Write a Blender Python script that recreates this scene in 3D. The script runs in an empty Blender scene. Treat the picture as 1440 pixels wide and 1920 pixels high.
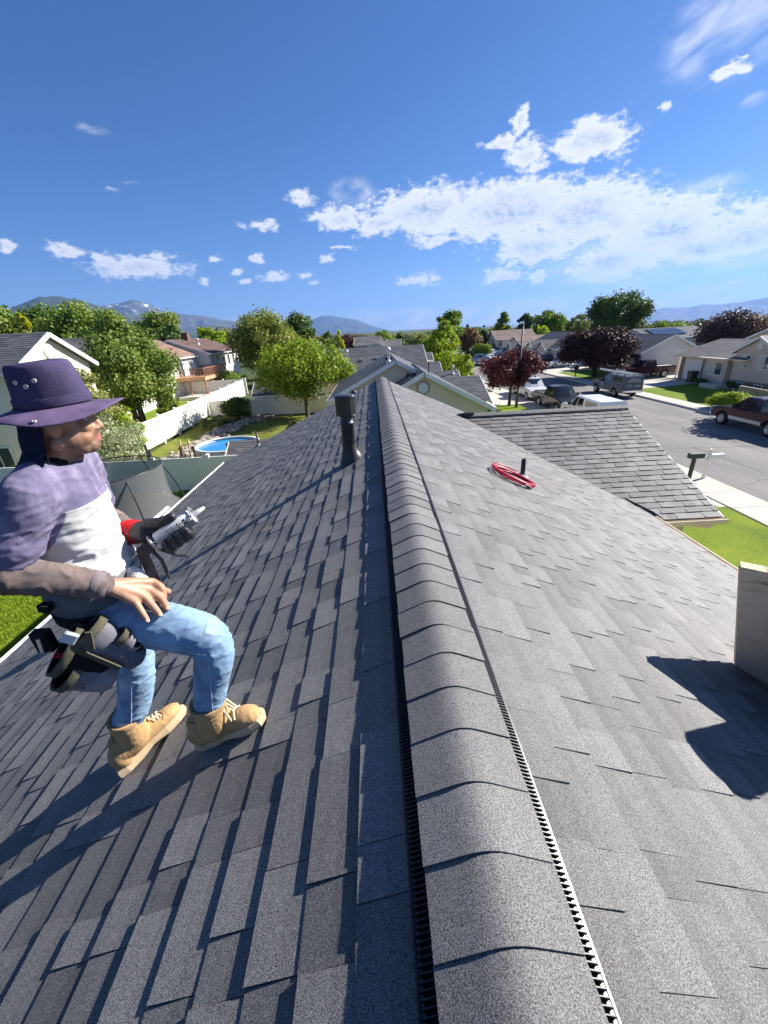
import bpy, bmesh, math, random
import numpy as np
from math import sin, cos, tan, pi, radians, sqrt, atan2, floor
from mathutils import Vector, Matrix, noise as mnoise

random.seed(7)
rng = np.random.default_rng(7)
SC = bpy.context.scene
COL = SC.collection

# ------------------------------------------------------------------ camera
G = 4.9                       # height of the ridge (meeting of the roof planes)
M = 0.45                      # roof slope
cam_data = bpy.data.cameras.new('camera')
cam = bpy.data.objects.new('camera', cam_data)
COL.objects.link(cam)
CAM = Vector((-0.232, 0.0, G + 1.285))


def _basis():
    p, ro, yaw = radians(24.16), radians(3.0), radians(-0.45)
    c, s = cos(p), sin(p)
    fw = np.array([0, c, -s]); up = np.array([0, s, c]); rt = np.array([1.0, 0, 0])
    r2 = rt * cos(ro) - up * sin(ro)
    u2 = up * cos(ro) + rt * sin(ro)
    K = np.array([[cos(yaw), -sin(yaw), 0], [sin(yaw), cos(yaw), 0], [0, 0, 1.0]])
    return K @ fw, K @ r2, K @ u2


FW, RT, UPV = _basis()
mw = Matrix.Identity(4)
for i in range(3):
    mw[i][0] = RT[i]; mw[i][1] = UPV[i]; mw[i][2] = -FW[i]; mw[i][3] = CAM[i]
cam.matrix_world = mw
cam_data.sensor_fit = 'VERTICAL'
cam_data.sensor_height = 24.0
cam_data.lens = 24.0 * 755.0 / 1920.0
cam_data.clip_start = 0.05
cam_data.clip_end = 60000.0
SC.camera = cam

# ------------------------------------------------------------------ sun, sky, exposure
SUN_EL, SUN_AZ = radians(32.0), radians(23.0)        # azimuth from +X towards +Y
SUNV = Vector((cos(SUN_EL) * cos(SUN_AZ), cos(SUN_EL) * sin(SUN_AZ), sin(SUN_EL)))
sd = bpy.data.lights.new('sun', 'SUN')
sun = bpy.data.objects.new('sun', sd)
COL.objects.link(sun)
sd.energy = 5.0
sd.angle = radians(0.5)
sd.color = (1.0, 0.955, 0.88)
sun.rotation_euler = SUNV.to_track_quat('Z', 'Y').to_euler()
sun.location = (20, 10, 60)

SC.view_settings.view_transform = 'Standard'
SC.view_settings.look = 'None'
SC.view_settings.gamma = 1.0
SC.view_settings.use_curve_mapping = False
SC.view_settings.exposure = 1.25
SC.render.engine = 'CYCLES'
SC.cycles.max_bounces = 6
SC.cycles.transparent_max_bounces = 12
SC.cycles.caustics_reflective = False
SC.cycles.caustics_refractive = False

world = bpy.data.worlds.new('World')
SC.world = world
world.use_nodes = True


class NT:
    """small helper for node graphs"""

    def __init__(self, tree):
        self.t = tree
        self.n = tree.nodes
        self.l = tree.links

    def new(self, kind, **kw):
        nd = self.n.new(kind)
        for k, v in kw.items():
            setattr(nd, k, v)
        return nd

    def put(self, sock, v):
        if isinstance(v, bpy.types.NodeSocket):
            self.l.new(v, sock)
        elif v is not None:
            if hasattr(sock.default_value, '__len__'):
                v = tuple(v)
                if len(v) == 3 and len(sock.default_value) == 4:
                    v = v + (1.0,)
            sock.default_value = v

    def math(self, op, a, b=None, c=None, clamp=False):
        nd = self.new('ShaderNodeMath', operation=op, use_clamp=clamp)
        self.put(nd.inputs[0], a)
        if b is not None: self.put(nd.inputs[1], b)
        if c is not None: self.put(nd.inputs[2], c)
        return nd.outputs[0]

    def vmath(self, op, a, b=None):
        nd = self.new('ShaderNodeVectorMath', operation=op)
        self.put(nd.inputs[0], a)
        if b is not None: self.put(nd.inputs[1], b)
        return nd.outputs[0]

    def noise(self, vec, scale, detail=3.0, rough=0.55, dist=0.0, col=False):
        nd = self.new('ShaderNodeTexNoise')
        self.put(nd.inputs['Vector'], vec)
        nd.inputs['Scale'].default_value = scale
        nd.inputs['Detail'].default_value = detail
        nd.inputs['Roughness'].default_value = rough
        nd.inputs['Distortion'].default_value = dist
        return nd.outputs['Color' if col else 'Fac']

    def ramp(self, f, stops):
        nd = self.new('ShaderNodeValToRGB')
        e = nd.color_ramp.elements
        while len(e) < len(stops): e.new(0.5)
        for el, (p, c) in zip(e, stops):
            el.position = p
            el.color = tuple(c) + ((1.0,) if len(c) == 3 else ())
        self.put(nd.inputs[0], f)
        return nd.outputs[0]

    def maprange(self, v, a, b, c=0.0, d=1.0, smooth=True):
        nd = self.new('ShaderNodeMapRange')
        nd.interpolation_type = 'SMOOTHSTEP' if smooth else 'LINEAR'
        self.put(nd.inputs[0], v)
        for i, x in enumerate((a, b, c, d)): self.put(nd.inputs[i + 1], x)
        return nd.outputs[0]

    def mix(self, f, a, b, mode='MIX'):
        nd = self.new('ShaderNodeMix', data_type='RGBA', blend_type=mode)
        self.put(nd.inputs[0], f); self.put(nd.inputs[6], a); self.put(nd.inputs[7], b)
        return nd.outputs[2]


def build_sky():
    T = NT(world.node_tree)
    T.n.clear()
    sky = T.new('ShaderNodeTexSky', sky_type='NISHITA')
    sky.sun_disc = False
    sky.sun_elevation = SUN_EL
    sky.sun_rotation = radians(90.0) - SUN_AZ
    sky.altitude = 1400.0
    sky.air_density = 1.0
    sky.dust_density = 0.9
    sky.ozone_density = 3.2
    bg = T.new('ShaderNodeBackground')
    hs = T.new('ShaderNodeHueSaturation')
    hs.inputs['Saturation'].default_value = 1.22
    T.put(hs.inputs['Color'], sky.outputs[0])
    T.put(bg.inputs[0], T.mix(1.0, hs.outputs[0], (0.63, 0.79, 1.00), 'MULTIPLY'))
    bg.inputs[1].default_value = 0.050
    # clouds by direction: azimuth from +Y, elevation, both in degrees
    tc = T.new('ShaderNodeTexCoord')
    v = T.vmath('NORMALIZE', tc.outputs['Generated'])
    sp = T.new('ShaderNodeSeparateXYZ'); T.put(sp.inputs[0], v)
    az = T.math('MULTIPLY', T.math('ARCTAN2', sp.outputs[0], sp.outputs[1]), 57.29578)
    el = T.math('MULTIPLY', T.math('ARCSINE', sp.outputs[2]), 57.29578)
    cb = T.new('ShaderNodeCombineXYZ')
    T.put(cb.inputs[0], az); T.put(cb.inputs[1], T.math('MULTIPLY', el, 1.7))
    P = cb.outputs[0]
    wob = T.noise(P, 0.55, 4.0, 0.6, col=True)
    wv = T.vmath('SUBTRACT', wob, (0.5, 0.5, 0.5))
    ws = T.new('ShaderNodeSeparateXYZ'); T.put(ws.inputs[0], wv)
    azw = T.math('ADD', az, T.math('MULTIPLY', ws.outputs[0], 2.4))
    elw = T.math('ADD', el, T.math('MULTIPLY', ws.outputs[1], 1.3))
    CL = [(-7.1,14.0,2.0,0.9),(-2.7,12.1,4.3,1.4),(7.2,12.3,8.0,2.8),(16.3,11.6,11.5,3.3),(24.6,10.4,8.9,3.5),(32.4,8.0,7.9,3.4),(39.0,6.7,4.6,2.5),(35.5,6.0,5.0,1.7),(43,5.6,4.5,1.6),(19.5,8.0,5.2,2.3),(28.0,5.7,5.7,1.9),(2.2,11.4,5.0,1.4),(8.5,9.4,3.8,0.7),(24.3,16.3,4.6,1.9),(17.8,16.1,2.7,1.5),(15.3,17.2,2.3,0.6),(18.8,14.9,2.3,0.6),(17.1,18.6,1.0,1.2),(-25.6,7.5,5.6,1.3),(-28.3,7.9,1.9,1.2),(-23.9,8.7,2.2,0.5),(-32.0,8.8,1.8,0.8),(-36.6,9.0,0.8,0.6),(-12.4,11.6,2.2,0.7),(-17.6,8.4,1.0,0.5),(-13.0,8.3,1.0,0.5),(-4.8,8.2,1.0,0.6),(-11.3,6.5,2.3,0.7),(-7.6,6.6,1.2,0.5),(-6.7,5.8,1.2,0.35),(-15.3,7.1,0.8,0.35),(-14.5,6.2,0.7,0.35),(-19.2,6.2,0.6,0.35),(6.2,5.5,3.1,0.8),(-2.7,9.2,1.5,0.25),(16.1,5.3,3.2,1.0),(20.4,4.9,1.3,0.7),(27.7,4.1,3.7,0.9),(39.1,2.8,1.0,0.4),(34.8,18.7,1.8,0.5),(30.3,17.6,0.5,0.4),
          # beyond the frame the same kind of sky goes on
          (52,9,9,3.0),(66,6,10,1.8),(-52,8,7,1.4),(-70,7,9,1.6),(95,8,9,2.0),(-110,8,10,1.8),(140,9,12,2.4),(180,7,12,1.6),(-150,10,10,2.2)]

    def env(lst, A, E):
        out = None
        for (a, e, wa, we) in lst:
            dx = T.math('MULTIPLY', T.math('SUBTRACT', A, a), 1.0 / wa)
            dy = T.math('MULTIPLY', T.math('SUBTRACT', E, e), 1.0 / we)
            s = T.math('MULTIPLY_ADD', dx, dx, T.math('MULTIPLY', dy, dy))
            s = T.math('SUBTRACT', 1.0, T.math('SQRT', s))
            k = min(1.0, 0.45 + 0.28 * we)                # small clouds stay thinner
            s = T.math('MULTIPLY', s, k)
            out = s if out is None else T.math('MAXIMUM', out, s)
        return out
    E0 = env(CL, azw, elw)

    def fbm(vec):
        n1 = T.noise(vec, 0.42, 9.0, 0.62, 0.25)
        n2 = T.noise(vec, 1.4, 8.0, 0.66)
        return T.math('ADD', T.math('MULTIPLY', n1, 0.62), T.math('MULTIPLY', n2, 0.50))
    nn = fbm(P)
    ns = fbm(T.vmath('ADD', P, (0.38, 0.42, 0.0)))             # a step towards the sun
    dens = T.math('ADD', E0, T.math('MULTIPLY', T.math('SUBTRACT', nn, 0.565), 2.2))
    mask = T.maprange(dens, -0.04, 0.42)
    lit = T.math('MULTIPLY_ADD', T.math('SUBTRACT', nn, ns), 6.5, 0.55, clamp=True)
    body = T.math('MULTIPLY', T.maprange(dens, 0.30, 1.15), T.maprange(E0, 0.12, 0.60))
    grey = T.math('MULTIPLY', body, T.math('SUBTRACT', 1.38, lit), clamp=True)
    ccol = T.mix(grey, (1.0, 1.0, 1.0), (0.42, 0.50, 0.62))
    bgc = T.new('ShaderNodeBackground'); T.put(bgc.inputs[0], ccol); bgc.inputs[1].default_value = 0.44
    m1 = T.math('MULTIPLY', mask, 0.97)
    # thin veils
    WI = [(33.8,21.0,5.5,3.6),(35.1,11.2,3.4,0.9),(-24.5,14.6,1.2,0.2),(-26.4,14.0,1.0,0.3),(-26.6,18.4,1.8,0.4),(37.1,4.5,7.5,1.1),(37.3,1.8,7.8,1.5),(20.1,2.2,10.5,1.0),(30.0,2.8,7.0,0.9),(6.5,2.2,4.0,0.6),(0.4,1.9,2.4,0.4),(36.9,16.3,1.6,0.6),(0.0,0.6,75.0,2.4),(13.9,0.7,12.9,0.7),(-1.3,14.4,3.4,1.6),(30,7,12,6),(48,16,8,3),(60,20,9,4)]
    tl = T.math('ADD', elw, T.math('MULTIPLY', azw, -0.14))
    cw = T.new('ShaderNodeCombineXYZ')
    T.put(cw.inputs[0], T.math('MULTIPLY', az, 0.42)); T.put(cw.inputs[1], T.math('ADD', T.math('MULTIPLY', el, 0.95), T.math('MULTIPLY', az, -0.22)))
    nw = T.noise(cw.outputs[0], 0.6, 6.0, 0.52, 0.5)
    EW = T.math('MAXIMUM', env(WI, azw, elw), 0.0)
    wm = T.math('MULTIPLY', T.maprange(EW, 0.0, 0.55), T.maprange(nw, 0.25, 0.80))
    wm = T.math('MULTIPLY', wm, 0.72)
    tot = T.math('MAXIMUM', m1, wm)
    up = T.maprange(el, -0.8, 0.3)
    tot = T.math('MULTIPLY', tot, up)
    ms = T.new('ShaderNodeMixShader')
    T.put(ms.inputs[0], tot); T.l.new(bg.outputs[0], ms.inputs[1]); T.l.new(bgc.outputs[0], ms.inputs[2])
    out = T.new('ShaderNodeOutputWorld')
    T.l.new(ms.outputs[0], out.inputs[0])


build_sky()

# ------------------------------------------------------------------ helpers


def tag(o, label=None, cat=None, group=None, kind=None):
    if label: o['label'] = label
    if cat: o['category'] = cat
    if group: o['group'] = group
    if kind: o['kind'] = kind
    return o


def thing(name, label, cat, loc=(0, 0, 0), rotz=0.0, group=None):
    o = bpy.data.objects.new(name, None)
    COL.objects.link(o)
    o.location = loc
    o.rotation_euler = (0, 0, rotz)
    o.empty_display_size = 0.3
    return tag(o, label, cat, group)


def copy_tree(o, parent=None):
    c = o.copy()
    COL.objects.link(c)
    if parent is not None:
        c.parent = parent
    for ch in list(o.children):
        copy_tree(ch, c)
    return c


class MB:
    """collects polygons, links them as one mesh object"""

    def __init__(self):
        self.v = []; self.f = []; self.mi = []; self.tone = []; self.sm = []
        self.cm = 0; self.ct = 0.0; self.cs = False
        self.X = None

    def add(self, vs, fs):
        b = len(self.v)
        if self.X is not None:
            vs = [self.X @ Vector(p) for p in vs]
        self.v += [tuple(p) for p in vs]
        for f in fs:
            self.f.append(tuple(b + i for i in f)); self.mi.append(self.cm); self.tone.append(self.ct); self.sm.append(self.cs)

    def box(self, x0, x1, y0, y1, z0, z1):
        vs = [(x0, y0, z0), (x1, y0, z0), (x1, y1, z0), (x0, y1, z0), (x0, y0, z1), (x1, y0, z1), (x1, y1, z1), (x0, y1, z1)]
        self.add(vs, [(3, 2, 1, 0), (4, 5, 6, 7), (0, 1, 5, 4), (1, 2, 6, 5), (2, 3, 7, 6), (3, 0, 4, 7)])

    def bbox(self, x0, x1, y0, y1, z0, z1, b=0.01):
        """box with chamfered vertical and top edges"""
        pr = [(x0 + b, y0), (x1 - b, y0), (x1, y0 + b), (x1, y1 - b), (x1 - b, y1), (x0 + b, y1), (x0, y1 - b), (x0, y0 + b)]
        cx, cy = (x0 + x1) / 2, (y0 + y1) / 2
        top = [(x + (b if x < cx else -b) * 0.8, y + (b if y < cy else -b) * 0.8) for x, y in pr]
        vs = [(x, y, z0) for x, y in pr] + [(x, y, z1 - b) for x, y in pr] + [(x, y, z1) for x, y in top]
        fs = [tuple(reversed(range(8))), tuple(range(16, 24))]
        for i in range(8):
            j = (i + 1) % 8
            fs += [(i, j, 8 + j, 8 + i), (8 + i, 8 + j, 16 + j, 16 + i)]
        self.add(vs, fs)

    def beam(self, a, b, w, h, up=(0, 0, 1)):
        a = Vector(a); b = Vector(b); d = (b - a).normalized(); u = Vector(up)
        s = d.cross(u)
        if s.length < 1e-5: s = d.cross(Vector((1, 0, 0)))
        s.normalize(); u = s.cross(d).normalized()
        vs = []
        for p in (a, b):
            for (i, j) in ((-1, -1), (1, -1), (1, 1), (-1, 1)):
                vs.append(p + s * (i * w / 2) + u * (j * h / 2))
        self.add(vs, [(0, 1, 2, 3), (7, 6, 5, 4), (0, 4, 5, 1), (1, 5, 6, 2), (2, 6, 7, 3), (3, 7, 4, 0)])

    def tube(self, pts, rad, n=8, cap=True, smooth=True):
        pts = [Vector(p) for p in pts]
        if not hasattr(rad, '__len__'): rad = [rad] * len(pts)
        vs = []; fs = []
        t0 = (pts[1] - pts[0]).normalized()
        ref = Vector((0, 0, 1)) if abs(t0.z) < 0.9 else Vector((1, 0, 0))
        s = t0.cross(ref).normalized()
        for i, p in enumerate(pts):
            t = (pts[min(i + 1, len(pts) - 1)] - pts[max(i - 1, 0)]).normalized()
            s = (s - t * s.dot(t))
            if s.length < 1e-6: s = t.cross(Vector((0.3, 0.5, 0.8)))
            s.normalize()
            u = t.cross(s)
            for k in range(n):
                a = 2 * pi * k / n
                vs.append(p + (s * cos(a) + u * sin(a)) * rad[i])
        for i in range(len(pts) - 1):
            for k in range(n):
                k2 = (k + 1) % n
                fs.append((i * n + k, i * n + k2, (i + 1) * n + k2, (i + 1) * n + k))
        old = self.cs; self.cs = smooth
        self.add(vs, fs)
        self.cs = False
        if cap:
            self.add(vs[:n], [tuple(reversed(range(n)))]); self.add(vs[-n:], [tuple(range(n))])
        self.cs = old

    def lathe(self, prof, n=24, origin=(0, 0, 0), axis=None, smooth=True, cap=True):
        """prof: (r, z) pairs"""
        o = Vector(origin)
        if axis is not None:
            q = Vector(axis).normalized().to_track_quat('Z', 'Y').to_matrix()
        vs = []
        for r, z in prof:
            for k in range(n):
                a = 2 * pi * k / n
                p = Vector((r * cos(a), r * sin(a), z))
                if axis is not None: p = q @ p
                vs.append(o + p)
        fs = []
        m = len(prof)
        for i in range(m - 1):
            for k in range(n):
                k2 = (k + 1) % n
                fs.append((i * n + k, i * n + k2, (i + 1) * n + k2, (i + 1) * n + k))
        old = self.cs; self.cs = smooth
        self.add(vs, fs)
        self.cs = False
        if cap and prof[0][0] > 1e-6: self.add(vs[:n], [tuple(reversed(range(n)))])
        if cap and prof[-1][0] > 1e-6: self.add(vs[-n:], [tuple(range(n))])
        self.cs = old

    def prism(self, poly, d, close=True):
        """poly: list of 3-D points, extruded by vector d"""
        n = len(poly); d = Vector(d)
        vs = [Vector(p) for p in poly] + [Vector(p) + d for p in poly]
        fs = [tuple(reversed(range(n))), tuple(range(n, 2 * n))]
        for i in range(n):
            j = (i + 1) % n
            fs.append((i, j, n + j, n + i))
        self.add(vs, fs)

    def quad(self, a, b, c, d):
        self.add([a, b, c, d], [(0, 1, 2, 3)])

    def mesh(self, name, mats):
        me = bpy.data.meshes.new(name)
        me.from_pydata(self.v, [], self.f)
        if not isinstance(mats, (list, tuple)): mats = [mats]
        for m in mats: me.materials.append(m)
        me.polygons.foreach_set('material_index', self.mi)
        me.polygons.foreach_set('use_smooth', self.sm)
        if any(t != 0.0 for t in self.tone):
            at = me.attributes.new('tone', 'FLOAT', 'FACE')
            at.data.foreach_set('value', self.tone)
        me.update()
        return me

    def build(self, name, mats, parent=None, fix=True):
        me = self.mesh(name, mats)
        if fix:
            bm = bmesh.new(); bm.from_mesh(me)
            bmesh.ops.recalc_face_normals(bm, faces=bm.faces)
            bm.to_mesh(me); bm.free()
        return obj(name, me, parent)


def obj(name, me, parent=None):
    o = bpy.data.objects.new(name, me)
    COL.objects.link(o)
    if parent is not None: o.parent = parent
    return o


# ------------------------------------------------------------------ materials
MATS = {}


def pbr(name, col, rough=0.6, var=0.12, scale=6.0, metal=0.0, spec=0.4, bump=0.0, bscale=40.0, coord='Object', tone=0.0, dirt=None, aniso=(1, 1, 1), coat=0.0, sub=None):
    if name in MATS: return MATS[name]
    m = bpy.data.materials.new(name); m.use_nodes = True
    T = NT(m.node_tree)
    b = T.n['Principled BSDF']
    b.inputs['Roughness'].default_value = rough
    b.inputs['Metallic'].default_value = metal
    b.inputs['Specular IOR Level'].default_value = spec
    if coat: b.inputs['Coat Weight'].default_value = coat; b.inputs['Coat Roughness'].default_value = 0.08
    if coord == 'World':
        vec = T.new('ShaderNodeNewGeometry').outputs['Position']
    else:
        vec = T.new('ShaderNodeTexCoord').outputs['Object']
    if aniso != (1, 1, 1): vec = T.vmath('MULTIPLY', vec, aniso)
    n = T.noise(vec, scale, 5.0, 0.6)
    c1 = tuple(max(0.0, c * (1 - var)) for c in col); c2 = tuple(min(1.0, c * (1 + var)) for c in col)
    c = T.ramp(n, [(0.3, c1), (0.7, c2)])
    if dirt:
        dn = T.maprange(T.noise(vec, dirt[1], 6.0, 0.65), dirt[2], dirt[3])
        c = T.mix(dn, c, dirt[0])
    if tone:
        at = T.new('ShaderNodeAttribute', attribute_name='tone')
        k = T.math('MULTIPLY_ADD', at.outputs['Fac'], tone, 1.0)
        cm = T.new('ShaderNodeCombineXYZ')
        for i in range(3): T.put(cm.inputs[i], k)
        c = T.mix(1.0, c, cm.outputs[0], 'MULTIPLY')
    T.put(b.inputs['Base Color'], c)
    if bump:
        bp = T.new('ShaderNodeBump'); bp.inputs['Strength'].default_value = bump
        bp.inputs['Distance'].default_value = 0.01
        T.put(bp.inputs['Height'], T.noise(vec, bscale, 4.0, 0.6))
        T.l.new(bp.outputs[0], b.inputs['Normal'])
    MATS[name] = m
    return m


def glass_mat(name='window_glass', col=(0.05, 0.07, 0.08), rough=0.04):
    if name in MATS: return MATS[name]
    m = pbr(name, col, rough, 0.25, 1.5, spec=0.9)
    return m


def shingle_mat(name, col, speck=0.55, gs=150.0, tone=1.0, spec=0.42):
    m = bpy.data.materials.new(name); m.use_nodes = True
    T = NT(m.node_tree)
    b = T.n['Principled BSDF']
    b.inputs['Roughness'].default_value = 0.66
    b.inputs['Specular IOR Level'].default_value = spec
    pos = T.new('ShaderNodeNewGeometry').outputs['Position']
    at = T.new('ShaderNodeAttribute', attribute_name='tone').outputs['Fac']
    big = T.noise(pos, 1.3, 4.0, 0.6)
    mid = T.noise(pos, 22.0, 3.0, 0.6)
    fine = T.noise(pos, gs, 3.0, 0.75)
    vor = T.new('ShaderNodeTexVoronoi'); vor.inputs['Scale'].default_value = gs * 1.7
    T.put(vor.inputs['Vector'], pos)
    vs = T.new('ShaderNodeSeparateColor'); T.put(vs.inputs[0], vor.outputs['Color'])
    gr = T.math('ADD', T.maprange(fine, 0.36, 0.64, -1.0, 1.0), T.math('MULTIPLY', T.math('SUBTRACT', vs.outputs[0], 0.5), 1.1))
    k = T.math('MULTIPLY_ADD', gr, speck, 1.0)
    k = T.math('MULTIPLY', k, T.math('MULTIPLY_ADD', T.math('SUBTRACT', mid, 0.5), 0.35, 1.0))
    k = T.math('MULTIPLY', k, T.math('MULTIPLY_ADD', T.math('SUBTRACT', big, 0.5), 0.30, 1.0))
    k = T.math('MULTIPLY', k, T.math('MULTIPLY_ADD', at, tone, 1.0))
    k = T.math('MAXIMUM', k, 0.08)
    hue = T.mix(vs.outputs[1], (col[0] * 0.94, col[1] * 0.98, col[2] * 1.10), (col[0] * 1.08, col[1] * 1.02, col[2] * 0.92))
    cm = T.new('ShaderNodeCombineXYZ')
    for i in range(3): T.put(cm.inputs[i], k)
    T.put(b.inputs['Base Color'], T.mix(1.0, hue, cm.outputs[0], 'MULTIPLY'))
    bp = T.new('ShaderNodeBump'); bp.inputs['Strength'].default_value = 0.5; bp.inputs['Distance'].default_value = 0.004
    T.put(bp.inputs['Height'], T.math('ADD', fine, T.math('MULTIPLY', vs.outputs[0], 0.4)))
    T.l.new(bp.outputs[0], b.inputs['Normal'])
    MATS[name] = m
    return m


def leaf_mat(name, col, col2, trans=0.35, rough=0.55):
    if name in MATS: return MATS[name]
    m = bpy.data.materials.new(name); m.use_nodes = True
    T = NT(m.node_tree)
    b = T.n['Principled BSDF']
    b.inputs['Roughness'].default_value = rough
    b.inputs['Specular IOR Level'].default_value = 0.22
    at = T.new('ShaderNodeAttribute', attribute_name='tone').outputs['Fac']
    c = T.ramp(at, [(0.0, col), (1.0, col2)])
    T.put(b.inputs['Base Color'], c)
    tr = T.new('ShaderNodeBsdfTranslucent')
    T.put(tr.inputs[0], T.mix(1.0, c, (1.1, 1.15, 0.6), 'MULTIPLY'))
    ms = T.new('ShaderNodeMixShader'); ms.inputs[0].default_value = trans
    T.l.new(b.outputs[0], ms.inputs[1]); T.l.new(tr.outputs[0], ms.inputs[2])
    T.l.new(ms.outputs[0], T.n['Material Output'].inputs[0])
    MATS[name] = m
    return m
# ------------------------------------------------------------------ terrain, mountains, street
def smooth(a, b, x):
    t = np.clip((np.asarray(x, float) - a) / (b - a), 0, 1)
    return t * t * (3 - 2 * t)


def hterr(x, y):
    x = np.asarray(x, float); y = np.asarray(y, float)
    z = np.zeros_like(x + y)
    z = z - 0.30 * smooth(6, 12, x) - 0.25 * smooth(13.0, 14.2, x)
    z = z + 0.25 * smooth(24.2, 26.0, x) + 0.20 * smooth(26, 33, x)
    z = z + 0.45 * smooth(26, 44, y) * smooth(-7, -14, x) * smooth(110, 70, y)
    r = np.sqrt(x * x + y * y)
    z = z - 0.9 * smooth(110, 320, r)
    z = z - 150.0 * smooth(0.12, 0.75, x / (r + 1e-6)) * smooth(250, 6000, r)
    z = z + 40.0 * smooth(-0.1, -0.5, x / (r + 1e-6)) * smooth(900, 4500, r)
    return z


def axis_coords(near, far, n_near, n_far):
    a = np.linspace(-near, near, n_near)
    b = near * (far / near) ** (np.arange(1, n_far + 1) / n_far)
    return np.concatenate([-b[::-1], a, b])


def make_ground():
    xs = axis_coords(48, 26000, 97, 26); ys = axis_coords(48, 26000, 25, 26)
    xx, yy = np.meshgrid(xs, ys, indexing='ij')
    zz = hterr(xx, yy) - 0.02
    nx, ny = xx.shape
    V = np.stack([xx, yy, zz], -1).reshape(-1, 3)
    idx = np.arange(nx * ny).reshape(nx, ny)
    F = np.stack([idx[:-1, :-1], idx[1:, :-1], idx[1:, 1:], idx[:-1, 1:]], -1).reshape(-1, 4)
    me = bpy.data.meshes.new('ground'); me.from_pydata(V.tolist(), [], F.tolist())
    for p in me.polygons: p.use_smooth = True
    m = bpy.data.materials.new('ground_soil'); m.use_nodes = True
    T = NT(m.node_tree); b = T.n['Principled BSDF']; b.inputs['Roughness'].default_value = 0.95
    b.inputs['Specular IOR Level'].default_value = 0.15
    pos = T.new('ShaderNodeNewGeometry').outputs['Position']
    n1 = T.noise(pos, 0.05, 6.0, 0.65); n2 = T.noise(pos, 2.5, 4.0, 0.6); n3 = T.noise(pos, 0.004, 6.0, 0.6)
    c = T.ramp(n1, [(0.3, (0.045, 0.075, 0.022)), (0.55, (0.075, 0.10, 0.035)), (0.75, (0.17, 0.14, 0.09))])
    c = T.mix(T.maprange(n3, 0.45, 0.6), c, (0.16, 0.15, 0.10))
    c = T.mix(T.math('MULTIPLY', n2, 0.5), c, (0.05, 0.06, 0.025))
    T.put(b.inputs['Base Color'], c)
    me.materials.append(m)
    tag(obj('ground', me), 'green suburban ground running out to the valley', kind='structure')


make_ground()


def mountain(name, pts, dist, base_el, depth, label, mats, seed, rough=1.0, nv=44):
    """ridge outline as (azimuth deg, elevation deg) seen from the house, built as a solid range"""
    pts = np.array(pts)
    az = np.linspace(pts[0, 0], pts[-1, 0], 180)
    el = np.interp(az, pts[:, 0], pts[:, 1])
    # soften
    rows = []
    for j in range(-nv // 3, nv + 1):
        t = j / nv                                     # 0 crest, 1 foot near us, <0 behind
        row = []
        for i, a in enumerate(az):
            ar = radians(a)
            d = dist - t * depth
            hc = dist * tan(radians(el[i])); hb = dist * tan(radians(base_el)) - 30
            prof = (1 - abs(t) ** 0.82) if t >= 0 else (1 - abs(t) * 1.6)
            h = hb + (hc - hb) * max(prof, -0.05)
            if t > 0:
                sc = dist / 14.0
                q = Vector((a * dist * 0.0175 / sc, t * depth / sc, seed))
                rid = 1 - abs(mnoise.noise(q * 1.3)) * 2
                rid += 0.5 * (1 - abs(mnoise.noise(q * 2.9 + Vector((3, 1, 7)))) * 2) + 0.25 * mnoise.noise(q * 6.1)
                h += (hc - hb) * 0.16 * rough * (rid - 0.9) * min(1, t * 5) * (1 - t * 0.6)
            else:
                h += (hc - hb) * 0.02 * mnoise.noise(Vector((a * 2.2, j, seed)))
            row.append((d * sin(ar), d * cos(ar), h + CAM.z))
        rows.append(row)
    V = [p for r in rows for p in r]; n = len(az); F = []
    for j in range(len(rows) - 1):
        for i in range(n - 1):
            F.append((j * n + i, j * n + i + 1, (j + 1) * n + i + 1, (j + 1) * n + i))
    me = bpy.data.meshes.new(name); me.from_pydata(V, [], F)
    for p in me.polygons: p.use_smooth = True
    me.materials.append(mats)
    return tag(obj(name, me), label, kind='structure')


def rock_mat(name, lo, hi, snow_z):
    m = bpy.data.materials.new(name); m.use_nodes = True
    T = NT(m.node_tree); b = T.n['Principled BSDF']; b.inputs['Roughness'].default_value = 0.95
    b.inputs['Specular IOR Level'].default_value = 0.1
    pos = T.new('ShaderNodeNewGeometry').outputs['Position']
    n = T.noise(pos, 0.004, 7.0, 0.65)
    n2 = T.noise(pos, 0.0012, 5.0, 0.6)
    c = T.ramp(n, [(0.32, lo), (0.52, tuple((a + b2) / 2 for a, b2 in zip(lo, hi))), (0.72, hi)])
    if snow_z:
        sp = T.new('ShaderNodeSeparateXYZ'); T.put(sp.inputs[0], pos)
        s = T.math('ADD', sp.outputs[2], T.math('MULTIPLY', T.math('SUBTRACT', n2, 0.5), 900.0))
        s = T.math('ADD', s, T.math('MULTIPLY', T.math('SUBTRACT', n, 0.5), 700.0))
        c = T.mix(T.maprange(s, snow_z, snow_z + 40), c, (0.85, 0.87, 0.9))
    T.put(b.inputs['Base Color'], c)
    return m


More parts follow.
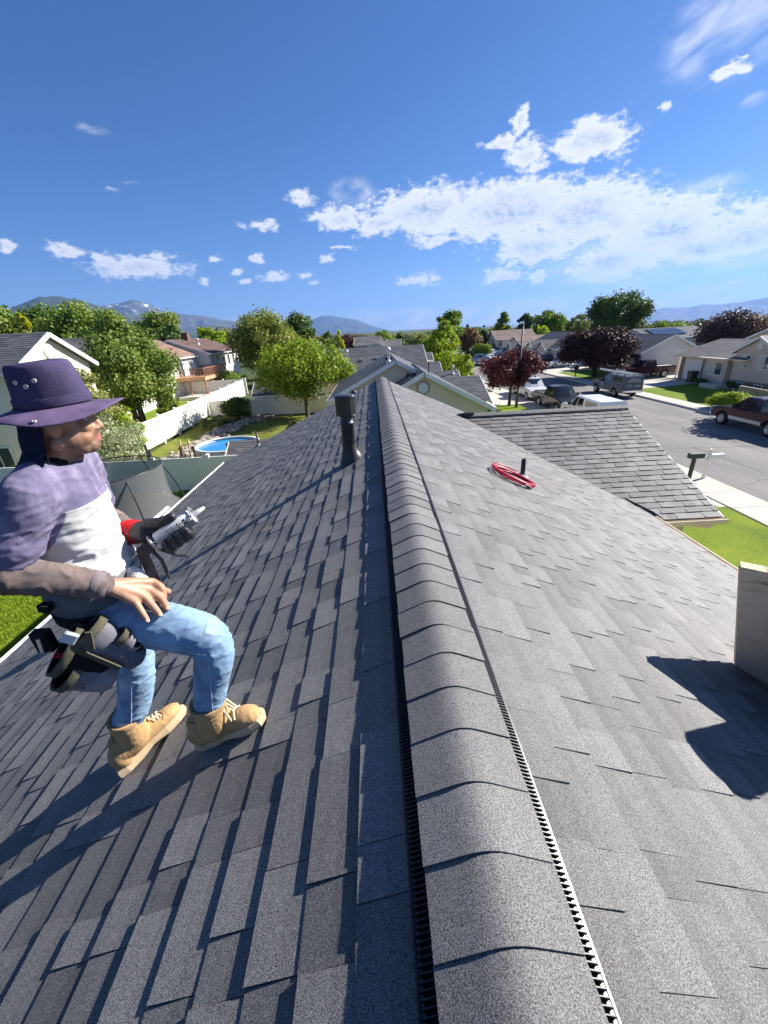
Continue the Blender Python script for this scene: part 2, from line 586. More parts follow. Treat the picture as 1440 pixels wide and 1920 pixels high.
forest = rock_mat('mountain_forest', (0.022, 0.040, 0.020), (0.075, 0.085, 0.055), 0)
snowy = rock_mat('mountain_snow', (0.040, 0.055, 0.045), (0.13, 0.13, 0.12), 800)
dry = rock_mat('mountain_dry', (0.07, 0.075, 0.05), (0.20, 0.18, 0.13), 0)
mountain('mountain', [(-62, 1.2), (-52, 2.6), (-45, 2.4), (-40.5, 2.9), (-38.75, 3.47), (-36.91, 4.15), (-35.45, 4.76), (-33.69, 4.85), (-31.96, 4.5), (-30.45, 3.9), (-28.5, 3.2), (-26, 2.2), (-23, 1.3), (-20, 0.6)], 6500, 0.2, 3000,
         'green forested mountain at the left behind the trees', forest, 2.0)
mountain('mountain', [(-36, 2.5), (-32, 3.4), (-30.0, 3.95), (-28.94, 4.09), (-27.9, 4.3), (-27.06, 4.50), (-26.4, 4.35), (-25.1, 3.81), (-24.2, 3.3), (-23.09, 3.0), (-21.5, 2.8), (-20.27, 2.69), (-18.85, 2.36), (-16.78, 1.99), (-13.1, 1.24), (-10, 0.7), (-7, 0.2)], 10500, 0.0, 4200,
         'blue mountain with snow patches on its peak', snowy, 5.0, 1.1)
mountain('mountain', [(-14, 0.7), (-11, 1.1), (-9.15, 1.31), (-7.42, 1.72), (-6.5, 2.05), (-5.89, 2.18), (-4.8, 2.05), (-3.69, 1.86), (-1.68, 1.46), (0.33, 0.62), (3.05, -0.1), (5, -0.4)], 15000, -0.5, 3800,
         'blue pyramid shaped mountain above the neighbouring roofs', forest, 9.0)
mountain('mountain', [(18, -0.8), (23.33, -0.35), (25.61, -0.1), (28.96, -0.2), (31.71, 0.29), (33.34, 0.85), (35.72, 0.74), (37.02, 0.96), (38.14, 0.82), (40.0, 0.95), (41.91, 1.2), (45, 1.5), (52, 1.4), (60, 0.8), (70, 0.2)], 17000, -0.85, 3000,
         'long pale blue mountain range across the valley', dry, 13.0, 0.8)

# haze: one box of even air round everything
hz = MB(); hz.box(-24000, 24000, -9000, 24000, -420, 1500)
hm = bpy.data.materials.new('haze_air'); hm.use_nodes = True
T = NT(hm.node_tree); T.n.remove(T.n['Principled BSDF'])
pv = T.new('ShaderNodeVolumePrincipled')
pv.inputs['Color'].default_value = (0.27, 0.48, 1.0, 1)
pv.inputs['Density'].default_value = 5.5e-5
pv.inputs['Anisotropy'].default_value = 0.2
T.l.new(pv.outputs[0], T.n['Material Output'].inputs['Volume'])
hz_o = tag(hz.build('haze', hm), 'thin blue haze over the valley', kind='stuff')

# ---- street
asphalt = pbr('asphalt', (0.20, 0.188, 0.180), 0.9, 0.22, 0.35, bump=0.25, bscale=60, coord='World', spec=0.25, aniso=(2.2, 0.35, 1), dirt=((0.27, 0.25, 0.235), 0.8, 0.52, 0.75))
concrete = pbr('concrete', (0.56, 0.52, 0.45), 0.9, 0.10, 1.2, bump=0.15, bscale=30, coord='World', spec=0.2, dirt=((0.33, 0.31, 0.28), 1.6, 0.55, 0.8))
curb_m = pbr('curb_concrete', (0.52, 0.46, 0.42), 0.9, 0.12, 1.5, bump=0.15, bscale=30, coord='World', spec=0.2)


def sheet(name, x0, x1, y0, y1, z, mat, label, nx=1, ny=1, zf=None):
    mb = MB()
    for i in range(nx):
        for j in range(ny):
            xa, xb = x0 + (x1 - x0) * i / nx, x0 + (x1 - x0) * (i + 1) / nx
            ya, yb = y0 + (y1 - y0) * j / ny, y0 + (y1 - y0) * (j + 1) / ny
            q = [(xa, ya), (xb, ya), (xb, yb), (xa, yb)]
            mb.quad(*[(x, y, (float(zf(x, y)) if zf else 0) + z) for x, y in q])
    return tag(mb.build(name, mat), label, kind='structure')


sheet('road', 14.35, 23.75, -25, 140, -0.40, asphalt, 'grey asphalt street with faint cracks and tyre marks')
cr = MB()
crack_m = pbr('asphalt_crack', (0.05, 0.05, 0.052), 0.95, 0.2, 3)
for (x, y, dx, dy) in ((15.0, 15.5, 6.0, 1.6), (15.5, 21, 7.5, -0.8), (19.5, 24, 0.3, 12), (17.0, 26, 6.5, 1.4), (16.8, 12, 0.2, 9), (21.4, 29, 0.2, 9)):
    p = Vector((x, y, -0.396)); n = 16
    pts = []
    for i in range(n + 1):
        t = i / n
        pts.append(Vector((x + dx * t + random.uniform(-.12, .12), y + dy * t + random.uniform(-.12, .12), -0.396)))
    for a, b in zip(pts, pts[1:]):
        d = (b - a).normalized(); s = Vector((-d.y, d.x, 0)) * random.uniform(0.008, 0.018)
        cr.quad(a - s, b - s, b + s, a + s)
tag(cr.build('road_crack', crack_m), 'thin dark cracks in the asphalt street', kind='stuff')
ASPH_ROADEDGE = 14.35
for (xa, xb, nm, lab) in ((13.95, 14.35, 'curb', 'pale concrete kerb strip along the near edge of the street'), (23.75, 24.1, 'curb', 'concrete kerb along the far edge of the street')):
    mb = MB()
    if xa < 20:
        prof = [(xa, -0.6), (xa, -0.262), (xa + 0.14, -0.27), (xa + 0.2, -0.36), (xb, -0.392), (xb, -0.6)]
    else:
        prof = [(xa, -0.6), (xa, -0.392), (xa + 0.1, -0.385), (xa + 0.14, -0.27), (xb, -0.262), (xb, -0.6)]
    mb.prism([(x, -25, z) for x, z in prof], (0, 165, 0))
    tag(mb.build(nm, curb_m), lab, kind='structure')


def walk(x0, x1, y0, y1, lab):
    base = MB(); base.box(x0, x1, y0, y1, -0.6, -0.285)
    root = tag(base.build('sidewalk', curb_m), lab, kind='structure')
    mats = [concrete]
    n = int((y1 - y0) / 1.5)
    me = []
    for k in range(3):
        mb = MB(); mb.ct = (-0.06, 0.0, 0.05)[k]; mb.bbox(x0 + 0.01, x1 - 0.01, 0.008, 1.492, -0.30, -0.255, 0.008); me.append(mb.mesh('paving_slab', concrete))
    for i in range(n):
        o = obj('paving_slab', me[random.randrange(3)], root); o.location = (0, y0 + i * 1.5, random.uniform(-0.004, 0.004))
    return root


walk(12.45, 13.95, 1, 76, 'pale concrete sidewalk beside the near lawns')
walk(24.1, 25.35, 16, 106, 'pale concrete sidewalk across the street')
# ------------------------------------------------------------------ the roof under our feet
ALPHA = math.atan(M); CA, SA = cos(ALPHA), sin(ALPHA)
HW, YN, YF = 5.10, -3.0, 12.70          # half width, near and far end of the roof
SL = HW / CA
EXPO = 0.1685                           # course exposure along the slope
SH = shingle_mat('charcoal_shingle', (0.151, 0.147, 0.143), 0.68, 290.0)
CAPM = SH
house = thing('house', 'tan house with charcoal shingled gable roof filling the foreground', 'house')
stucco = pbr('tan_stucco', (0.62, 0.52, 0.39), 0.9, 0.05, 3, bump=0.2, bscale=60, coord='World', spec=0.2)
white_trim = pbr('white_trim', (0.80, 0.79, 0.76), 0.5, 0.04, 3)
cream_trim = pbr('cream_gutter', (0.72, 0.62, 0.47), 0.45, 0.06, 3)
black_metal = pbr('black_pipe_paint', (0.035, 0.036, 0.038), 0.42, 0.15, 8, spec=0.5)
vent_black = pbr('black_vent_plastic', (0.025, 0.026, 0.028), 0.4, 0.2, 20)
rail_sunlit = pbr('ridge_vent_sunlit', (0.05, 0.051, 0.053), 0.33, 0.2, 20, spec=0.8)  # paler, glossier copy of the vent plastic for the sunlit strip


def slope_pt(side, s, y, n):
    return Vector((side * (s * CA + n * SA), y, G - s * SA + n * CA))


def px(P):
    d = np.array([P[0] - CAM.x, P[1] - CAM.y, P[2] - CAM.z]); w = d @ FW
    if w < 0.08: return None
    return (720 + 755 * (d @ RT) / w, 960 - 755 * (d @ UPV) / w)


def area_px(pts):
    q = [px(p) for p in pts]
    if any(a is None for a in q): return 0.0
    cx = sum(a[0] for a in q) / len(q); cy = sum(a[1] for a in q) / len(q)
    if not (-40 < cx < 1480 and 300 < cy < 1960): return 0.0
    s = 0
    for i in range(len(q)):
        a, b = q[i], q[(i + 1) % len(q)]
        s += a[0] * b[1] - a[1] * b[0]
    return abs(s) / 2


# deck
mb = MB()
for side in (-1, 1):
    a = [slope_pt(side, 0, YN, -0.012), slope_pt(side, SL, YN, -0.012), slope_pt(side, SL, YF, -0.012), slope_pt(side, 0, YF, -0.012)]
    b = [p - Vector((0, 0, 0.16)) for p in a]
    mb.add(a + b, [(0, 1, 2, 3), (7, 6, 5, 4), (0, 4, 5, 1), (1, 5, 6, 2), (2, 6, 7, 3), (3, 7, 4, 0)])
mb.build('roof_deck', SH, house)

# shingle tabs: every tab is a wedge with its butt proud of the course below
TABS = []
rs = random.Random(11)


def tab_geo(w, L, t, skew=0.0):
    """local: x along the ridge 0..w, y down the slope 0..L (butt at L), z off the deck"""
    tu = 0.0015
    Lm = L - EXPO * 0.56
    tm = tu + (t - tu) * Lm / L
    v = [(0, 0, tu), (w, 0, tu), (w + skew, L, t), (skew, L, t), (skew, L, 0.0), (w + skew, L, 0.0), (0, 0, 0), (w, 0, 0), (0, Lm, tm), (w, Lm, tm)]
    f = [(0, 1, 9, 8), (8, 9, 2, 3), (3, 2, 5, 4), (0, 8, 3, 4, 6), (1, 7, 5, 2, 9)]
    return v, f


for side in (-1, 1):
    ncourse = int(SL / EXPO) + 1
    for c in range(ncourse):
        s1 = SL + 0.02 - c * EXPO                 # butt position measured from the ridge
        s0 = s1 - EXPO - 0.035
        if s1 < 0.10: break
        s0 = max(s0, 0.02)
        y = YN + rs.uniform(-0.3, 0)
        raised = rs.random() < 0.5
        while y < YF:
            w = rs.choice((0.13, 0.17, 0.21, 0.25, 0.30, 0.36)) * rs.uniform(0.9, 1.1)
            raised = (not raised) if rs.random() < 0.75 else raised
            y1 = min(y + w, YF)
            if y1 - y > 0.05:
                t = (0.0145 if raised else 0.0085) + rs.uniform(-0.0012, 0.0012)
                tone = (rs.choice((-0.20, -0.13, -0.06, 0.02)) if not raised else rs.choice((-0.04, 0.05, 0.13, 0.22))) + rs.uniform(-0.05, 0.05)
                TABS.append((side, s0, s1, max(y, YN), y1 - 0.0025, t, tone, rs.uniform(-0.004, 0.004)))
            y = y1
# pick the ones that show largest as single objects
sc_l = []
for i, (side, s0, s1, y0, y1, t, tone, jit) in enumerate(TABS):
    sa = max(s0, s1 - EXPO)
    sc_l.append((area_px([slope_pt(side, sa, y0, t), slope_pt(side, s1, y0, t), slope_pt(side, s1, y1, t), slope_pt(side, sa, y1, t)]), i))
sc_l.sort(reverse=True)
single = set(i for a, i in sc_l[:230])
mass = MB()
for i, (side, s0, s1, y0, y1, t, tone, jit) in enumerate(TABS):
    v, f = tab_geo(y1 - y0, s1 - s0 + jit, t)
    tu = 0.0 if i in single else 0.0
    if i in single:
        mb = MB(); mb.ct = tone if tone else 0.01
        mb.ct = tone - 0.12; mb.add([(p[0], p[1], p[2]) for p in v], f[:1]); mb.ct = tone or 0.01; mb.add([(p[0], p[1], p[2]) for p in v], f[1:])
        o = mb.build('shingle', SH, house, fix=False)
        # local x = along ridge (+Y), y = down slope, z = normal
        yv = Vector((side * CA, 0, -SA)); zv = Vector((side * SA, 0, CA)); xv = Vector((0, 1, 0))
        base = slope_pt(side, s0, y0, 0)
        mt = Matrix.Identity(4)
        for r in range(3):
            mt[r][0] = xv[r]; mt[r][1] = yv[r]; mt[r][2] = zv[r]; mt[r][3] = base[r]
        o.matrix_world = mt
    else:
        mass.ct = tone if tone else 0.01
        if area_px([slope_pt(side, s1, y0, t), slope_pt(side, s1, y1, t), slope_pt(side, s0, y1, t)]) == 0.0 and s1 > 1.2 and y0 < 0:
            pass
        vv = [slope_pt(side, s0 + p[1], y0 + p[0], p[2]) for p in v]
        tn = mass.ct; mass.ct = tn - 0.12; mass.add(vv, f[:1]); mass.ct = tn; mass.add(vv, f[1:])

# ---- garage wing: ridge runs towards the street
GR_Y, GR_Z, GM, GX0, GX1, GHW = 11.0, G - 0.90, 0.38, 1.9, 6.56, 3.92
GA = math.atan(GM); gca, gsa = cos(GA), sin(GA)


def gar_pt(x, s, n, back=False):
    return Vector((x, GR_Y - (s * gca + n * gsa) * (-1 if back else 1), GR_Z - s * gsa + n * gca))


gsl = GHW / gca
mb = MB()
for back in (False, True):
    a = [gar_pt(GX0, 0, -0.012, back), gar_pt(GX1, 0, -0.012, back), gar_pt(GX1, gsl, -0.012, back), gar_pt(GX0, gsl, -0.012, back)]
    b = [p - Vector((0, 0, 0.15)) for p in a]
    mb.add(a + b, [(0, 1, 2, 3), (7, 6, 5, 4), (0, 4, 5, 1), (1, 5, 6, 2), (2, 6, 7, 3), (3, 7, 4, 0)])
mb.build('garage_roof_deck', SH, house)
GT = []
for c in range(int(gsl / EXPO) + 1):
    s1 = gsl + 0.02 - c * EXPO
    if s1 < 0.06: break
    s0 = max(s1 - EXPO - 0.03, 0.0)
    x = GX0 - rs.uniform(0, 0.3); raised = False
    while x < GX1:
        w = rs.choice((0.17, 0.22, 0.27, 0.33)) * rs.uniform(0.92, 1.08)
        raised = not raised
        x1 = min(x + w, GX1)
        zc = GR_Z - s1 * gsa
        if x1 - x > 0.05 and zc + 0.05 > G - M * x1:
            t = (0.019 if raised else 0.012)
            GT.append((s0, s1, x, x1 - 0.003, t, rs.choice((-0.3, -0.2, -0.08, 0.04, 0.2)) + rs.uniform(-0.05, 0.05)))
        x = x1
gs_l = sorted(((area_px([gar_pt(g[2], g[0], 0), gar_pt(g[3], g[0], 0), gar_pt(g[3], g[1], 0), gar_pt(g[2], g[1], 0)]), i) for i, g in enumerate(GT)), reverse=True)
gsing = set(i for a, i in gs_l[:68])
for i, (s0, s1, x0, x1, t, tone) in enumerate(GT):
    vs = [gar_pt(x0, s0, 0.0015), gar_pt(x1, s0, 0.0015), gar_pt(x1, s1, t), gar_pt(x0, s1, t), gar_pt(x0, s1, 0), gar_pt(x1, s1, 0), gar_pt(x0, s0, 0), gar_pt(x1, s0, 0)]
    fs = [(0, 3, 2, 1), (3, 4, 5, 2), (0, 6, 4, 3), (1, 2, 5, 7)]
    if i in gsing:
        o0 = vs[0].copy()
        mb = MB(); mb.ct = tone; mb.add([p - o0 for p in vs], fs)
        o = mb.build('shingle', SH, house, fix=False); o.location = o0
    else:
        mass.ct = tone; mass.add(vs, fs)
mo = mass.build('shingles', SH, house, fix=False); mo['kind'] = 'stuff'

# ---- ridge cap shingles: one bent piece each, lapped towards us
def cap_profile(hw, lift, crown, n=14, slope=M):
    """section over the vent: rounded in the middle, straight wings"""
    out = []
    for i in range(n + 1):
        x = -hw + 2 * hw * i / n
        r = 0.105
        ax = abs(x)
        z_w = -slope * ax + lift
        if ax < r:
            zr_ = -slope * r + lift
            z = zr_ + (slope * r / 2) * (1 - (ax / r) ** 2) + crown * (0.5 + 0.5 * cos(pi * ax / r)) * 0.2
        else:
            z = z_w
        out.append((x, z))
    return out


cap_meshes = []
for k in range(4):
    mb = MB(); mb.cs = True
    L = EXPO * 1.28
    pr = cap_profile(0.172, 0.052, 0.06)
    n = len(pr)
    vs = []
    th = 0.003
    skew = (0.004, -0.003, 0.002, -0.005)[k]
    for (yy, dz) in ((0.0, th), (L, -0.004)):
        for (x, z) in pr: vs.append((x, yy + skew * x * 3, z + dz + 0.004))
    for (x, z) in pr: vs.append((x, 0.0 + skew * x * 3, z + 0.002))
    fs = []
    for i in range(n - 1):
        fs.append((i, i + 1, n + i + 1, n + i))
    mb.ct = (-0.08, 0.05, -0.02, 0.12)[k]
    mb.add(vs, fs)
    mb.cs = False
    mb.add(vs, [(2 * n + i, 2 * n + i + 1, i + 1, i) for i in range(n - 1)] + [(0, n, 2 * n), (n - 1, 3 * n - 1, 2 * n - 1)])
    cap_meshes.append(mb.mesh('ridge_cap', SH))
ny = int((YF + 0.6) / EXPO)
for i in range(-17, ny):
    o = obj('ridge_cap', cap_meshes[rs.randrange(4)], house)
    o.location = (rs.uniform(-0.004, 0.004), 0.052 + i * 0.148 * (EXPO / 0.1685) * 1.2, G)
    o.rotation_euler = (0, 0, rs.uniform(-0.012, 0.012))
    if o.location.y > YF - 0.2: o.location.z = -50; bpy.data.objects.remove(o); break

# ---- ridge vent under the caps: a corrugated plastic strip each side with toothed outer rail
for side in (-1, 1):
    mb = MB()
    x_in, x_out = 0.150, 0.196
    pitch = 0.0130
    nn = int((YF + 2.95) / pitch)
    for i in range(nn):
        y = -2.95 + i * pitch
        near = y < 6.0
        # fin running under the cap
        b0 = slope_pt(side, x_in / CA, y, 0.018); 
        mb.beam(slope_pt(side, (x_in - 0.03) / CA, y, 0.030), slope_pt(side, x_out / CA - 0.006, y, 0.026), 0.0024, 0.020, up=(side * SA, 0, CA))
        if near:
            # rounded tooth on the rail
            c0 = slope_pt(side, (x_out - 0.002) / CA, y + pitch * 0.5, 0.016)
            u = Vector((0, 1, 0)); d = Vector((side * CA, 0, -SA)); nrm = Vector((side * SA, 0, CA))
            ring = []
            for k in range(6):
                a = pi + pi * k / 5
                ring.append(c0 + u * (0.0049 * cos(a)) + d * (0.0115 * sin(a)))
            top = [p + nrm * 0.011 for p in ring]
            mb.add(ring + top, [tuple(range(6, 12))] + [(k, k + 1, 7 + k, 6 + k) for k in range(5)])
    mb.add([slope_pt(side, x_out / CA, -2.95, 0.028), slope_pt(side, (x_out + 0.006) / CA, -2.95, 0.0282), slope_pt(side, (x_out + 0.006) / CA, YF, 0.0282), slope_pt(side, x_out / CA, YF, 0.028)], [(0, 1, 2, 3)])
    mb.add([slope_pt(side, (x_out + 0.006) / CA, -2.95, 0.0282), slope_pt(side, (x_out + 0.009) / CA, -2.95, 0.0), slope_pt(side, (x_out + 0.009) / CA, YF, 0.0), slope_pt(side, (x_out + 0.006) / CA, YF, 0.0282)], [(0, 1, 2, 3)])
    mb.add([slope_pt(side, (x_in - 0.02) / CA, -2.95, 0.012), slope_pt(side, x_out / CA, -2.95, 0.010), slope_pt(side, x_out / CA, YF, 0.010), slope_pt(side, (x_in - 0.02) / CA, YF, 0.012)], [(0, 1, 2, 3)])
    mb.build('ridge_vent', rail_sunlit if side > 0 else vent_black, house, fix=False)  # same plastic: sunlight put into the right strip's colour, shade into the left's

# garage ridge caps + strip of vent
gcap = MB(); gcap.cs = True
pr = cap_profile(0.16, 0.045, 0.05, 10, GM)
n = len(pr); vs = []
for (yy, dz) in ((0.0, 0.010), (EXPO * 1.3, -0.004)):
    for (x, z) in pr: vs.append((-yy, x, z + dz))
for (x, z) in pr: vs.append((0, x, z + 0.001))
gcap.add(vs, [(i, i + 1, n + i + 1, n + i) for i in range(n - 1)]); gcap.cs = False
gcap.add(vs, [(2 * n + i, 2 * n + i + 1, i + 1, i) for i in range(n - 1)])
gme = gcap.mesh('ridge_cap', SH)
k = 0
while GX1 - k * EXPO > 2.15:
    o = obj('ridge_cap', gme, house); o.location = (GX1 + 0.02 - k * EXPO, GR_Y, GR_Z); k += 1
mb = MB()
for back in (False, True):
    mb.add([gar_pt(2.1, 0.12, 0.035, back), gar_pt(GX1 + 0.01, 0.12, 0.035, back), gar_pt(GX1 + 0.01, 0.19, 0.030, back), gar_pt(2.1, 0.19, 0.030, back), gar_pt(2.1, 0.195, 0.0, back), gar_pt(GX1 + 0.01, 0.195, 0.0, back)], [(0, 1, 2, 3), (3, 2, 5, 4)])
mb.build('ridge_vent', vent_black, house, fix=False)
# end flap where the garage ridge meets the main roof
mb = MB(); mb.cs = True
mb.tube([(1.95, GR_Y - 0.10, GR_Z + 0.005), (2.15, GR_Y - 0.09, GR_Z + 0.02), (2.4, GR_Y - 0.08, GR_Z + 0.03)], [0.05, 0.07, 0.05], 8)
mb.build('ridge_end_plug', vent_black, house)

# ---- walls, fascia, gutters
mb = MB()
wl = HW - 0.45
mb.add([(-wl, YN + .4, 0), (wl, YN + .4, 0), (wl, YF - .4, 0), (-wl, YF - .4, 0), (-wl, YN + .4, G - M * wl - .17), (wl, YN + .4, G - M * wl - .17), (wl, YF - .4, G - M * wl - .17), (-wl, YF - .4, G - M * wl - .17), (0, YN + .4, G - .2), (0, YF - .4, G - .2)],
       [(0, 1, 5, 8, 4), (1, 2, 6, 5), (3, 7, 9, 6, 2), (0, 4, 7, 3)])
mb.build('wall', stucco, house)
mb = MB()
gx = GX1 - 0.4; gy0 = GR_Y - GHW + 0.4; gy1 = GR_Y + GHW - 0.4; gz = GR_Z - GM * (GHW - 0.4) - 0.17
mb.add([(4.7, gy0, -.3), (gx, gy0, -.3), (gx, gy1, -.3), (4.7, gy1, -.3), (4.7, gy0, gz), (gx, gy0, gz), (gx, gy1, gz), (4.7, gy1, gz), (gx, GR_Y, GR_Z - 0.2)],
       [(0, 1, 5, 4), (1, 2, 6, 8, 5), (3, 7, 6, 2)])
mb.build('garage_wall', stucco, house)
mb = MB()
# left gutter: an open trough
def gutter(mb, a, b, out, up=Vector((0, 0, 1)), w=0.11, h=0.095, t=0.006):
    a, b, out = Vector(a), Vector(b), Vector(out)
    pr = [(0, 0), (0, -h), (w * 0.75, -h), (w, -h * 0.35), (w, 0.012), (w - 0.02, 0.012), (w - 0.02, 0.0), (w - t - 0.01, -h * 0.3), (w * 0.72, -h + t), (t, -h + t), (t, 0)]
    n = len(pr)
    vs = [a + out * x + up * z for x, z in pr] + [b + out * x + up * z for x, z in pr]
    mb.add(vs, [(i, (i + 1) % n, n + (i + 1) % n, n + i) for i in range(n)])
    mb.add(vs[:n], [tuple(range(n))]); mb.add(vs[n:], [tuple(range(n))])


ez = G - M * HW
gutter(mb, (-HW - .012, YN, ez - 0.03), (-HW - .012, YF - 0.05, ez - 0.03), (-1, 0, 0))
mb.build('gutter', white_trim, house)
mb = MB(); gutter(mb, (HW + .012, YN, ez - 0.03), (HW + .012, GR_Y - GHW + 0.02, ez - 0.03), (1, 0, 0)); mb.build('gutter', cream_trim, house)
ge = gar_pt(GX0, gsl, 0)
mb = MB(); gutter(mb, (HW - 0.05, ge.y - .012, ge.z - 0.03), (GX1 + 0.03, ge.y - .012, ge.z - 0.03), (0, -1, 0)); mb.build('gutter', cream_trim, house)
mb = MB()
for side in (-1, 1):
    mb.beam(slope_pt(side, 0.03, YF + 0.012, -0.10), slope_pt(side, SL, YF + 0.012, -0.10), 0.022, 0.17, up=(0, 0, 1))
mb.beam((-HW - 0.004, YN, ez - .11), (-HW - 0.004, YF, ez - .11), 0.02, 0.15)
mb.beam(gar_pt(GX1 + 0.012, 0.02, -0.10), gar_pt(GX1 + 0.012, gsl, -0.10), 0.022, 0.17)
mb.build('fascia', white_trim, house)
# downspout at the garage corner
mb = MB()
q0 = Vector((GX1 - 0.33, ge.y - 0.07, ge.z - 0.12))
mb.tube([q0 + Vector((0.12, 0, 0)), q0 + Vector((0.05, 0.02, -0.07)), q0 + Vector((-0.28, 0.30, -0.12)), q0 + Vector((-0.36, 0.34, -0.22)), q0 + Vector((-0.36, 0.34, -2.3))], 0.042, 10)
mb.build('downspout', cream_trim, house)
# white downspout elbow lying at the left gutter
mb = MB()
mb.beam((-HW - 0.20, 7.6, ez + 0.0), (-HW - 0.16, 8.9, ez + 0.03), 0.05, 0.05)
mb.tube([(-HW - 0.16, 7.45, ez - 0.01), (-HW - 0.3, 7.5, ez - 0.04), (-HW - 0.38, 7.7, ez - 0.2)], 0.05, 8)
mb.build('gutter_bracket', white_trim, house)
# dark valley metal where the garage meets the eave
mb = MB()
mb.tube([(4.75, 7.9, G - 0.45 * 4.75 + 0.03), (5.0, 7.55, G - 0.45 * 5.0 + 0.035), (5.25, 7.25, G - 0.45 * 5.25 + 0.05), (5.32, 7.02, G - 0.45 * 5.32 + 0.03)], [0.02, 0.035, 0.03, 0.015], 8)
mb.build('valley_flashing', vent_black, house)

# ---- flue pipe with cap on the left slope
fx, fy = -0.60, 5.13
fz = G + M * fx
fl = thing('flue_pipe', None, None)
fl.parent = house
fl.location = (fx, fy, fz); fl.scale = (1.12, 1.12, 1.0)
fl['label'] = 'black metal flue pipe with vented round cap'
mb = MB(); mb.lathe([(0.073, -0.1), (0.073, 0.50), (0.080, 0.505), (0.080, 0.53), (0.073, 0.535), (0.072, 0.60)], 24)
mb.build('pipe', black_metal, fl)
mb = MB(); mb.cs = True
# tall flashing cone, sheared to the slope
n = 28; vs = []
for (r, h) in ((0.20, 0.012), (0.185, 0.02), (0.105, 0.19), (0.080, 0.235), (0.078, 0.25)):
    for k in range(n):
        a = 2 * pi * k / n
        f = max(0, 1 - h / 0.25)
        ox = 0.012 * f
        x, y = r * cos(a) * (0.78 if r > 0.1 else 1) , r * sin(a) * (0.66 if r > 0.1 else 1)
        vs.append((x + ox, y, h + M * x * f * 1.0))
mb.add(vs, [(i * n + k, i * n + (k + 1) % n, (i + 1) * n + (k + 1) % n, (i + 1) * n + k) for i in range(4) for k in range(n)])
mb.build('flashing', black_metal, fl)
cap = MB(); cap.lathe([(0.0, 0.865), (0.118, 0.86), (0.124, 0.853), (0.124, 0.842), (0.0, 0.838)], 28)
cap.lathe([(0.105, 0.622), (0.118, 0.618), (0.124, 0.628), (0.0, 0.634)], 28)
for k in range(12):                      # louvre panels round the cap
    a = 2 * pi * k / 12
    a2 = a + 2 * pi / 12 * 0.97
    p = [(0.122 * cos(a), 0.122 * sin(a)), (0.122 * cos(a2), 0.122 * sin(a2)), (0.100 * cos(a2), 0.100 * sin(a2)), (0.106 * cos(a), 0.106 * sin(a))]
    cap.prism([(x, y, 0.63) for x, y in p], (0, 0, 0.212))
cap.build('vent_cap', pbr('black_cap_paint', (0.028, 0.029, 0.031), 0.3, 0.2, 10, spec=0.55), fl)
# second small pipe right behind
mb = MB(); mb.lathe([(0.03, -0.05), (0.03, 0.44), (0.05, 0.44), (0.055, 0.50), (0.0, 0.52)], 14, origin=(-0.05, 3.0, -0.03))
mb.build('vent_stub', pbr('brown_vent_paint', (0.05, 0.03, 0.025), 0.5), fl)

# ---- plumbing stack on the right slope
pxx, pyy = 2.02, 5.95; pzz = G - M * pxx
ps = thing('plumbing_stack', None, None); ps.parent = house; ps.location = (pxx, pyy, pzz)
ps['label'] = 'short black plumbing pipe with grey boot beside the red hose'
mb = MB(); mb.lathe([(0.036, -0.03), (0.036, 0.29), (0.030, 0.292), (0.028, 0.24)], 18); mb.build('pipe', vent_black, ps)
mb = MB()
axis = Vector((M, 0, 1)).normalized()
mb.lathe([(0.10, 0.015), (0.085, 0.022), (0.05, 0.05), (0.038, 0.075)], 20, axis=axis)
mb.build('boot', pbr('grey_boot_rubber', (0.30, 0.29, 0.28), 0.6, 0.15, 15), ps)
# small stack on the left slope near the far eave
lp = thing('plumbing_stack', None, None); lp.parent = house; lp.location = (-3.9, 12.3, G - M * 3.9)
lp['label'] = 'thin dark vent pipe near the far left eave'
mb = MB(); mb.lathe([(0.03, -0.05), (0.03, 0.42), (0.0, 0.425)], 10); mb.build('pipe', vent_black, lp)
mb = MB(); mb.lathe([(0.09, 0.01), (0.05, 0.05), (0.032, 0.08)], 12, axis=Vector((-M, 0, 1))); mb.build('boot', MATS['grey_boot_rubber'], lp)

# ---- loose coil of red air hose
mb = MB(); mb.cs = True
pts = []
hr = random.Random(3)
cx, cy = 1.70, 5.42
N = 420
ph = [hr.uniform(0, 6.28) for _ in range(8)]
for i in range(N):
    t = i / N
    a = 2 * pi * 8 * t
    wv = 0.035 * sin(a * 0.37 + ph[0]) + 0.03 * sin(a * 0.61 + ph[1])
    kf = 0.80 + 0.13 * sin(a * 0.29 + ph[7]) + 0.10 * sin(a * 0.53 + ph[2]); rx, ry = (0.30 + wv + 0.03 * sin(a * 0.113 + ph[2])) * kf, (0.41 + wv * 1.2 + 0.04 * sin(a * 0.17 + ph[3])) * (0.5 + 0.5 * kf)
    # long axis runs down the slope and towards us
    u, v = rx * cos(a), ry * sin(a)
    x = cx + u * 0.50 + v * 0.62; y = cy + u * 0.72 - v * 0.42
    x += 0.02 * sin(a * 0.23 + ph[4]); y += 0.02 * sin(a * 0.29 + ph[5])
    z = G - M * x + 0.032 + 0.018 * (1 + sin(a * 0.41 + ph[6])) + 0.035 * t
    pts.append((x, y, z))
mb.tube(pts, 0.0092, 7)
red_hose = pbr('red_rubber_hose', (0.50, 0.012, 0.04), 0.35, 0.2, 12, spec=0.5)
tag(mb.build('air_hose', red_hose), 'coil of red rubber air hose lying on the right roof slope', 'hose')

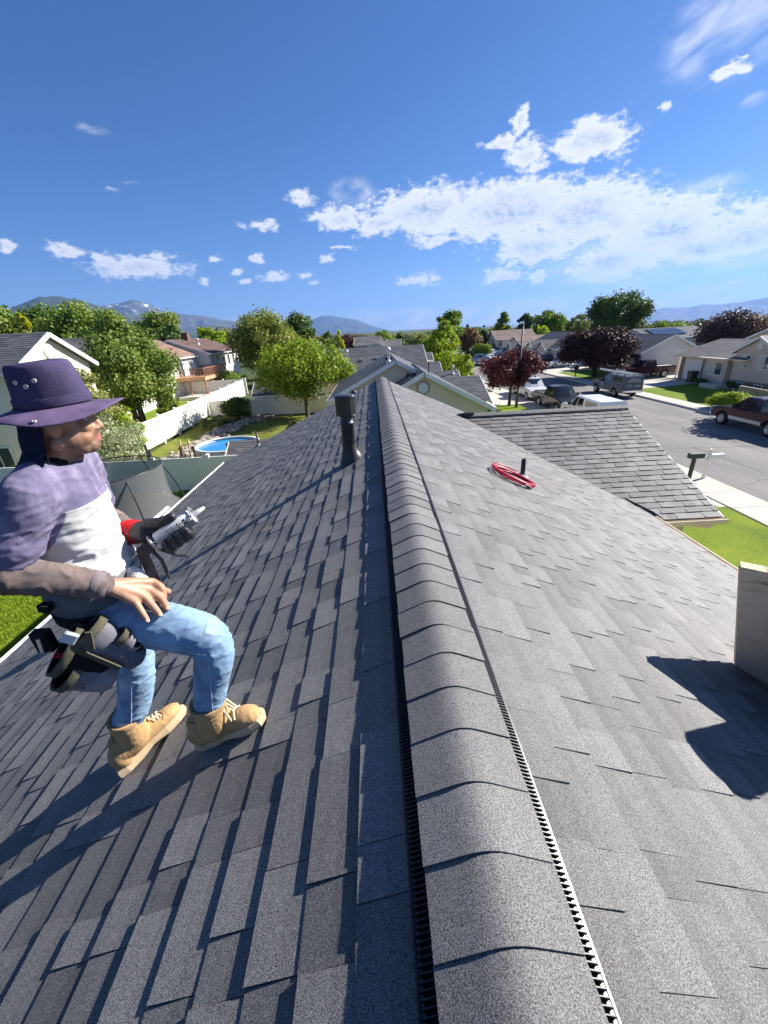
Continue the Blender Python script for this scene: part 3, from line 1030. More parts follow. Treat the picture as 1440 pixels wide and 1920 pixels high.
# ---- weathered plywood box standing on the right slope at the frame edge
ply = pbr('weathered_plywood', (0.80, 0.64, 0.44), 0.85, 0.18, 2.2, bump=0.2, bscale=30, aniso=(1, 1, 5), dirt=((0.26, 0.20, 0.14), 2.6, 0.55, 0.72))
edge_m = pbr('cut_wood_edge', (0.62, 0.50, 0.33), 0.8, 0.12, 8)
A = Vector((1.95, 2.05, G - 0.15)); BO = Vector((0.22, 0.0, 0)); d = Vector((0.80, -0.60, 0)); nb = Vector((0.60, 0.80, 0))
root = thing('plywood_box', 'weathered plywood box standing upright on the right roof slope', 'box', (A.x, A.y, G - M * A.x))
def rel(p): return Vector(p) - root.location
def board(name, a, along, length, thick, into, z_top, mat):
    mb = MB()
    n = 7; vs = []
    for i in range(n + 1):
        p = a + along * (length * i / n)
        wob = 0.006 * sin(i * 1.9)
        for q in (p, p + into * thick):
            q2 = q + BO; vs.append(rel((q2.x, q2.y, G - M * q2.x + 0.02))); vs.append(rel((q.x, q.y, z_top + wob * 0.6)))
    fs = []
    for i in range(n):
        b = i * 4; c = b + 4
        fs += [(b, c, c + 1, b + 1), (b + 2, b + 3, c + 3, c + 2), (b + 1, c + 1, c + 3, b + 3), (b, b + 2, c + 2, c)]
    fs += [(0, 1, 3, 2), (n * 4, n * 4 + 2, n * 4 + 3, n * 4 + 1)]
    mb.add(vs, fs)
    o = mb.build(name, mat, root); return o
board('front_panel', A, d, 1.0, 0.035, nb, A.z, ply)
board('side_panel', A + nb * 0.037, nb, 0.035, 0.9, d, A.z - 0.012, ply)
mb = MB(); 
for i in range(8):
    p0 = A + d * (i / 8); p1 = A + d * ((i + 1) / 8 - 0.004)
    mb.add([rel(p0 + Vector((0, 0, .004)) - nb * .004), rel(p1 + Vector((0, 0, .004)) - nb * .004), rel(p1 + Vector((0, 0, .004)) + nb * 0.075), rel(p0 + Vector((0, 0, .004)) + nb * 0.075),
            rel(p0 + Vector((0, 0, .016)) - nb * .004), rel(p1 + Vector((0, 0, .016)) - nb * .004), rel(p1 + Vector((0, 0, .016)) + nb * 0.075), rel(p0 + Vector((0, 0, .016)) + nb * 0.075)],
           [(3, 2, 1, 0), (4, 5, 6, 7), (0, 1, 5, 4), (1, 2, 6, 5), (2, 3, 7, 6), (3, 0, 4, 7)])
mb.build('top_strip', edge_m, root)
# unseen roll beside it, added to cast a rounded shadow on the slope
mb = MB(); rx_, ry_ = 2.30, 1.60
mb.lathe([(0.04, 0.0), (0.15, 0.0), (0.15, 1.30), (0.14, 1.32), (0.05, 1.315), (0.04, 1.28)], 24)
o = mb.build('shadow_roll', pbr('shadow_roll_dark', (0.06, 0.06, 0.06), 0.9)); o.location = (rx_, ry_, G - M * rx_ - 0.04)
tag(o, 'unseen dark roll added to cast the rounded shadow on the right slope', 'roll')
# ------------------------------------------------------------------ houses of the neighbourhood
tan_wall = pbr('tan_stucco_wall', (0.74, 0.64, 0.49), 0.9, 0.05, 1.2, coord='World', spec=0.2, bump=0.1)
cream_wall = pbr('cream_stucco_wall', (0.80, 0.72, 0.56), 0.9, 0.05, 1.2, coord='World', spec=0.2)
white_wall = pbr('white_siding_wall', (0.80, 0.78, 0.72), 0.8, 0.05, 1.2, coord='World', spec=0.2)
grey_wall = pbr('pale_grey_siding', (0.68, 0.65, 0.61), 0.8, 0.05, 1.2, coord='World', spec=0.2)
beige_wall = pbr('beige_stucco_wall', (0.62, 0.53, 0.45), 0.9, 0.05, 1.2, coord='World', spec=0.2)
brick_wall = pbr('brown_brick_wall', (0.17, 0.10, 0.075), 0.9, 0.35, 7.0, coord='World', spec=0.2)
stone_wall = pbr('stone_veneer', (0.24, 0.20, 0.165), 0.9, 0.5, 4.5, coord='World', spec=0.2)
roof_char = shingle_mat('roof_charcoal', (0.115, 0.118, 0.125), 0.25, 30.0, 1.0, 0.15)
roof_grey = shingle_mat('roof_grey', (0.155, 0.148, 0.145), 0.25, 30.0, 1.0, 0.15)
roof_brown = shingle_mat('roof_brown', (0.14, 0.092, 0.078), 0.25, 30.0, 1.0, 0.15)
roof_red = shingle_mat('roof_red_brown', (0.27, 0.175, 0.135), 0.25, 30.0, 1.0, 0.15)
roof_tan = shingle_mat('roof_tan', (0.27, 0.20, 0.165), 0.25, 30.0, 1.0, 0.15)
door_white = pbr('white_garage_door', (0.72, 0.73, 0.76), 0.5, 0.03, 2)
curtain_m = pbr('pale_curtain', (0.55, 0.57, 0.55), 0.8, 0.15, 4, aniso=(1, 1, 0.1))
glass = glass_mat()
rr = random.Random(23)


def slope_courses(mb, e0, e1, r0, r1, nrm, course=0.2, tw=0.7, t=0.016):
    """cover a roof plane, eave e0-e1 up to ridge r0-r1, with stepped courses of tabs"""
    e0, e1, r0, r1, nrm = map(Vector, (e0, e1, r0, r1, nrm))
    L = ((r0 + r1) / 2 - (e0 + e1) / 2).length
    n = max(2, int(L / course))
    for i in range(n):
        a0 = e0.lerp(r0, i / n); a1 = e1.lerp(r1, i / n)
        b0 = e0.lerp(r0, min(1, (i + 1.12) / n)); b1 = e1.lerp(r1, min(1, (i + 1.12) / n))
        W = (a1 - a0).length
        m = max(1, int(W / tw)); off = rr.random()
        cuts = [0.0] + [min(1, max(0, (k + off + rr.uniform(-.2, .2)) / m)) for k in range(m)] + [1.0]
        cuts = sorted(set(cuts))
        for u, v in zip(cuts, cuts[1:]):
            if v - u < 0.002: continue
            mb.ct = rr.choice((-0.2, -0.1, 0.02, 0.1, 0.18)) + rr.uniform(-.04, .04)
            p0, p1 = a0.lerp(a1, u), a0.lerp(a1, v); q0, q1 = b0.lerp(b1, u), b0.lerp(b1, v)
            mb.add([p0 + nrm * t, p1 + nrm * t, q1 + nrm * 0.001, q0 + nrm * 0.001, p0, p1], [(0, 1, 2, 3), (0, 4, 5, 1)])


def gable(root, a, b, zr, hl, hr, sl, zb, wm, rm, tm, oh=0.35, sr=None, walls=True, rake=0.3, course=0.2, tw=0.7, ends=(True, True)):
    """ridge from a to b (xy) at height zr; hl/hr = horizontal run to the left / right eave"""
    sr = sl if sr is None else sr
    a = Vector((a[0], a[1], 0)); b = Vector((b[0], b[1], 0))
    d = (b - a).normalized(); n = Vector((-d.y, d.x, 0)); Z = Vector((0, 0, 1))
    ro = root.location
    ra = a - d * rake; rb = b + d * rake
    mb = MB(); tr = MB()
    for sg, h, s in ((1, hl, sl), (-1, hr, sr)):
        r0, r1 = ra + Z * zr, rb + Z * zr
        e0, e1 = ra + n * (sg * h) + Z * (zr - s * h), rb + n * (sg * h) + Z * (zr - s * h)
        nn = (Z + n * (sg * s)).normalized()
        r0, r1, e0, e1 = [p - ro for p in (r0, r1, e0, e1)]
        mb.ct = 0.01
        dn = Vector((0, 0, -0.14))
        mb.add([e0, e1, r1, r0, e0 + dn, e1 + dn, r1 + dn, r0 + dn], [(0, 1, 2, 3), (4, 7, 6, 5), (0, 3, 7, 4), (1, 5, 6, 2)])
        slope_courses(mb, e0, e1, r0, r1, nn, course, tw)
        up = Vector((0, 0, 0.005))
        for (p, q, w) in ((e0, r0, -1), (e1, r1, 1)):
            o2 = d * (0.022 * w)
            if ends[0 if w < 0 else 1]:
                tr.beam(p + o2 + Vector((0, 0, -0.085)), q + o2 + Vector((0, 0, -0.085)), 0.04, 0.21)
        og = n * (sg * 0.03)
        tr.beam(e0 + og + Vector((0, 0, -0.075)), e1 + og + Vector((0, 0, -0.075)), 0.055, 0.14)
    ridge = MB()
    mb.ct = 0.05
    rc = [ra - ro + Z * zr, rb - ro + Z * zr]
    for sg, s in ((1, sl), (-1, sr)):
        w = n * (sg * 0.14) - Z * (s * 0.14)
        mb.add([rc[0] + Z * .03, rc[1] + Z * .03, rc[1] + w + Z * .02, rc[0] + w + Z * .02], [(0, 1, 2, 3)])
    mb.build('roof', rm, root, fix=False)
    tr.build('trim', tm, root)
    if walls:
        wl = MB()
        L, R = hl - oh, hr - oh
        zl, zq = zr - sl * L - 0.15, zr - sr * R - 0.15
        p = [a + n * L, b + n * L, b - n * R, a - n * R]
        zz = [zl, zl, zq, zq]
        vs = [q + Z * zb - ro for q in p] + [q + Z * z - ro for q, z in zip(p, zz)] + [a + Z * (zr - .15) - ro, b + Z * (zr - .15) - ro]
        wl.add(vs, [(0, 4, 5, 1), (2, 6, 7, 3), (1, 5, 9, 6, 2), (3, 7, 8, 4, 0)])
        wl.build('wall', wm, root)


def window(root, c, nrm, w, h, fm=None, gm=None, mull=1, fw=0.07, name='window', shade=False):
    """framed window; c centre on the wall, nrm outward (xy)"""
    fm = fm or white_trim; gm = gm or glass
    nrm = Vector((nrm[0], nrm[1], 0)).normalized(); r = Vector((-nrm.y, nrm.x, 0)); Z = Vector((0, 0, 1))
    c = Vector(c) - root.location
    mb = MB()
    def bar(x0, x1, z0, z1, d0, d1):
        vs = []
        for dd in (d0, d1):
            for (x, z) in ((x0, z0), (x1, z0), (x1, z1), (x0, z1)): vs.append(c + r * x + Z * z + nrm * dd)
        mb.add(vs, [(3, 2, 1, 0), (4, 5, 6, 7), (0, 1, 5, 4), (1, 2, 6, 5), (2, 3, 7, 6), (3, 0, 4, 7)])
    bar(-w / 2, w / 2, h / 2 - fw, h / 2, 0.003, .06); bar(-w / 2, w / 2, -h / 2, -h / 2 + fw, 0.003, .07)
    bar(-w / 2, -w / 2 + fw, -h / 2 + fw, h / 2 - fw, 0.003, .06); bar(w / 2 - fw, w / 2, -h / 2 + fw, h / 2 - fw, 0.003, .06)
    for k in range(mull):
        x = -w / 2 + w * (k + 1) / (mull + 1)
        bar(x - 0.025, x + 0.025, -h / 2 + fw, h / 2 - fw, 0.003, .05)
    f = mb.build(name, fm, root)
    x0, x1, z0, z1 = -w / 2 + fw, w / 2 - fw, -h / 2 + fw, h / 2 - fw
    for k in range(mull + 1):
        pn = MB()
        a = x0 + (x1 - x0) * k / (mull + 1); b2 = x0 + (x1 - x0) * (k + 1) / (mull + 1)
        pn.add([c + r * a + Z * z0 + nrm * .022, c + r * b2 + Z * z0 + nrm * .022, c + r * b2 + Z * z1 + nrm * .022, c + r * a + Z * z1 + nrm * .022], [(0, 1, 2, 3)])
        pn.build('pane', curtain_m if (shade and k % 2 == 0) else gm, f)
    return f


def garage_door(root, c, nrm, w, h):
    nrm = Vector((nrm[0], nrm[1], 0)).normalized(); r = Vector((-nrm.y, nrm.x, 0)); Z = Vector((0, 0, 1))
    c = Vector(c) - root.location
    mb = MB(); fr = MB()
    rows, cols = 4, 6
    def bar(m, x0, x1, z0, z1, d0, d1):
        vs = []
        for dd in (d0, d1):
            for (x, z) in ((x0, z0), (x1, z0), (x1, z1), (x0, z1)): vs.append(c + r * x + Z * z + nrm * dd)
        m.add(vs, [(3, 2, 1, 0), (4, 5, 6, 7), (0, 1, 5, 4), (1, 2, 6, 5), (2, 3, 7, 6), (3, 0, 4, 7)])
    for j in range(rows):
        bar(mb, -w / 2, w / 2, h * j / rows + .012, h * (j + 1) / rows - .004, .003, .025)
        for i in range(cols):
            bar(mb, -w / 2 + w * (i + .12) / cols, -w / 2 + w * (i + .88) / cols, h * (j + .2) / rows, h * (j + .8) / rows, .025, .032)
    bar(fr, -w / 2 - .1, -w / 2 - .003, 0, h + .1, .003, .06); bar(fr, w / 2 + .003, w / 2 + .1, 0, h + .1, .003, .06); bar(fr, -w / 2, w / 2, h + .003, h + .1, .003, .06)
    g = mb.build('garage_door', door_white, root)
    fr.build('door_frame', white_trim, g)


def slabwall(root, x0, x1, y0, y1, z0, z1, m, name='wall'):
    mb = MB(); mb.box(x0 - root.location.x, x1 - root.location.x, y0 - root.location.y, y1 - root.location.y, z0, z1)
    return mb.build(name, m, root)


def vents(root, pts, m, s=0.22):
    for p in pts:
        mb = MB(); p = Vector(p) - root.location
        mb.add([p + Vector((-s, -s, -.03)), p + Vector((s, -s, -.03)), p + Vector((s, s, -.03)), p + Vector((-s, s, -.03)), p + Vector((-s * .7, -s * .7, .16)), p + Vector((s * .7, -s * .7, .16)), p + Vector((s * .7, s * .7, .2)), p + Vector((-s * .7, s * .7, .2))],
               [(4, 5, 6, 7), (0, 1, 5, 4), (1, 2, 6, 5), (2, 3, 7, 6), (3, 0, 4, 7)])
        mb.build('roof_vent', m, root)


def stovepipe(root, p, h, r, m, name='vent_pipe'):
    mb = MB(); p = Vector(p) - root.location
    mb.lathe([(r, -0.2), (r, h), (r * 1.7, h + .01), (r * 1.7, h + .14), (r * .5, h + .2), (0, h + .2)], 12, origin=p)
    mb.lathe([(r * 2.4, -0.04), (r * 1.3, 0.10)], 12, origin=p)
    mb.build(name, m, root)


# --- next door: two white edged gables face us
N1 = thing('house', 'tan stucco house next door with two white edged gables and an octagonal vent', 'house', (2, 25, 0))
gable(N1, (1.08, 24.6), (1.08, 33), 4.66, 4.1, 4.1, 0.50, -0.2, tan_wall, roof_char, white_trim, tw=0.45)
gable(N1, (2.42, 22.3), (2.42, 28), 4.13, 2.2, 3.85, 0.53, -0.2, tan_wall, roof_char, white_trim, tw=0.45)
gable(N1, (4.0, 27.0), (6.25, 27.0), 3.28, 3.5, 3.5, 0.36, -0.3, tan_wall, roof_char, white_trim, tw=0.45)
gable(N1, (4.2, 31.5), (5.75, 31.5), 3.25, 3.2, 3.2, 0.36, -0.3, tan_wall, roof_char, white_trim, tw=0.45)
gable(N1, (2.6, 36.2), (5.1, 36.2), 3.62, 3.2, 3.2, 0.40, -0.3, tan_wall, roof_char, white_trim, tw=0.45)
mb = MB()
c = Vector((2.38, 22.28, 3.32)) - N1.location
oct_ = [(cos(pi / 8 + k * pi / 4), sin(pi / 8 + k * pi / 4)) for k in range(8)]
mb.prism([c + Vector((x * .40, 0, z * .40)) for x, z in oct_], (0, -0.02, 0))
v0 = mb.build('gable_vent', pbr('vent_surround', (0.42, 0.36, 0.28), 0.8), N1)
mb = MB()
ring = [c + Vector((x * .27, -0.022, z * .27)) for x, z in oct_]; rin = [c + Vector((x * .21, -0.022, z * .21)) for x, z in oct_]
f2 = [p + Vector((0, -.03, 0)) for p in ring]; f3 = [p + Vector((0, -.03, 0)) for p in rin]
mb.add(ring + rin + f2 + f3, [(i, (i + 1) % 8, 16 + (i + 1) % 8, 16 + i) for i in range(8)] + [(16 + i, 16 + (i + 1) % 8, 24 + (i + 1) % 8, 24 + i) for i in range(8)] + [(24 + i, 24 + (i + 1) % 8, 8 + (i + 1) % 8, 8 + i) for i in range(8)])
mb.add(rin, [tuple(range(8))])
for k in range(5):
    z = -.15 + .075 * k; hwv = min(.2, .28 - abs(z))
    mb.beam(c + Vector((-hwv, -.035, z)), c + Vector((hwv, -.035, z)), .02, .035)
mb.build('vent_louvre', white_trim, v0)
mb = MB()
gp = Vector((6.27, 22.05, 2.08)) - N1.location
mb.tube([gp, gp + Vector((0.02, .05, -.10)), gp + Vector((-.30, .2, -.28)), gp + Vector((-.36, .3, -.45)), gp + Vector((-.36, .3, -2.2))], .045, 8)
mb.beam(gp + Vector((0, -.05, .03)), gp + Vector((0, 3.5, .03)), .12, .1)
mb.build('downspout', white_trim, N1)
stovepipe(N1, (0.72, 25.6, 4.5), 0.62, 0.085, white_trim)
vents(N1, [(1.95, 22.9, 3.9), (1.75, 23.7, 3.8)], vent_black, .17)
vents(N1, [(0.85, 26.4, 4.56), (0.7, 27.3, 4.5)], vent_black, .17)
stovepipe(N1, (3.1, 25.5, 3.75), 0.45, 0.03, vent_black, 'plumbing_pipe')
stovepipe(N1, (5.6, 31.0, 3.1), 0.4, 0.05, white_trim)

N2 = thing('house', 'long charcoal roofed house beyond the next door gables', 'house', (1, 42, 0))
gable(N2, (-4.6, 42.6), (4.45, 42.6), 4.80, 6.0, 6.0, 0.40, -0.2, tan_wall, roof_char, white_trim, tw=0.6)
gable(N2, (4.7, 44.0), (5.5, 44.0), 4.0, 1.6, 1.6, 0.40, -0.2, tan_wall, roof_char, white_trim)
stovepipe(N2, (-2.55, 39.6, 3.6), 1.0, 0.09, white_trim)
vents(N2, [(0.1, 40.2, 3.86), (-1.3, 40.0, 3.78), (1.4, 38.6, 3.2)], pbr('grey_vent', (0.3, 0.3, 0.3), 0.5), .14)

N3 = thing('house', 'grey roofed house far down the row under the blue mountain', 'house', (0, 86, 0))
gable(N3, (-3.4, 88), (1.4, 88), 5.35, 4, 4, 0.36, -1, cream_wall, roof_grey, white_trim, tw=1.2, course=.35)
gable(N3, (0.5, 82), (0.5, 90), 4.3, 3.2, 3.2, 0.4, -1, cream_wall, roof_grey, white_trim, tw=1.2, course=.35)
gable(N3, (1.6, 90), (5.5, 90), 4.5, 4, 4, 0.35, -1, cream_wall, roof_grey, white_trim, tw=1.2, course=.35)
stovepipe(N3, (2.6, 82.5, 3.4), 1.1, .1, white_trim)

# --- left: cream house behind the fence
L1 = thing('house', 'cream house with dark shingle roof behind the worker\'s hat', 'house', (-21, 22, 0))
gable(L1, (-28, 22.0), (-16.3, 22.0), 6.92, 3.05, 3.1, 0.52, -0.2, cream_wall, roof_char, white_trim, tw=0.5)
mb = MB(); c = Vector((-16.28, 22.0, 6.05)) - L1.location
mb.lathe([(0.0, 0.0), (0.36, 0.0), (0.36, 0.03), (0.27, 0.035), (0.25, 0.012), (0, 0.012)], 24, origin=c, axis=(1, 0, 0)); mb.build('gable_vent', cream_wall, L1)
for (x, z) in ((-18.0, 3.75), (-20.6, 3.75), (-18.3, 1.3)):
    window(L1, (x, 19.24, z), (0, -1), 1.3, 1.5, white_trim, glass, 1)
window(L1, (-16.28, 22.4, 3.6), (1, 0), 1.4, 1.3, white_trim, glass, 1)
mb = MB()
mb.prism([Vector((-25, 19.2, 5.0)) - L1.location, Vector((-25, 17.6, 4.2)) - L1.location, Vector((-25, 17.6, 4.1)) - L1.location, Vector((-25, 19.2, 4.8)) - L1.location], (4.5, 0, 0))
mb.build('porch_roof', roof_char, L1)
L2 = thing('house', 'white house half hidden by the big leafy tree', 'house', (-25, 38, 0))
gable(L2, (-30, 38), (-21.5, 38), 6.9, 4.2, 4.2, 0.5, -0.2, white_wall, roof_grey, white_trim, tw=.8)
window(L2, (-21.48, 37.2, 3.6), (1, 0), 1.5, 1.4, white_trim, glass, 1)
window(L2, (-21.48, 39.2, 3.6), (1, 0), 1.2, 1.4, white_trim, glass, 1)

# --- brown roofed houses with the raised deck
B1 = thing('house', 'white house with red brown roof behind the timber deck', 'house', (-25, 48, 0))
gable(B1, (-25.6, 42.5), (-25.6, 52.2), 6.5, 5.0, 4.5, 0.42, 0, white_wall, roof_red, white_trim, tw=.8, oh=.4)
window(B1, (-21.48, 50.6, 3.55), (1, 0), 0.7, 1.3, white_trim, glass, 1)
window(B1, (-21.48, 47.6, 3.3), (1, 0), 1.6, 2.0, white_trim, glass, 1, name='patio_door')
B2 = thing('house', 'white house with dark brown roof and a row of upper windows', 'house', (-24, 58, 0))
gable(B2, (-24.4, 52.9), (-24.4, 64.2), 6.45, 5, 4.75, 0.36, 0, white_wall, roof_brown, white_trim, tw=.8, oh=.4)
for y, w in ((53.8, .6), (55.5, .7), (57.9, 1.1), (59.8, 1.0), (61.8, .9), (63.4, .7)):
    window(B2, (-20.03, y, 3.7), (1, 0), w, 1.35, white_trim, glass, 0)
for y in (55, 58.5, 62): window(B2, (-20.03, y, 1.3), (1, 0), 1.1, 1.2, white_trim, glass, 1)
mb = MB(); mb.box(-0.5, .3, -1.2, -.4, 5.9, 7.1); mb.box(-.55, .35, -1.25, -.35, 7.1, 7.2); mb.build('chimney', brick_wall, B2)
stovepipe(B2, (-22.6, 57, 5.8), .5, .1, white_trim)

wood_red = pbr('red_stained_deck_wood', (0.33, 0.15, 0.085), 0.8, 0.25, 5)
wood_pale = pbr('pale_deck_fascia', (0.55, 0.30, 0.17), 0.8, 0.2, 5)
DK = thing('deck', 'raised red brown timber deck with railing and stairs behind the white house', 'deck', (-20, 49.5, 0))
mb = MB()
for i in range(14): mb.box(-1.45, 1.55, -3.4 + i * .46, -3.4 + i * .46 + .43, 2.55, 2.60)
mb.build('deck_floor', wood_pale, DK)
mb = MB(); mb.box(1.551, 1.62, -3.45, 3.05, 2.25, 2.62); mb.box(-1.45, 1.55, -3.47, -3.401, 2.25, 2.62); mb.box(-1.45, 1.55, 3.04, 3.1, 2.25, 2.62); mb.build('fascia', wood_pale, DK)
for (x, y) in ((1.5, -3.3), (1.5, -1.2), (1.5, .9), (1.5, 2.95), (-.2, -3.3), (-.2, 2.95), (0.6, -.5)):
    mb = MB(); mb.beam((x, y, 0), (x, y, 2.549), .14, .14, up=(0, 1, 0)); mb.build('post', wood_red, DK)
mb = MB()
for y in np.arange(-3.35, 3.05, .27): mb.beam((1.58, y, 2.62), (1.58, y, 3.45), .05, .05, up=(0, 1, 0))
for x in np.arange(-1.2, 1.5, .27):
    mb.beam((x, -3.43, 2.62), (x, -3.43, 3.45), .05, .05, up=(0, 1, 0))
    mb.beam((x, 3.07, 2.62), (x, 3.07, 3.45), .05, .05, up=(0, 1, 0))
mb.beam((1.58, -3.5, 3.48), (1.58, 3.1, 3.48), .12, .06); mb.beam((-1.4, -3.43, 3.48), (1.5, -3.43, 3.48), .12, .06); mb.beam((-1.4, 3.07, 3.48), (1.5, 3.07, 3.48), .12, .06)
mb.build('railing', wood_red, DK)
mb = MB()
for i in range(12):
    z = 2.4 - i * .2; y = 3.3 + i * .24
    mb.box(.5, 1.5, y, y + .26, z - .04, z)
mb.beam((.48, 3.2, 2.4), (.48, 6.2, -.05), .06, .25); mb.beam((1.52, 3.2, 2.4), (1.52, 6.2, -.05), .06, .25)
mb.beam((1.52, 3.2, 3.4), (1.52, 6.1, 1.0), .06, .09)
for i in range(5): mb.beam((1.52, 3.4 + i * .65, 2.3 - i * .54), (1.52, 3.4 + i * .65, 3.3 - i * .54), .06, .06, up=(0, 1, 0))
mb.build('stairs', wood_red, DK)
mb = MB(); mb.bbox(-.4, .5, -1.5, -.8, 2.601, 3.35, .1); tag(mb.build('grill', vent_black, None), 'black covered grill standing on the timber deck', 'grill').location = (-20, 50, 0)

# --- across the street
R1 = thing('house', 'beige split level house with white garage door and bay window across the street', 'house', (35, 40, 0))
gable(R1, (36.8, 36.5), (36.8, 45.0), 3.75, 4.8, 4.8, 0.28, -0.2, beige_wall, roof_grey, cream_trim, tw=.6, oh=.9)
gable(R1, (32.5, 35.75), (41, 35.75), 4.30, 2.55, 2.55, 0.52, 0.62, beige_wall, roof_grey, white_trim, tw=.6)
slabwall(R1, 32.62, 40, 33.65, 37.85, -0.3, 0.615, stone_wall, 'stone_base')
slabwall(R1, 32.35, 33.2, 38.45, 41.15, -0.2, 2.28, beige_wall)
slabwall(R1, 32.80, 33.2, 37.90, 38.44, -0.2, 2.3, stone_wall, 'entry_wall')
slabwall(R1, 32.70, 33.0, 41.4, 41.9, -0.2, 2.3, stone_wall, 'stone_pier'); slabwall(R1, 32.70, 33.0, 44.5, 44.95, -0.2, 2.3, stone_wall, 'stone_pier')
garage_door(R1, (32.885, 43.2, 0.02), (-1, 0), 2.5, 1.95)
window(R1, (32.345, 39.7, 1.5), (-1, 0), 1.75, 1.3, white_trim, glass, 1, shade=True)
mb = MB(); mb.box(31.6 - 35, 32.3 - 35, -2.4, 1.3, 2.28, 2.42); mb.build('bay_gutter', cream_trim, R1)
window(R1, (32.49, 36.75, 2.25), (-1, 0), 1.0, 1.1, white_trim, glass, 1, shade=True)
window(R1, (32.49, 34.9, 2.25), (-1, 0), 1.0, 1.1, white_trim, glass, 1, shade=True)
window(R1, (32.61, 36.9, 0.22), (-1, 0), 0.95, 0.5, white_trim, glass, 1)
window(R1, (32.61, 34.9, 0.22), (-1, 0), 0.8, 0.5, white_trim, glass, 1)
mb = MB(); mb.lathe([(0, 0), (.3, 0), (.3, .03), (.22, .035), (.2, .012), (0, .012)], 20, origin=Vector((32.48, 35.75, 3.55)) - R1.location, axis=(-1, 0, 0)); mb.build('gable_vent', white_trim, R1)
mb = MB(); mb.tube([(-2.6, -2.0, 2.25), (-2.5, -2.0, 2.1), (-2.35, -2.03, 1.6), (-2.35, -2.03, -.2)], .045, 8); mb.build('downspout', white_trim, R1)
mb = MB(); mb.bbox(-4.1, -2.5, -2.6, -.6, -.2, .22, .04); mb.build('porch_step', concrete, R1)

R2 = thing('house', 'pale grey sided house with broad gable beside the driveway fence', 'house', (35, 56, 0))
gable(R2, (35.0, 50.2), (35.0, 62), 4.25, 3.75, 3.75, 0.50, -0.3, grey_wall, roof_char, white_trim, tw=.6)
slabwall(R2, 31.50, 31.58, 50.35, 61.9, -.3, 2.3, brick_wall, 'brick_front')
for y in (52.2, 56.0, 59.2):
    window(R2, (31.49, y, 1.15), (-1, 0), 1.2, 1.3, white_trim, glass, 1)
    for s in (-1, 1):
        mb = MB(); mb.box(31.42 - 35, 31.488 - 35, y + s * .8 - .17 - 56, y + s * .8 + .17 - 56, .5, 1.8); mb.build('shutter', cream_wall, R2)

SO = thing('house', 'dark roofed house with solar panels in the distance', 'house', (52, 78, 0))
gable(SO, (47.6, 78.5), (58, 78.5), 4.35, 6, 6, 0.26, -0.5, grey_wall, roof_char, white_trim, tw=1, course=.35)
solar_m = pbr('solar_panel_glass', (0.035, 0.045, 0.075), 0.15, 0.2, 2, spec=0.8)
for i in range(5):
    for j in range(2):
        mb = MB(); s0, s1 = .9 + j * 1.75, .9 + j * 1.75 + 1.65; x0 = 48.6 + i * 1.12
        za = lambda s: 4.35 - .26 * s + .12
        mb.prism([Vector((x0, 78.5 - s0, za(s0))) - SO.location, Vector((x0 + 1.04, 78.5 - s0, za(s0))) - SO.location, Vector((x0 + 1.04, 78.5 - s1, za(s1))) - SO.location, Vector((x0, 78.5 - s1, za(s1))) - SO.location], (0, 0, .05))
        mb.build('solar_panel', solar_m, SO)

R3 = thing('house', 'cream house with two small street gables behind the white parked cars', 'house', (32, 74, 0))
gable(R3, (33.6, 68.3), (33.6, 82), 4.60, 4.6, 4.6, 0.50, -.5, white_wall, roof_char, white_trim, tw=.8)
gable(R3, (28.6, 73.2), (33, 73.2), 3.55, 2.6, 2.6, 0.62, -.5, tan_wall, roof_grey, white_trim, tw=.8)
gable(R3, (29.0, 79.8), (33, 79.8), 3.25, 2.2, 2.2, 0.62, -.5, tan_wall, roof_grey, white_trim, tw=.8)
garage_door(R3, (28.585, 72.5, -.2), (-1, 0), 2.4, 1.75)
window(R3, (28.985, 79.8, 1.0), (-1, 0), 1.0, 1.2)
window(R3, (28.585, 74.85, .9), (-1, 0), .55, 1.6, white_trim, glass, 0)
R5 = thing('house', 'tan low house with grey hip roof between the two storey house and the cream house', 'house', (32, 88, 0))
gable(R5, (29.5, 90), (37, 90), 3.95, 5, 5, 0.34, -.5, tan_wall, roof_tan, white_trim, tw=1, course=.35)
gable(R5, (27.6, 87), (31, 87), 3.0, 2.0, 2.0, 0.8, -.5, tan_wall, roof_grey, white_trim, tw=1, course=.35)
window(R5, (27.58, 87, 1.0), (-1, 0), 1.2, 1.2)
R4 = thing('house', 'two storey pale house with tan roof at the far end of the street', 'house', (31, 100, 0))
gable(R4, (27.8, 101.5), (36.5, 101.5), 5.05, 4.6, 4.6, 0.40, -.9, grey_wall, roof_tan, white_trim, tw=1.2, course=.35)
gable(R4, (25.5, 99), (28, 99), 2.35, 3.4, 3.4, 0.36, -.9, grey_wall, roof_grey, white_trim, tw=1.2, course=.35)
for (x, z) in ((28.6, 2.4), (30.8, 2.4), (33, 2.4), (28.8, .2), (31, .2)): window(R4, (x, 97.23, z), (0, -1), 1.0, 1.3, white_trim, glass, 1)
window(R4, (27.78, 100.8, 2.6), (-1, 0), .9, 1.3)
R6 = thing('house', 'beige house at the right edge with a low roof behind the split level', 'house', (50, 50, 0))
gable(R6, (46, 50), (56, 50), 4.3, 4.5, 4.5, .4, -.3, beige_wall, roof_grey, white_trim, tw=1)
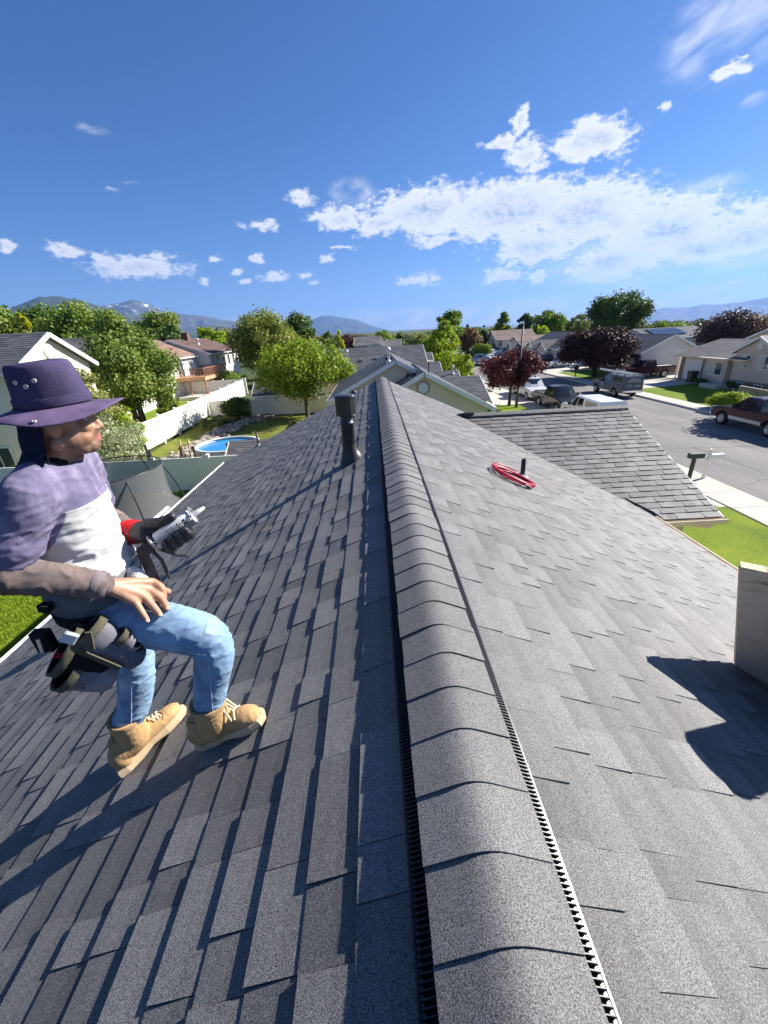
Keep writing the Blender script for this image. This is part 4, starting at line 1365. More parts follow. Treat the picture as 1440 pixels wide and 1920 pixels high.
# ------------------------------------------------------------------ yards, lawns, fences
def lawn_mat(name, a, b, c):
    m = bpy.data.materials.new(name); m.use_nodes = True
    T = NT(m.node_tree); p = T.n['Principled BSDF']; p.inputs['Roughness'].default_value = 0.9
    p.inputs['Specular IOR Level'].default_value = 0.15
    pos = T.new('ShaderNodeNewGeometry').outputs['Position']
    n1 = T.noise(pos, 0.55, 5.0, 0.65, 0.6); n2 = T.noise(pos, 9.0, 4.0, 0.7); n3 = T.noise(pos, 60.0, 2.0, 0.6)
    k = T.math('ADD', T.math('MULTIPLY', n1, 0.6), T.math('MULTIPLY', n2, 0.4))
    col = T.ramp(k, [(0.34, a), (0.5, b), (0.66, c)])
    col = T.mix(T.maprange(n3, 0.35, 0.7, 0.0, 0.55), col, tuple(x * 0.45 for x in a))
    T.put(p.inputs['Base Color'], col)
    bp = T.new('ShaderNodeBump'); bp.inputs['Strength'].default_value = 0.7; bp.inputs['Distance'].default_value = 0.03
    T.put(bp.inputs['Height'], T.math('ADD', n3, n2)); T.l.new(bp.outputs[0], p.inputs['Normal'])
    return m


def zg(x, y): return float(hterr(x, y))


_old_h = hterr
lawn_green = lawn_mat('lawn_green', (0.105, 0.165, 0.010), (0.190, 0.270, 0.012), (0.285, 0.335, 0.024))
lawn_dry = lawn_mat('lawn_dry', (0.095, 0.140, 0.018), (0.205, 0.230, 0.034), (0.36, 0.32, 0.10))
sheet('lawn', -13.9, 12.42, -4, 17.2, 0.012, lawn_green, 'bright green lawn around the house', 12, 6, hterr)
sheet('lawn', -14.3, 0.0, 17.4, 35.2, 0.012, lawn_dry, 'sunny patchy back lawn behind the white fence', 6, 6, hterr)
sheet('lawn', 4.8, 12.42, 16.6, 36.0, 0.012, lawn_green, 'lawn strip beside the next door house', 6, 6, hterr)
sheet('lawn', 25.36, 32.6, 28.2, 41.0, 0.012, lawn_green, 'lawn in front of the split level house', 8, 6, hterr)
sheet('lawn', 25.36, 31.4, 50.2, 59.0, 0.012, lawn_green, 'lawn under the dark purple tree across the street', 8, 6, hterr)
sheet('lawn', -30, -14.6, 17.4, 47.0, 0.012, lawn_green, 'lawn of the houses behind the long white fence', 6, 6, hterr)
sheet('driveway', 25.36, 33.0, 41.1, 45.9, 0.016, concrete, 'concrete driveway of the split level house', 8, 4, hterr)
sheet('driveway', 25.36, 36.0, 46.0, 50.0, 0.018, concrete, 'concrete driveway with the parked dark pickup', 8, 4, hterr)
sheet('driveway', 25.36, 34.0, 59.1, 68.0, 0.016, concrete, 'concrete driveway with the white parked cars', 8, 4, hterr)
sheet('driveway', 6.3, 12.42, 36.1, 44.0, 0.016, concrete, 'concrete driveway of the next door house', 6, 4, hterr)
sheet('driveway', 6.4, 12.42, 13.2, 14.4, 0.018, concrete, 'concrete driveway of the foreground garage', 6, 4, hterr)

# grass blades on the two lawns close to us
def blades(name, x0, x1, y0, y1, n, mat, label, hmin=.04, hmax=.09):
    x = rng.uniform(x0, x1, n); y = rng.uniform(y0, y1, n); z = hterr(x, y) + 0.01
    a = rng.uniform(0, 2 * pi, n); h = rng.uniform(hmin, hmax, n); w = rng.uniform(.006, .014, n)
    lx = rng.normal(0, .035, n); ly = rng.normal(0, .035, n)
    V = np.empty((n, 3, 3))
    V[:, 0] = np.stack([x - np.cos(a) * w, y - np.sin(a) * w, z], -1)
    V[:, 1] = np.stack([x + np.cos(a) * w, y + np.sin(a) * w, z], -1)
    V[:, 2] = np.stack([x + lx, y + ly, z + h], -1)
    me = bpy.data.meshes.new(name)
    me.vertices.add(3 * n); me.vertices.foreach_set('co', V.reshape(-1))
    me.loops.add(3 * n); me.loops.foreach_set('vertex_index', np.arange(3 * n))
    me.polygons.add(n); me.polygons.foreach_set('loop_start', np.arange(0, 3 * n, 3)); me.polygons.foreach_set('loop_total', np.full(n, 3))
    at = me.attributes.new('tone', 'FLOAT', 'FACE'); at.data.foreach_set('value', rng.uniform(0, 1, n))
    me.materials.append(mat); me.update(); me.validate()
    return tag(obj(name, me), label, kind='stuff')


blade_m = leaf_mat('grass_blade', (0.130, 0.205, 0.010), (0.32, 0.39, 0.030), 0.3)
blades('grass', 5.4, 12.4, 1.0, 9.0, 60000, blade_m, 'short bright grass of the front lawn')
blades('grass', -12.5, -5.6, 3.0, 12.5, 60000, blade_m, 'short bright grass of the side yard')

vinyl = pbr('white_vinyl', (0.88, 0.84, 0.76), 0.4, 0.04, 1.5, spec=0.4, dirt=((0.55, 0.53, 0.47), 1.2, 0.58, 0.85))


def fence(label, p0, p1, h, z0, z1, span=2.44, cap=True, mat=None, boards=15, group='white vinyl fences between the back yards'):
    mat = mat or vinyl
    p0 = Vector((p0[0], p0[1], 0)); p1 = Vector((p1[0], p1[1], 0))
    L = (p1 - p0).length; n = max(1, round(L / span)); d = (p1 - p0) / L; s = Vector((-d.y, d.x, 0))
    root = thing('fence', label, 'fence', (p0.x, p0.y, z0), 0, group)
    pm = MB(); pm.bbox(-.065, .065, -.065, .065, -.3, h + .07, .006); pm.prism([(-.085, -.085, h + .072), (.085, -.085, h + .072), (.085, .085, h + .072), (-.085, .085, h + .072)], (0, 0, .03))
    pm.add([(-.085, -.085, h + .103), (.085, -.085, h + .103), (.085, .085, h + .103), (-.085, .085, h + .103), (0, 0, h + .15)], [(0, 1, 4), (1, 2, 4), (2, 3, 4), (3, 0, 4)])
    pme = pm.mesh('post', mat)
    w = L / n
    bm_ = MB()
    u = lambda x, y, z: (d.x * x + s.x * y, d.y * x + s.y * y, z)
    nb = boards
    for i in range(nb):
        a = .07 + (w - .14) * i / nb; b = .07 + (w - .14) * (i + 1) / nb - .006
        vs = [u(a, -.02, .1), u(b, -.02, .1), u(b, .02, .1), u(a, .02, .1), u(a, -.02, h - .08), u(b, -.02, h - .08), u(b, .02, h - .08), u(a, .02, h - .08)]
        bm_.add(vs, [(0, 1, 5, 4), (2, 3, 7, 6), (1, 2, 6, 5), (3, 0, 4, 7)])
    bme = bm_.mesh('panel', mat)
    rmes = []
    for (za, zb) in ((.05, .16), (h - .12, h)):
        rm = MB()
        vs = [u(.066, -.03, za), u(w - .066, -.03, za), u(w - .066, .03, za), u(.066, .03, za), u(.066, -.03, zb), u(w - .066, -.03, zb), u(w - .066, .03, zb), u(.066, .03, zb)]
        rm.add(vs, [(3, 2, 1, 0), (4, 5, 6, 7), (0, 1, 5, 4), (1, 2, 6, 5), (2, 3, 7, 6), (3, 0, 4, 7)])
        rmes.append(rm.mesh('rail', mat))
    for i in range(n + 1):
        q = d * (w * i); zz = (z1 - z0) * i / n
        o = obj('post', pme, root); o.location = (q.x, q.y, zz)
        if i < n:
            o = obj('panel', bme, root); o.location = (q.x, q.y, zz + (z1 - z0) / n * .5)
            for rme in rmes:
                o = obj('rail', rme, root); o.location = (q.x, q.y, zz + (z1 - z0) / n * .5)
    return root


fence('long white vinyl fence running away along the left back yards', (-14.45, 17.5), (-14.45, 46.0), 1.68, 0.0, 0.45)
fence('white vinyl fence behind the trampoline across the side yard', (-22, 17.3), (-5.3, 17.3), 1.52, 0.02, 0.02)
fence('white vinyl fence behind the pool under the leafy maple', (-14.3, 35.4), (-3.0, 35.4), 1.42, 0.05, 0.0)
fence('short shaded white fence below the row of upper windows', (-22.0, 47.6), (-14.6, 47.6), 1.6, 0.45, 0.45)
fence('white vinyl fence panel between the garage and the grey house', (33.4, 46.2), (37.2, 46.2), 1.7, 0.2, 0.2, 1.9, group=None)

# low pale fence by the hedge at the right
tanboard = pbr('weathered_tan_boards', (0.36, 0.30, 0.23), 0.85, 0.2, 3)
F = thing('board_fence', 'low tan board fence behind the rounded bush across the street', 'fence', (28.6, 32.2, -0.12))
dv = Vector((-.35, -3.2, 0)).normalized()
for i in range(22):
    mb = MB(); p = dv * (i * .155); mb.beam(p + Vector((0, 0, 0)), p + Vector((0, 0, 1.0 + .015 * (i % 3))), .145, .03, up=(1, 0.1, 0)); mb.build('board', tanboard, F)
mb = MB(); mb.beam(Vector((-.03, 0, 1.04)), dv * 3.4 + Vector((-.03, 0, 1.04)), .1, .05); mb.beam(Vector((.05, 0, .3)), dv * 3.4 + Vector((.05, 0, .3)), .04, .08); mb.build('top_rail', pbr('pale_rail', (0.55, 0.5, 0.42), 0.8), F)

# dark red board fence behind the trees at the left
redboard = pbr('dark_red_boards', (0.22, 0.065, 0.05), 0.8, 0.25, 4)
F = thing('board_fence', 'dark red board fence with pale posts beside the two cypress shrubs', 'fence', (-25.2, 41.2, 0.2))
for i in range(30):
    mb = MB(); x = i * .165; mb.box(x, x + .16, -.012, .012, .15, 1.30); mb.build('board', redboard, F)
for i in range(4):
    mb = MB(); x = -.1 + i * 1.68; mb.box(x - .06, x + .06, -.075, -.014, -.1, 1.42); mb.build('post', vinyl, F)
mb = MB(); mb.box(-.1, 5.0, -.05, .05, .02, .14); mb.build('bottom_rail', vinyl, F)
F = thing('board_fence', 'short brown timber fence below the concrete patio', 'fence', (-17.3, 40.5, 0.2))
for i in range(20):
    mb = MB(); y = i * .2; mb.box(-.015, .015, y, y + .19, 0, 1.0); mb.build('board', redboard if i % 4 else wood_pale, F)
mb = MB(); mb.box(-21, -16.4, 44.6, 47.2, 0.3, .78); tag(mb.build('patio', concrete), 'pale concrete patio below the timber deck', kind='structure')

# ---- sheds
def shed(label, a, b, zr, h, sl, zb, wm, rm):
    r = thing('shed', label, 'shed', ((a[0] + b[0]) / 2, (a[1] + b[1]) / 2, 0))
    gable(r, a, b, zr, h, h, sl, zb, wm, rm, white_trim, oh=.15, rake=.15, course=.14, tw=.3)
    return r


sh1 = shed('small grey roofed shed just behind the near white fence', (-7.05, 18.95), (-4.6, 18.95), 1.78, 1.1, .55, 0, beige_wall, roof_grey)
sh2 = shed('dark roofed garden shed behind the leafy maple', (-10.6, 37.4), (-7.6, 37.4), 2.62, 1.6, .6, 0, grey_wall, roof_char)

# ---- swimming pool
pool_blue = pbr('pool_liner_blue', (0.03, 0.30, 0.62), 0.5, 0.12, 2)
pool_white = pbr('pool_wall', (0.62, 0.60, 0.55), 0.5, 0.06, 3)
PL = thing('swimming_pool', 'round above ground pool with bright blue water in the back yard', 'pool', (-8.25, 21.4, 0.0))
R0 = 1.62
mb = MB(); mb.lathe([(R0, 0), (R0, 1.08), (R0 - .03, 1.08), (R0 - .03, 0.0)], 48, cap=False); mb.build('pool_wall', pool_white, PL)
mb = MB(); mb.lathe([(R0 - .07, 1.082), (R0 + .07, 1.082), (R0 + .07, 1.115), (R0 - .07, 1.115), (R0 - .07, 1.083)], 48, cap=False); mb.build('rim', pbr('pool_rim', (0.75, 0.74, 0.70), 0.4), PL)
mb = MB(); mb.lathe([(R0 - .032, .98), (R0 - .032, .3), (0, .3)], 48, cap=False); mb.build('liner', pool_blue, PL)
wm_ = bpy.data.materials.new('pool_water'); wm_.use_nodes = True
T = NT(wm_.node_tree); b = T.n['Principled BSDF']; b.inputs['Base Color'].default_value = (0.03, 0.26, 0.58, 1); b.inputs['Roughness'].default_value = 0.06
pos = T.new('ShaderNodeNewGeometry').outputs['Position']; bp = T.new('ShaderNodeBump'); bp.inputs['Strength'].default_value = .25; bp.inputs['Distance'].default_value = .05
T.put(bp.inputs['Height'], T.noise(pos, 5, 3)); T.l.new(bp.outputs[0], b.inputs['Normal'])
mb = MB(); mb.lathe([(R0 - .034, .985), (0, .985)], 48, cap=False); mb.build('water', wm_, PL)
for k in range(14):
    a = 2 * pi * k / 14; mb = MB(); mb.beam((R0 * 1.02 * cos(a), R0 * 1.02 * sin(a), 0), (R0 * 1.02 * cos(a), R0 * 1.02 * sin(a), 1.08), .06, .08, up=(cos(a), sin(a), 0)); mb.build('upright', pool_white, PL)
LD = thing('ladder', 'pale wooden A frame ladder standing at the pool', 'ladder', (-10.3, 21.0, 0.02))
lw = pbr('pale_timber', (0.50, 0.37, 0.20), 0.8, 0.2, 6)
for sx in (-.22, .22):
    for sy in (-.5, .5):
        mb = MB(); mb.beam((sx * 1.3, sy, 0), (sx, 0, 1.5), .06, .05, up=(1, 0, 0)); mb.build('leg', lw, LD)
for k in range(4):
    f = .22 + k * .2; mb = MB(); mb.beam((-.29 * (1 - f * .2), -.5 * (1 - f), 1.5 * f), (.29 * (1 - f * .2), -.5 * (1 - f), 1.5 * f), .08, .03); mb.build('rung', lw, LD)
# dark wire enclosure round the pool
WF = thing('wire_fence', 'thin dark wire fence with posts around the pool', 'fence', (-10, 20, 0))
iron = pbr('dark_iron', (0.05, 0.045, 0.04), 0.5, 0.2, 8)
pts = [(-11.9, 20.2), (-11.2, 19.2), (-9.75, 19.3), (-9.15, 19.35), (-7.6, 19.6)] + [(-5.6, 22.5), (-5.2, 24.2), (-5.0, 26.0), (-6.2, 27.8), (-8, 28.4)]
for i, (x, y) in enumerate(pts):
    mb = MB(); thick = .09 if i < 5 else .035
    mb.beam((x + 10, y - 20, 0), (x + 10, y - 20, 1.55 if i < 5 else 1.15), thick, thick, up=(0, 1, 0)); mb.build('post', iron, WF)
mb = MB()
for seg in (pts[:5], pts[5:]):
    for (a, b) in zip(seg, seg[1:]):
        for z in (.25, .7, 1.1): mb.beam((a[0] + 10, a[1] - 20, z), (b[0] + 10, b[1] - 20, z), .012, .012)
mb.build('wire', iron, WF)
mb = MB(); mb.lathe([(0, 0), (.42, 0.02), (.42, .5), (.38, .62), (.12, .78), (0, .8)], 20)
o = mb.build('pool_filter', pbr('dark_cover', (0.05, 0.05, 0.045), .7)); o.location = (-10.75, 20.3, 0.01); tag(o, 'dark rounded pool filter under the wooden ladder', 'filter')

# ---- border of loose rocks
def rocks(path, n, spread, smin, smax, name, label, mat, seed):
    r = random.Random(seed); mb = MB()
    P = [Vector((x, y, 0)) for x, y in path]
    base = [(1, 1, 1), (1, -1, -1), (-1, 1, -1), (-1, -1, 1)]
    for i in range(n):
        t = r.random() * (len(P) - 1); k = int(t); q = P[k].lerp(P[k + 1], t - k)
        x, y = q.x + r.gauss(0, spread), q.y + r.gauss(0, spread)
        s = r.uniform(smin, smax); m = Matrix.Rotation(r.uniform(0, 6.28), 4, 'Z') @ Matrix.Diagonal((s * r.uniform(.8, 1.3), s * r.uniform(.7, 1.1), s * r.uniform(.55, .8), 1))
        vs = []
        for (rad, z, c) in ((.55, -.6, 5), (1.0, 0, 6), (.8, .55, 5), (.25, .85, 3)):
            for j in range(6):
                a = 2 * pi * j / 6; f = rad * r.uniform(.8, 1.15); vs.append(Vector((x, y, zg(x, y) + s * .25)) + (m @ Vector((f * cos(a), f * sin(a), z * r.uniform(.9, 1.1)))))
        mb.ct = r.uniform(-.35, .35) or .01
        mb.add(vs, [(a * 6 + j, a * 6 + (j + 1) % 6, a * 6 + 6 + (j + 1) % 6, a * 6 + 6 + j) for a in range(3) for j in range(6)] + [(18, 19, 20, 21, 22, 23)])
    o = mb.build(name, mat); return tag(o, label, kind='stuff')


rock_m = pbr('rock_grey_tan', (0.34, 0.29, 0.24), 0.9, 0.25, 5, tone=1.0)
rocks([(-11.9, 21.5), (-11.9, 24), (-11.7, 27), (-11.4, 30), (-10.6, 33), (-9.4, 34.5)], 330, .45, .12, .3, 'rocks', 'border of tan and grey rocks in the back yard', rock_m, 4)
rocks([(31.9, 33.5), (31.9, 38.0)], 60, .3, .1, .25, 'rocks', 'rocks at the foot of the split level house', rock_m, 6)

# ---- trampoline with net
TR = thing('trampoline', 'trampoline with black safety net on the side yard grass', 'trampoline', (-9.3, 13.0, 0.012))
R1_, ZM, ZT = 1.95, 0.80, 2.42
blk = pbr('black_tube', (0.03, 0.03, 0.032), 0.35, 0.15, 5, spec=.5)
mb = MB(); mb.tube([(R1_ * cos(a), R1_ * sin(a), ZM) for a in np.linspace(0, 2 * pi, 49)], .03, 8); mb.build('frame', blk, TR)
mb = MB(); mb.lathe([(R1_ - .12, ZM + .03), (R1_ + .04, ZM + .02), (R1_ + .06, ZM - .05)], 48, cap=False); mb.build('spring_pad', pbr('grey_pad', (0.12, 0.12, 0.125), .6), TR)
mb = MB(); mb.lathe([(0, ZM), (R1_ - .12, ZM + .01)], 48, cap=False); mb.build('jumping_mat', pbr('mat_black', (0.035, 0.035, 0.038), .75), TR)
for k in range(6):
    a = 2 * pi * k / 6 + .35
    pts = []
    for t in np.linspace(0, 1, 12):
        r = R1_ * (1.0 + .10 * sin(pi * t)) - (.28 * max(0, t - .4) / .6) * 1.0
        pts.append((r * cos(a), r * sin(a), .02 + (ZT - .02) * t))
    mb = MB(); mb.tube(pts, .024, 8); mb.build('net_pole', blk, TR)
mb = MB(); RT_ = R1_ - .27; mb.tube([(RT_ * cos(a), RT_ * sin(a), ZT) for a in np.linspace(0, 2 * pi, 49)], .02, 8); mb.build('top_ring', blk, TR)
for k in range(4):
    a = 2 * pi * k / 4; mb = MB(); c1, c2 = a - .22, a + .22
    mb.tube([(R1_ * cos(c1), R1_ * sin(c1), ZM - .03), (R1_ * cos(c1), R1_ * sin(c1), .03), (R1_ * cos(c2), R1_ * sin(c2), .03), (R1_ * cos(c2), R1_ * sin(c2), ZM - .03)], .025, 8); mb.build('leg', blk, TR)
nm = bpy.data.materials.new('net_mesh'); nm.use_nodes = True
T = NT(nm.node_tree); b = T.n['Principled BSDF']; b.inputs['Base Color'].default_value = (0.17, 0.17, 0.175, 1); b.inputs['Roughness'].default_value = .8
tb = T.new('ShaderNodeBsdfTransparent'); ms = T.new('ShaderNodeMixShader'); ms.inputs[0].default_value = .52
T.l.new(tb.outputs[0], ms.inputs[1]); T.l.new(b.outputs[0], ms.inputs[2]); T.l.new(ms.outputs[0], T.n['Material Output'].inputs[0])
mb = MB(); prof = []
for t in np.linspace(0, 1, 8): prof.append((R1_ - .12 - .10 * t - .09 * sin(pi * t), ZM + .03 + (ZT - ZM - .03) * t))
mb.lathe(prof, 48, cap=False); mb.build('net', nm, TR, fix=False)

# ---- street furniture
dkm = pbr('dark_green_post', (0.05, 0.055, 0.05), .6, .2, 6)
MBX = thing('mailbox', 'dark mailbox on a dark post beside the near sidewalk', 'mailbox', (12.85, 15.75, -.29))
mb = MB(); mb.beam((0, 0, -.2), (0, 0, 1.08), .11, .11, up=(0, 1, 0)); mb.build('post', dkm, MBX)
mb = MB(); pr = [(-.11, 0), (.11, 0), (.11, .13)] + [(.11 * cos(a), .13 + .09 * sin(a)) for a in np.linspace(.3, pi - .3, 6)] + [(-.11, .13)]
mb.prism([(-.25, x, 1.08 + z) for x, z in pr], (.58, 0, 0)); mb.build('box', dkm, MBX)
mb = MB(); mb.prism([(.331, x * .96, 1.085 + z * .96) for x, z in pr], (.012, 0, 0)); mb.build('door', pbr('dark_green_door', (0.04, 0.045, 0.04), .5), MBX)
MBX = thing('mailbox', 'white mailbox on a white post beside the dark mailbox', 'mailbox', (13.72, 16.05, -.29))
mb = MB(); mb.beam((0, 0, -.2), (0.0, 0, 1.32), .10, .10, up=(0, 1, 0)); mb.beam((-.12, 0, .86), (.42, 0, .86), .09, .09); mb.beam((0, 0, .55), (.28, 0, .84), .06, .06, up=(0, 1, 0)); mb.build('post', vinyl, MBX)
mb = MB(); mb.prism([(-.02 + .06, x, .905 + z) for x, z in pr], (.50, 0, 0)); mb.build('box', vinyl, MBX)
mb = MB(); mb.prism([(.541, x * .96, .91 + z * .96) for x, z in pr], (.012, 0, 0)); mb.build('door', white_trim, MBX)
MBX = thing('mailbox', 'small black mailbox on a thin post across the street', 'mailbox', (25.1, 52.5, -.26))
mb = MB(); mb.beam((0, 0, -.2), (0, 0, 1.0), .1, .1, up=(0, 1, 0)); mb.build('post', dkm, MBX)
mb = MB(); mb.prism([(-.3, x, 1.0 + z) for x, z in pr], (.5, 0, 0)); mb.build('box', vent_black, MBX)
LP = thing('street_lamp', 'dark street lamp pole behind the near purple tree', 'street lamp', (11.75, 34.6, -.27))
mb = MB(); mb.lathe([(.13, -.2), (.12, .9), (.085, 1.0), (.06, 6.5), (.0, 6.52)], 14); mb.build('pole', pbr('dark_lamp_pole', (0.045, 0.04, 0.038), .5), LP)
mb = MB(); mb.tube([(0, 0, 6.35), (.4, 0, 6.55), (.9, 0, 6.6)], .035, 8); mb.build('arm', MATS['dark_lamp_pole'], LP)
mb = MB(); mb.bbox(.8, 1.35, -.12, .12, 6.53, 6.68, .03); mb.build('lamp_head', MATS['dark_lamp_pole'], LP)
BN = thing('wheelie_bin', 'black wheeled rubbish bin in front of the white garage door', 'bin', (31.7, 41.5, -.02))
mb = MB(); mb.prism([(-.30, -.28, .08), (.30, -.28, .08), (.36, -.34, 1.0), (-.36, -.34, 1.0)], (0, .001, 0))
mb = MB(); vs = [(-.28, -.27, .08), (.28, -.27, .08), (.28, .27, .08), (-.28, .27, .08), (-.36, -.34, 1.02), (.36, -.34, 1.02), (.36, .34, 1.02), (-.36, .34, 1.02)]
mb.add(vs, [(3, 2, 1, 0), (4, 5, 6, 7), (0, 1, 5, 4), (1, 2, 6, 5), (2, 3, 7, 6), (3, 0, 4, 7)]); mb.build('body', vent_black, BN)
mb = MB(); mb.bbox(-.39, .39, -.38, .40, 1.024, 1.11, .03); mb.build('lid', vent_black, BN)
for s in (-1, 1):
    mb = MB(); mb.lathe([(0, -.03), (.12, -.03), (.12, .03), (0, .03)], 14, origin=(s * .3, .3, .12), axis=(1, 0, 0)); mb.build('wheel', vent_black, BN)
# ------------------------------------------------------------------ trees and shrubs
bark = pbr('bark', (0.12, 0.09, 0.065), 0.95, 0.3, 6, bump=0.5, bscale=20, aniso=(3, 3, 0.6))
bark_dark = pbr('dark_bark', (0.05, 0.038, 0.033), 0.95, 0.3, 6, bump=0.4, bscale=20, aniso=(3, 3, 0.6))
LEAF = {
    'maple': leaf_mat('leaf_maple', (0.103, 0.183, 0.017), (0.393, 0.461, 0.037), 0.35),
    'leafy': leaf_mat('leaf_leafy', (0.092, 0.155, 0.029), (0.325, 0.395, 0.084), 0.3),
    'olive': leaf_mat('leaf_olive', (0.139, 0.161, 0.050), (0.393, 0.406, 0.142), 0.3),
    'willow': leaf_mat('leaf_willow', (0.128, 0.166, 0.033), (0.360, 0.386, 0.087), 0.32),
    'dark': leaf_mat('leaf_dark', (0.046, 0.090, 0.021), (0.139, 0.209, 0.040), 0.25),
    'green': leaf_mat('leaf_green', (0.082, 0.155, 0.021), (0.268, 0.364, 0.047), 0.32),
    'bright': leaf_mat('leaf_bright', (0.139, 0.226, 0.017), (0.440, 0.536, 0.037), 0.35),
    'yellow': leaf_mat('leaf_yellow', (0.371, 0.364, 0.021), (0.600, 0.600, 0.050), 0.35),
    'plum': leaf_mat('leaf_plum', (0.035, 0.012, 0.018), (0.185, 0.046, 0.059), 0.28),
    'plumdark': leaf_mat('leaf_plum_dark', (0.018, 0.011, 0.014), (0.084, 0.026, 0.031), 0.18),
    'plumgrey': leaf_mat('leaf_plum_grey', (0.035, 0.022, 0.024), (0.176, 0.105, 0.101), 0.22),
    'rust': leaf_mat('leaf_rust', (0.116, 0.065, 0.029), (0.279, 0.183, 0.074), 0.25),
    'spruce': leaf_mat('leaf_spruce', (0.037, 0.070, 0.029), (0.103, 0.150, 0.070), 0.15),
    'cypress': leaf_mat('leaf_cypress', (0.051, 0.107, 0.013), (0.232, 0.290, 0.029), 0.25),
    'wood': leaf_mat('leaf_far_wood', (0.035, 0.060, 0.016), (0.11, 0.14, 0.045), 0.2),
    'white': leaf_mat('leaf_flowering', (0.116, 0.183, 0.050), (0.600, 0.600, 0.417), 0.3),
}


def leaf_cloud(centers, radii, n, size, r, flat=0.75, tone_c=None):
    """n leaf quads spread through soft clumps; returns vertex array and tone per leaf"""
    k = len(centers)
    w = radii ** 2.2; w = w / w.sum()
    ci = r.choice(k, n, p=w)
    d = r.normal(size=(n, 3)); d /= np.linalg.norm(d, axis=1)[:, None]
    rad = radii[ci] * (r.uniform(0.25, 1.0, n) ** 0.55) * (1 + 0.16 * r.normal(size=n))
    far = r.uniform(0, 1, n) < 0.10
    rad = np.where(far, rad * r.uniform(1.05, 1.32, n), rad)
    p = centers[ci] + d * rad[:, None] * np.array([1, 1, flat])
    # leaf orientation: outward with scatter, hanging a little
    nn = d + r.normal(size=(n, 3)) * 0.75 + np.array([0, 0, 0.35])
    nn /= np.linalg.norm(nn, axis=1)[:, None]
    t = np.cross(nn, r.normal(size=(n, 3))); t /= np.linalg.norm(t, axis=1)[:, None] + 1e-9
    b = np.cross(nn, t)
    s = size * r.uniform(0.6, 1.35, n)
    l, wd = s[:, None] * 0.62, s[:, None] * 0.40
    V = np.empty((n, 4, 3))
    V[:, 0] = p - t * l; V[:, 1] = p - b * wd + nn * s[:, None] * 0.10; V[:, 2] = p + t * l; V[:, 3] = p + b * wd + nn * s[:, None] * 0.10
    tc = r.uniform(0.0, 1.0, k)[ci] if tone_c is None else tone_c[ci]
    tone = np.clip(0.45 * tc + 0.55 * r.uniform(0, 1, n), 0.02, 1)
    return V, tone


def leaf_mesh(name, V, tone, mat):
    n = len(V)
    me = bpy.data.meshes.new(name)
    me.vertices.add(4 * n); me.vertices.foreach_set('co', V.reshape(-1))
    me.loops.add(4 * n); me.loops.foreach_set('vertex_index', np.arange(4 * n))
    me.polygons.add(n); me.polygons.foreach_set('loop_start', np.arange(0, 4 * n, 4)); me.polygons.foreach_set('loop_total', np.full(n, 4))
    at = me.attributes.new('tone', 'FLOAT', 'FACE'); at.data.foreach_set('value', tone)
    me.materials.append(mat); me.update(); me.validate()
    return me


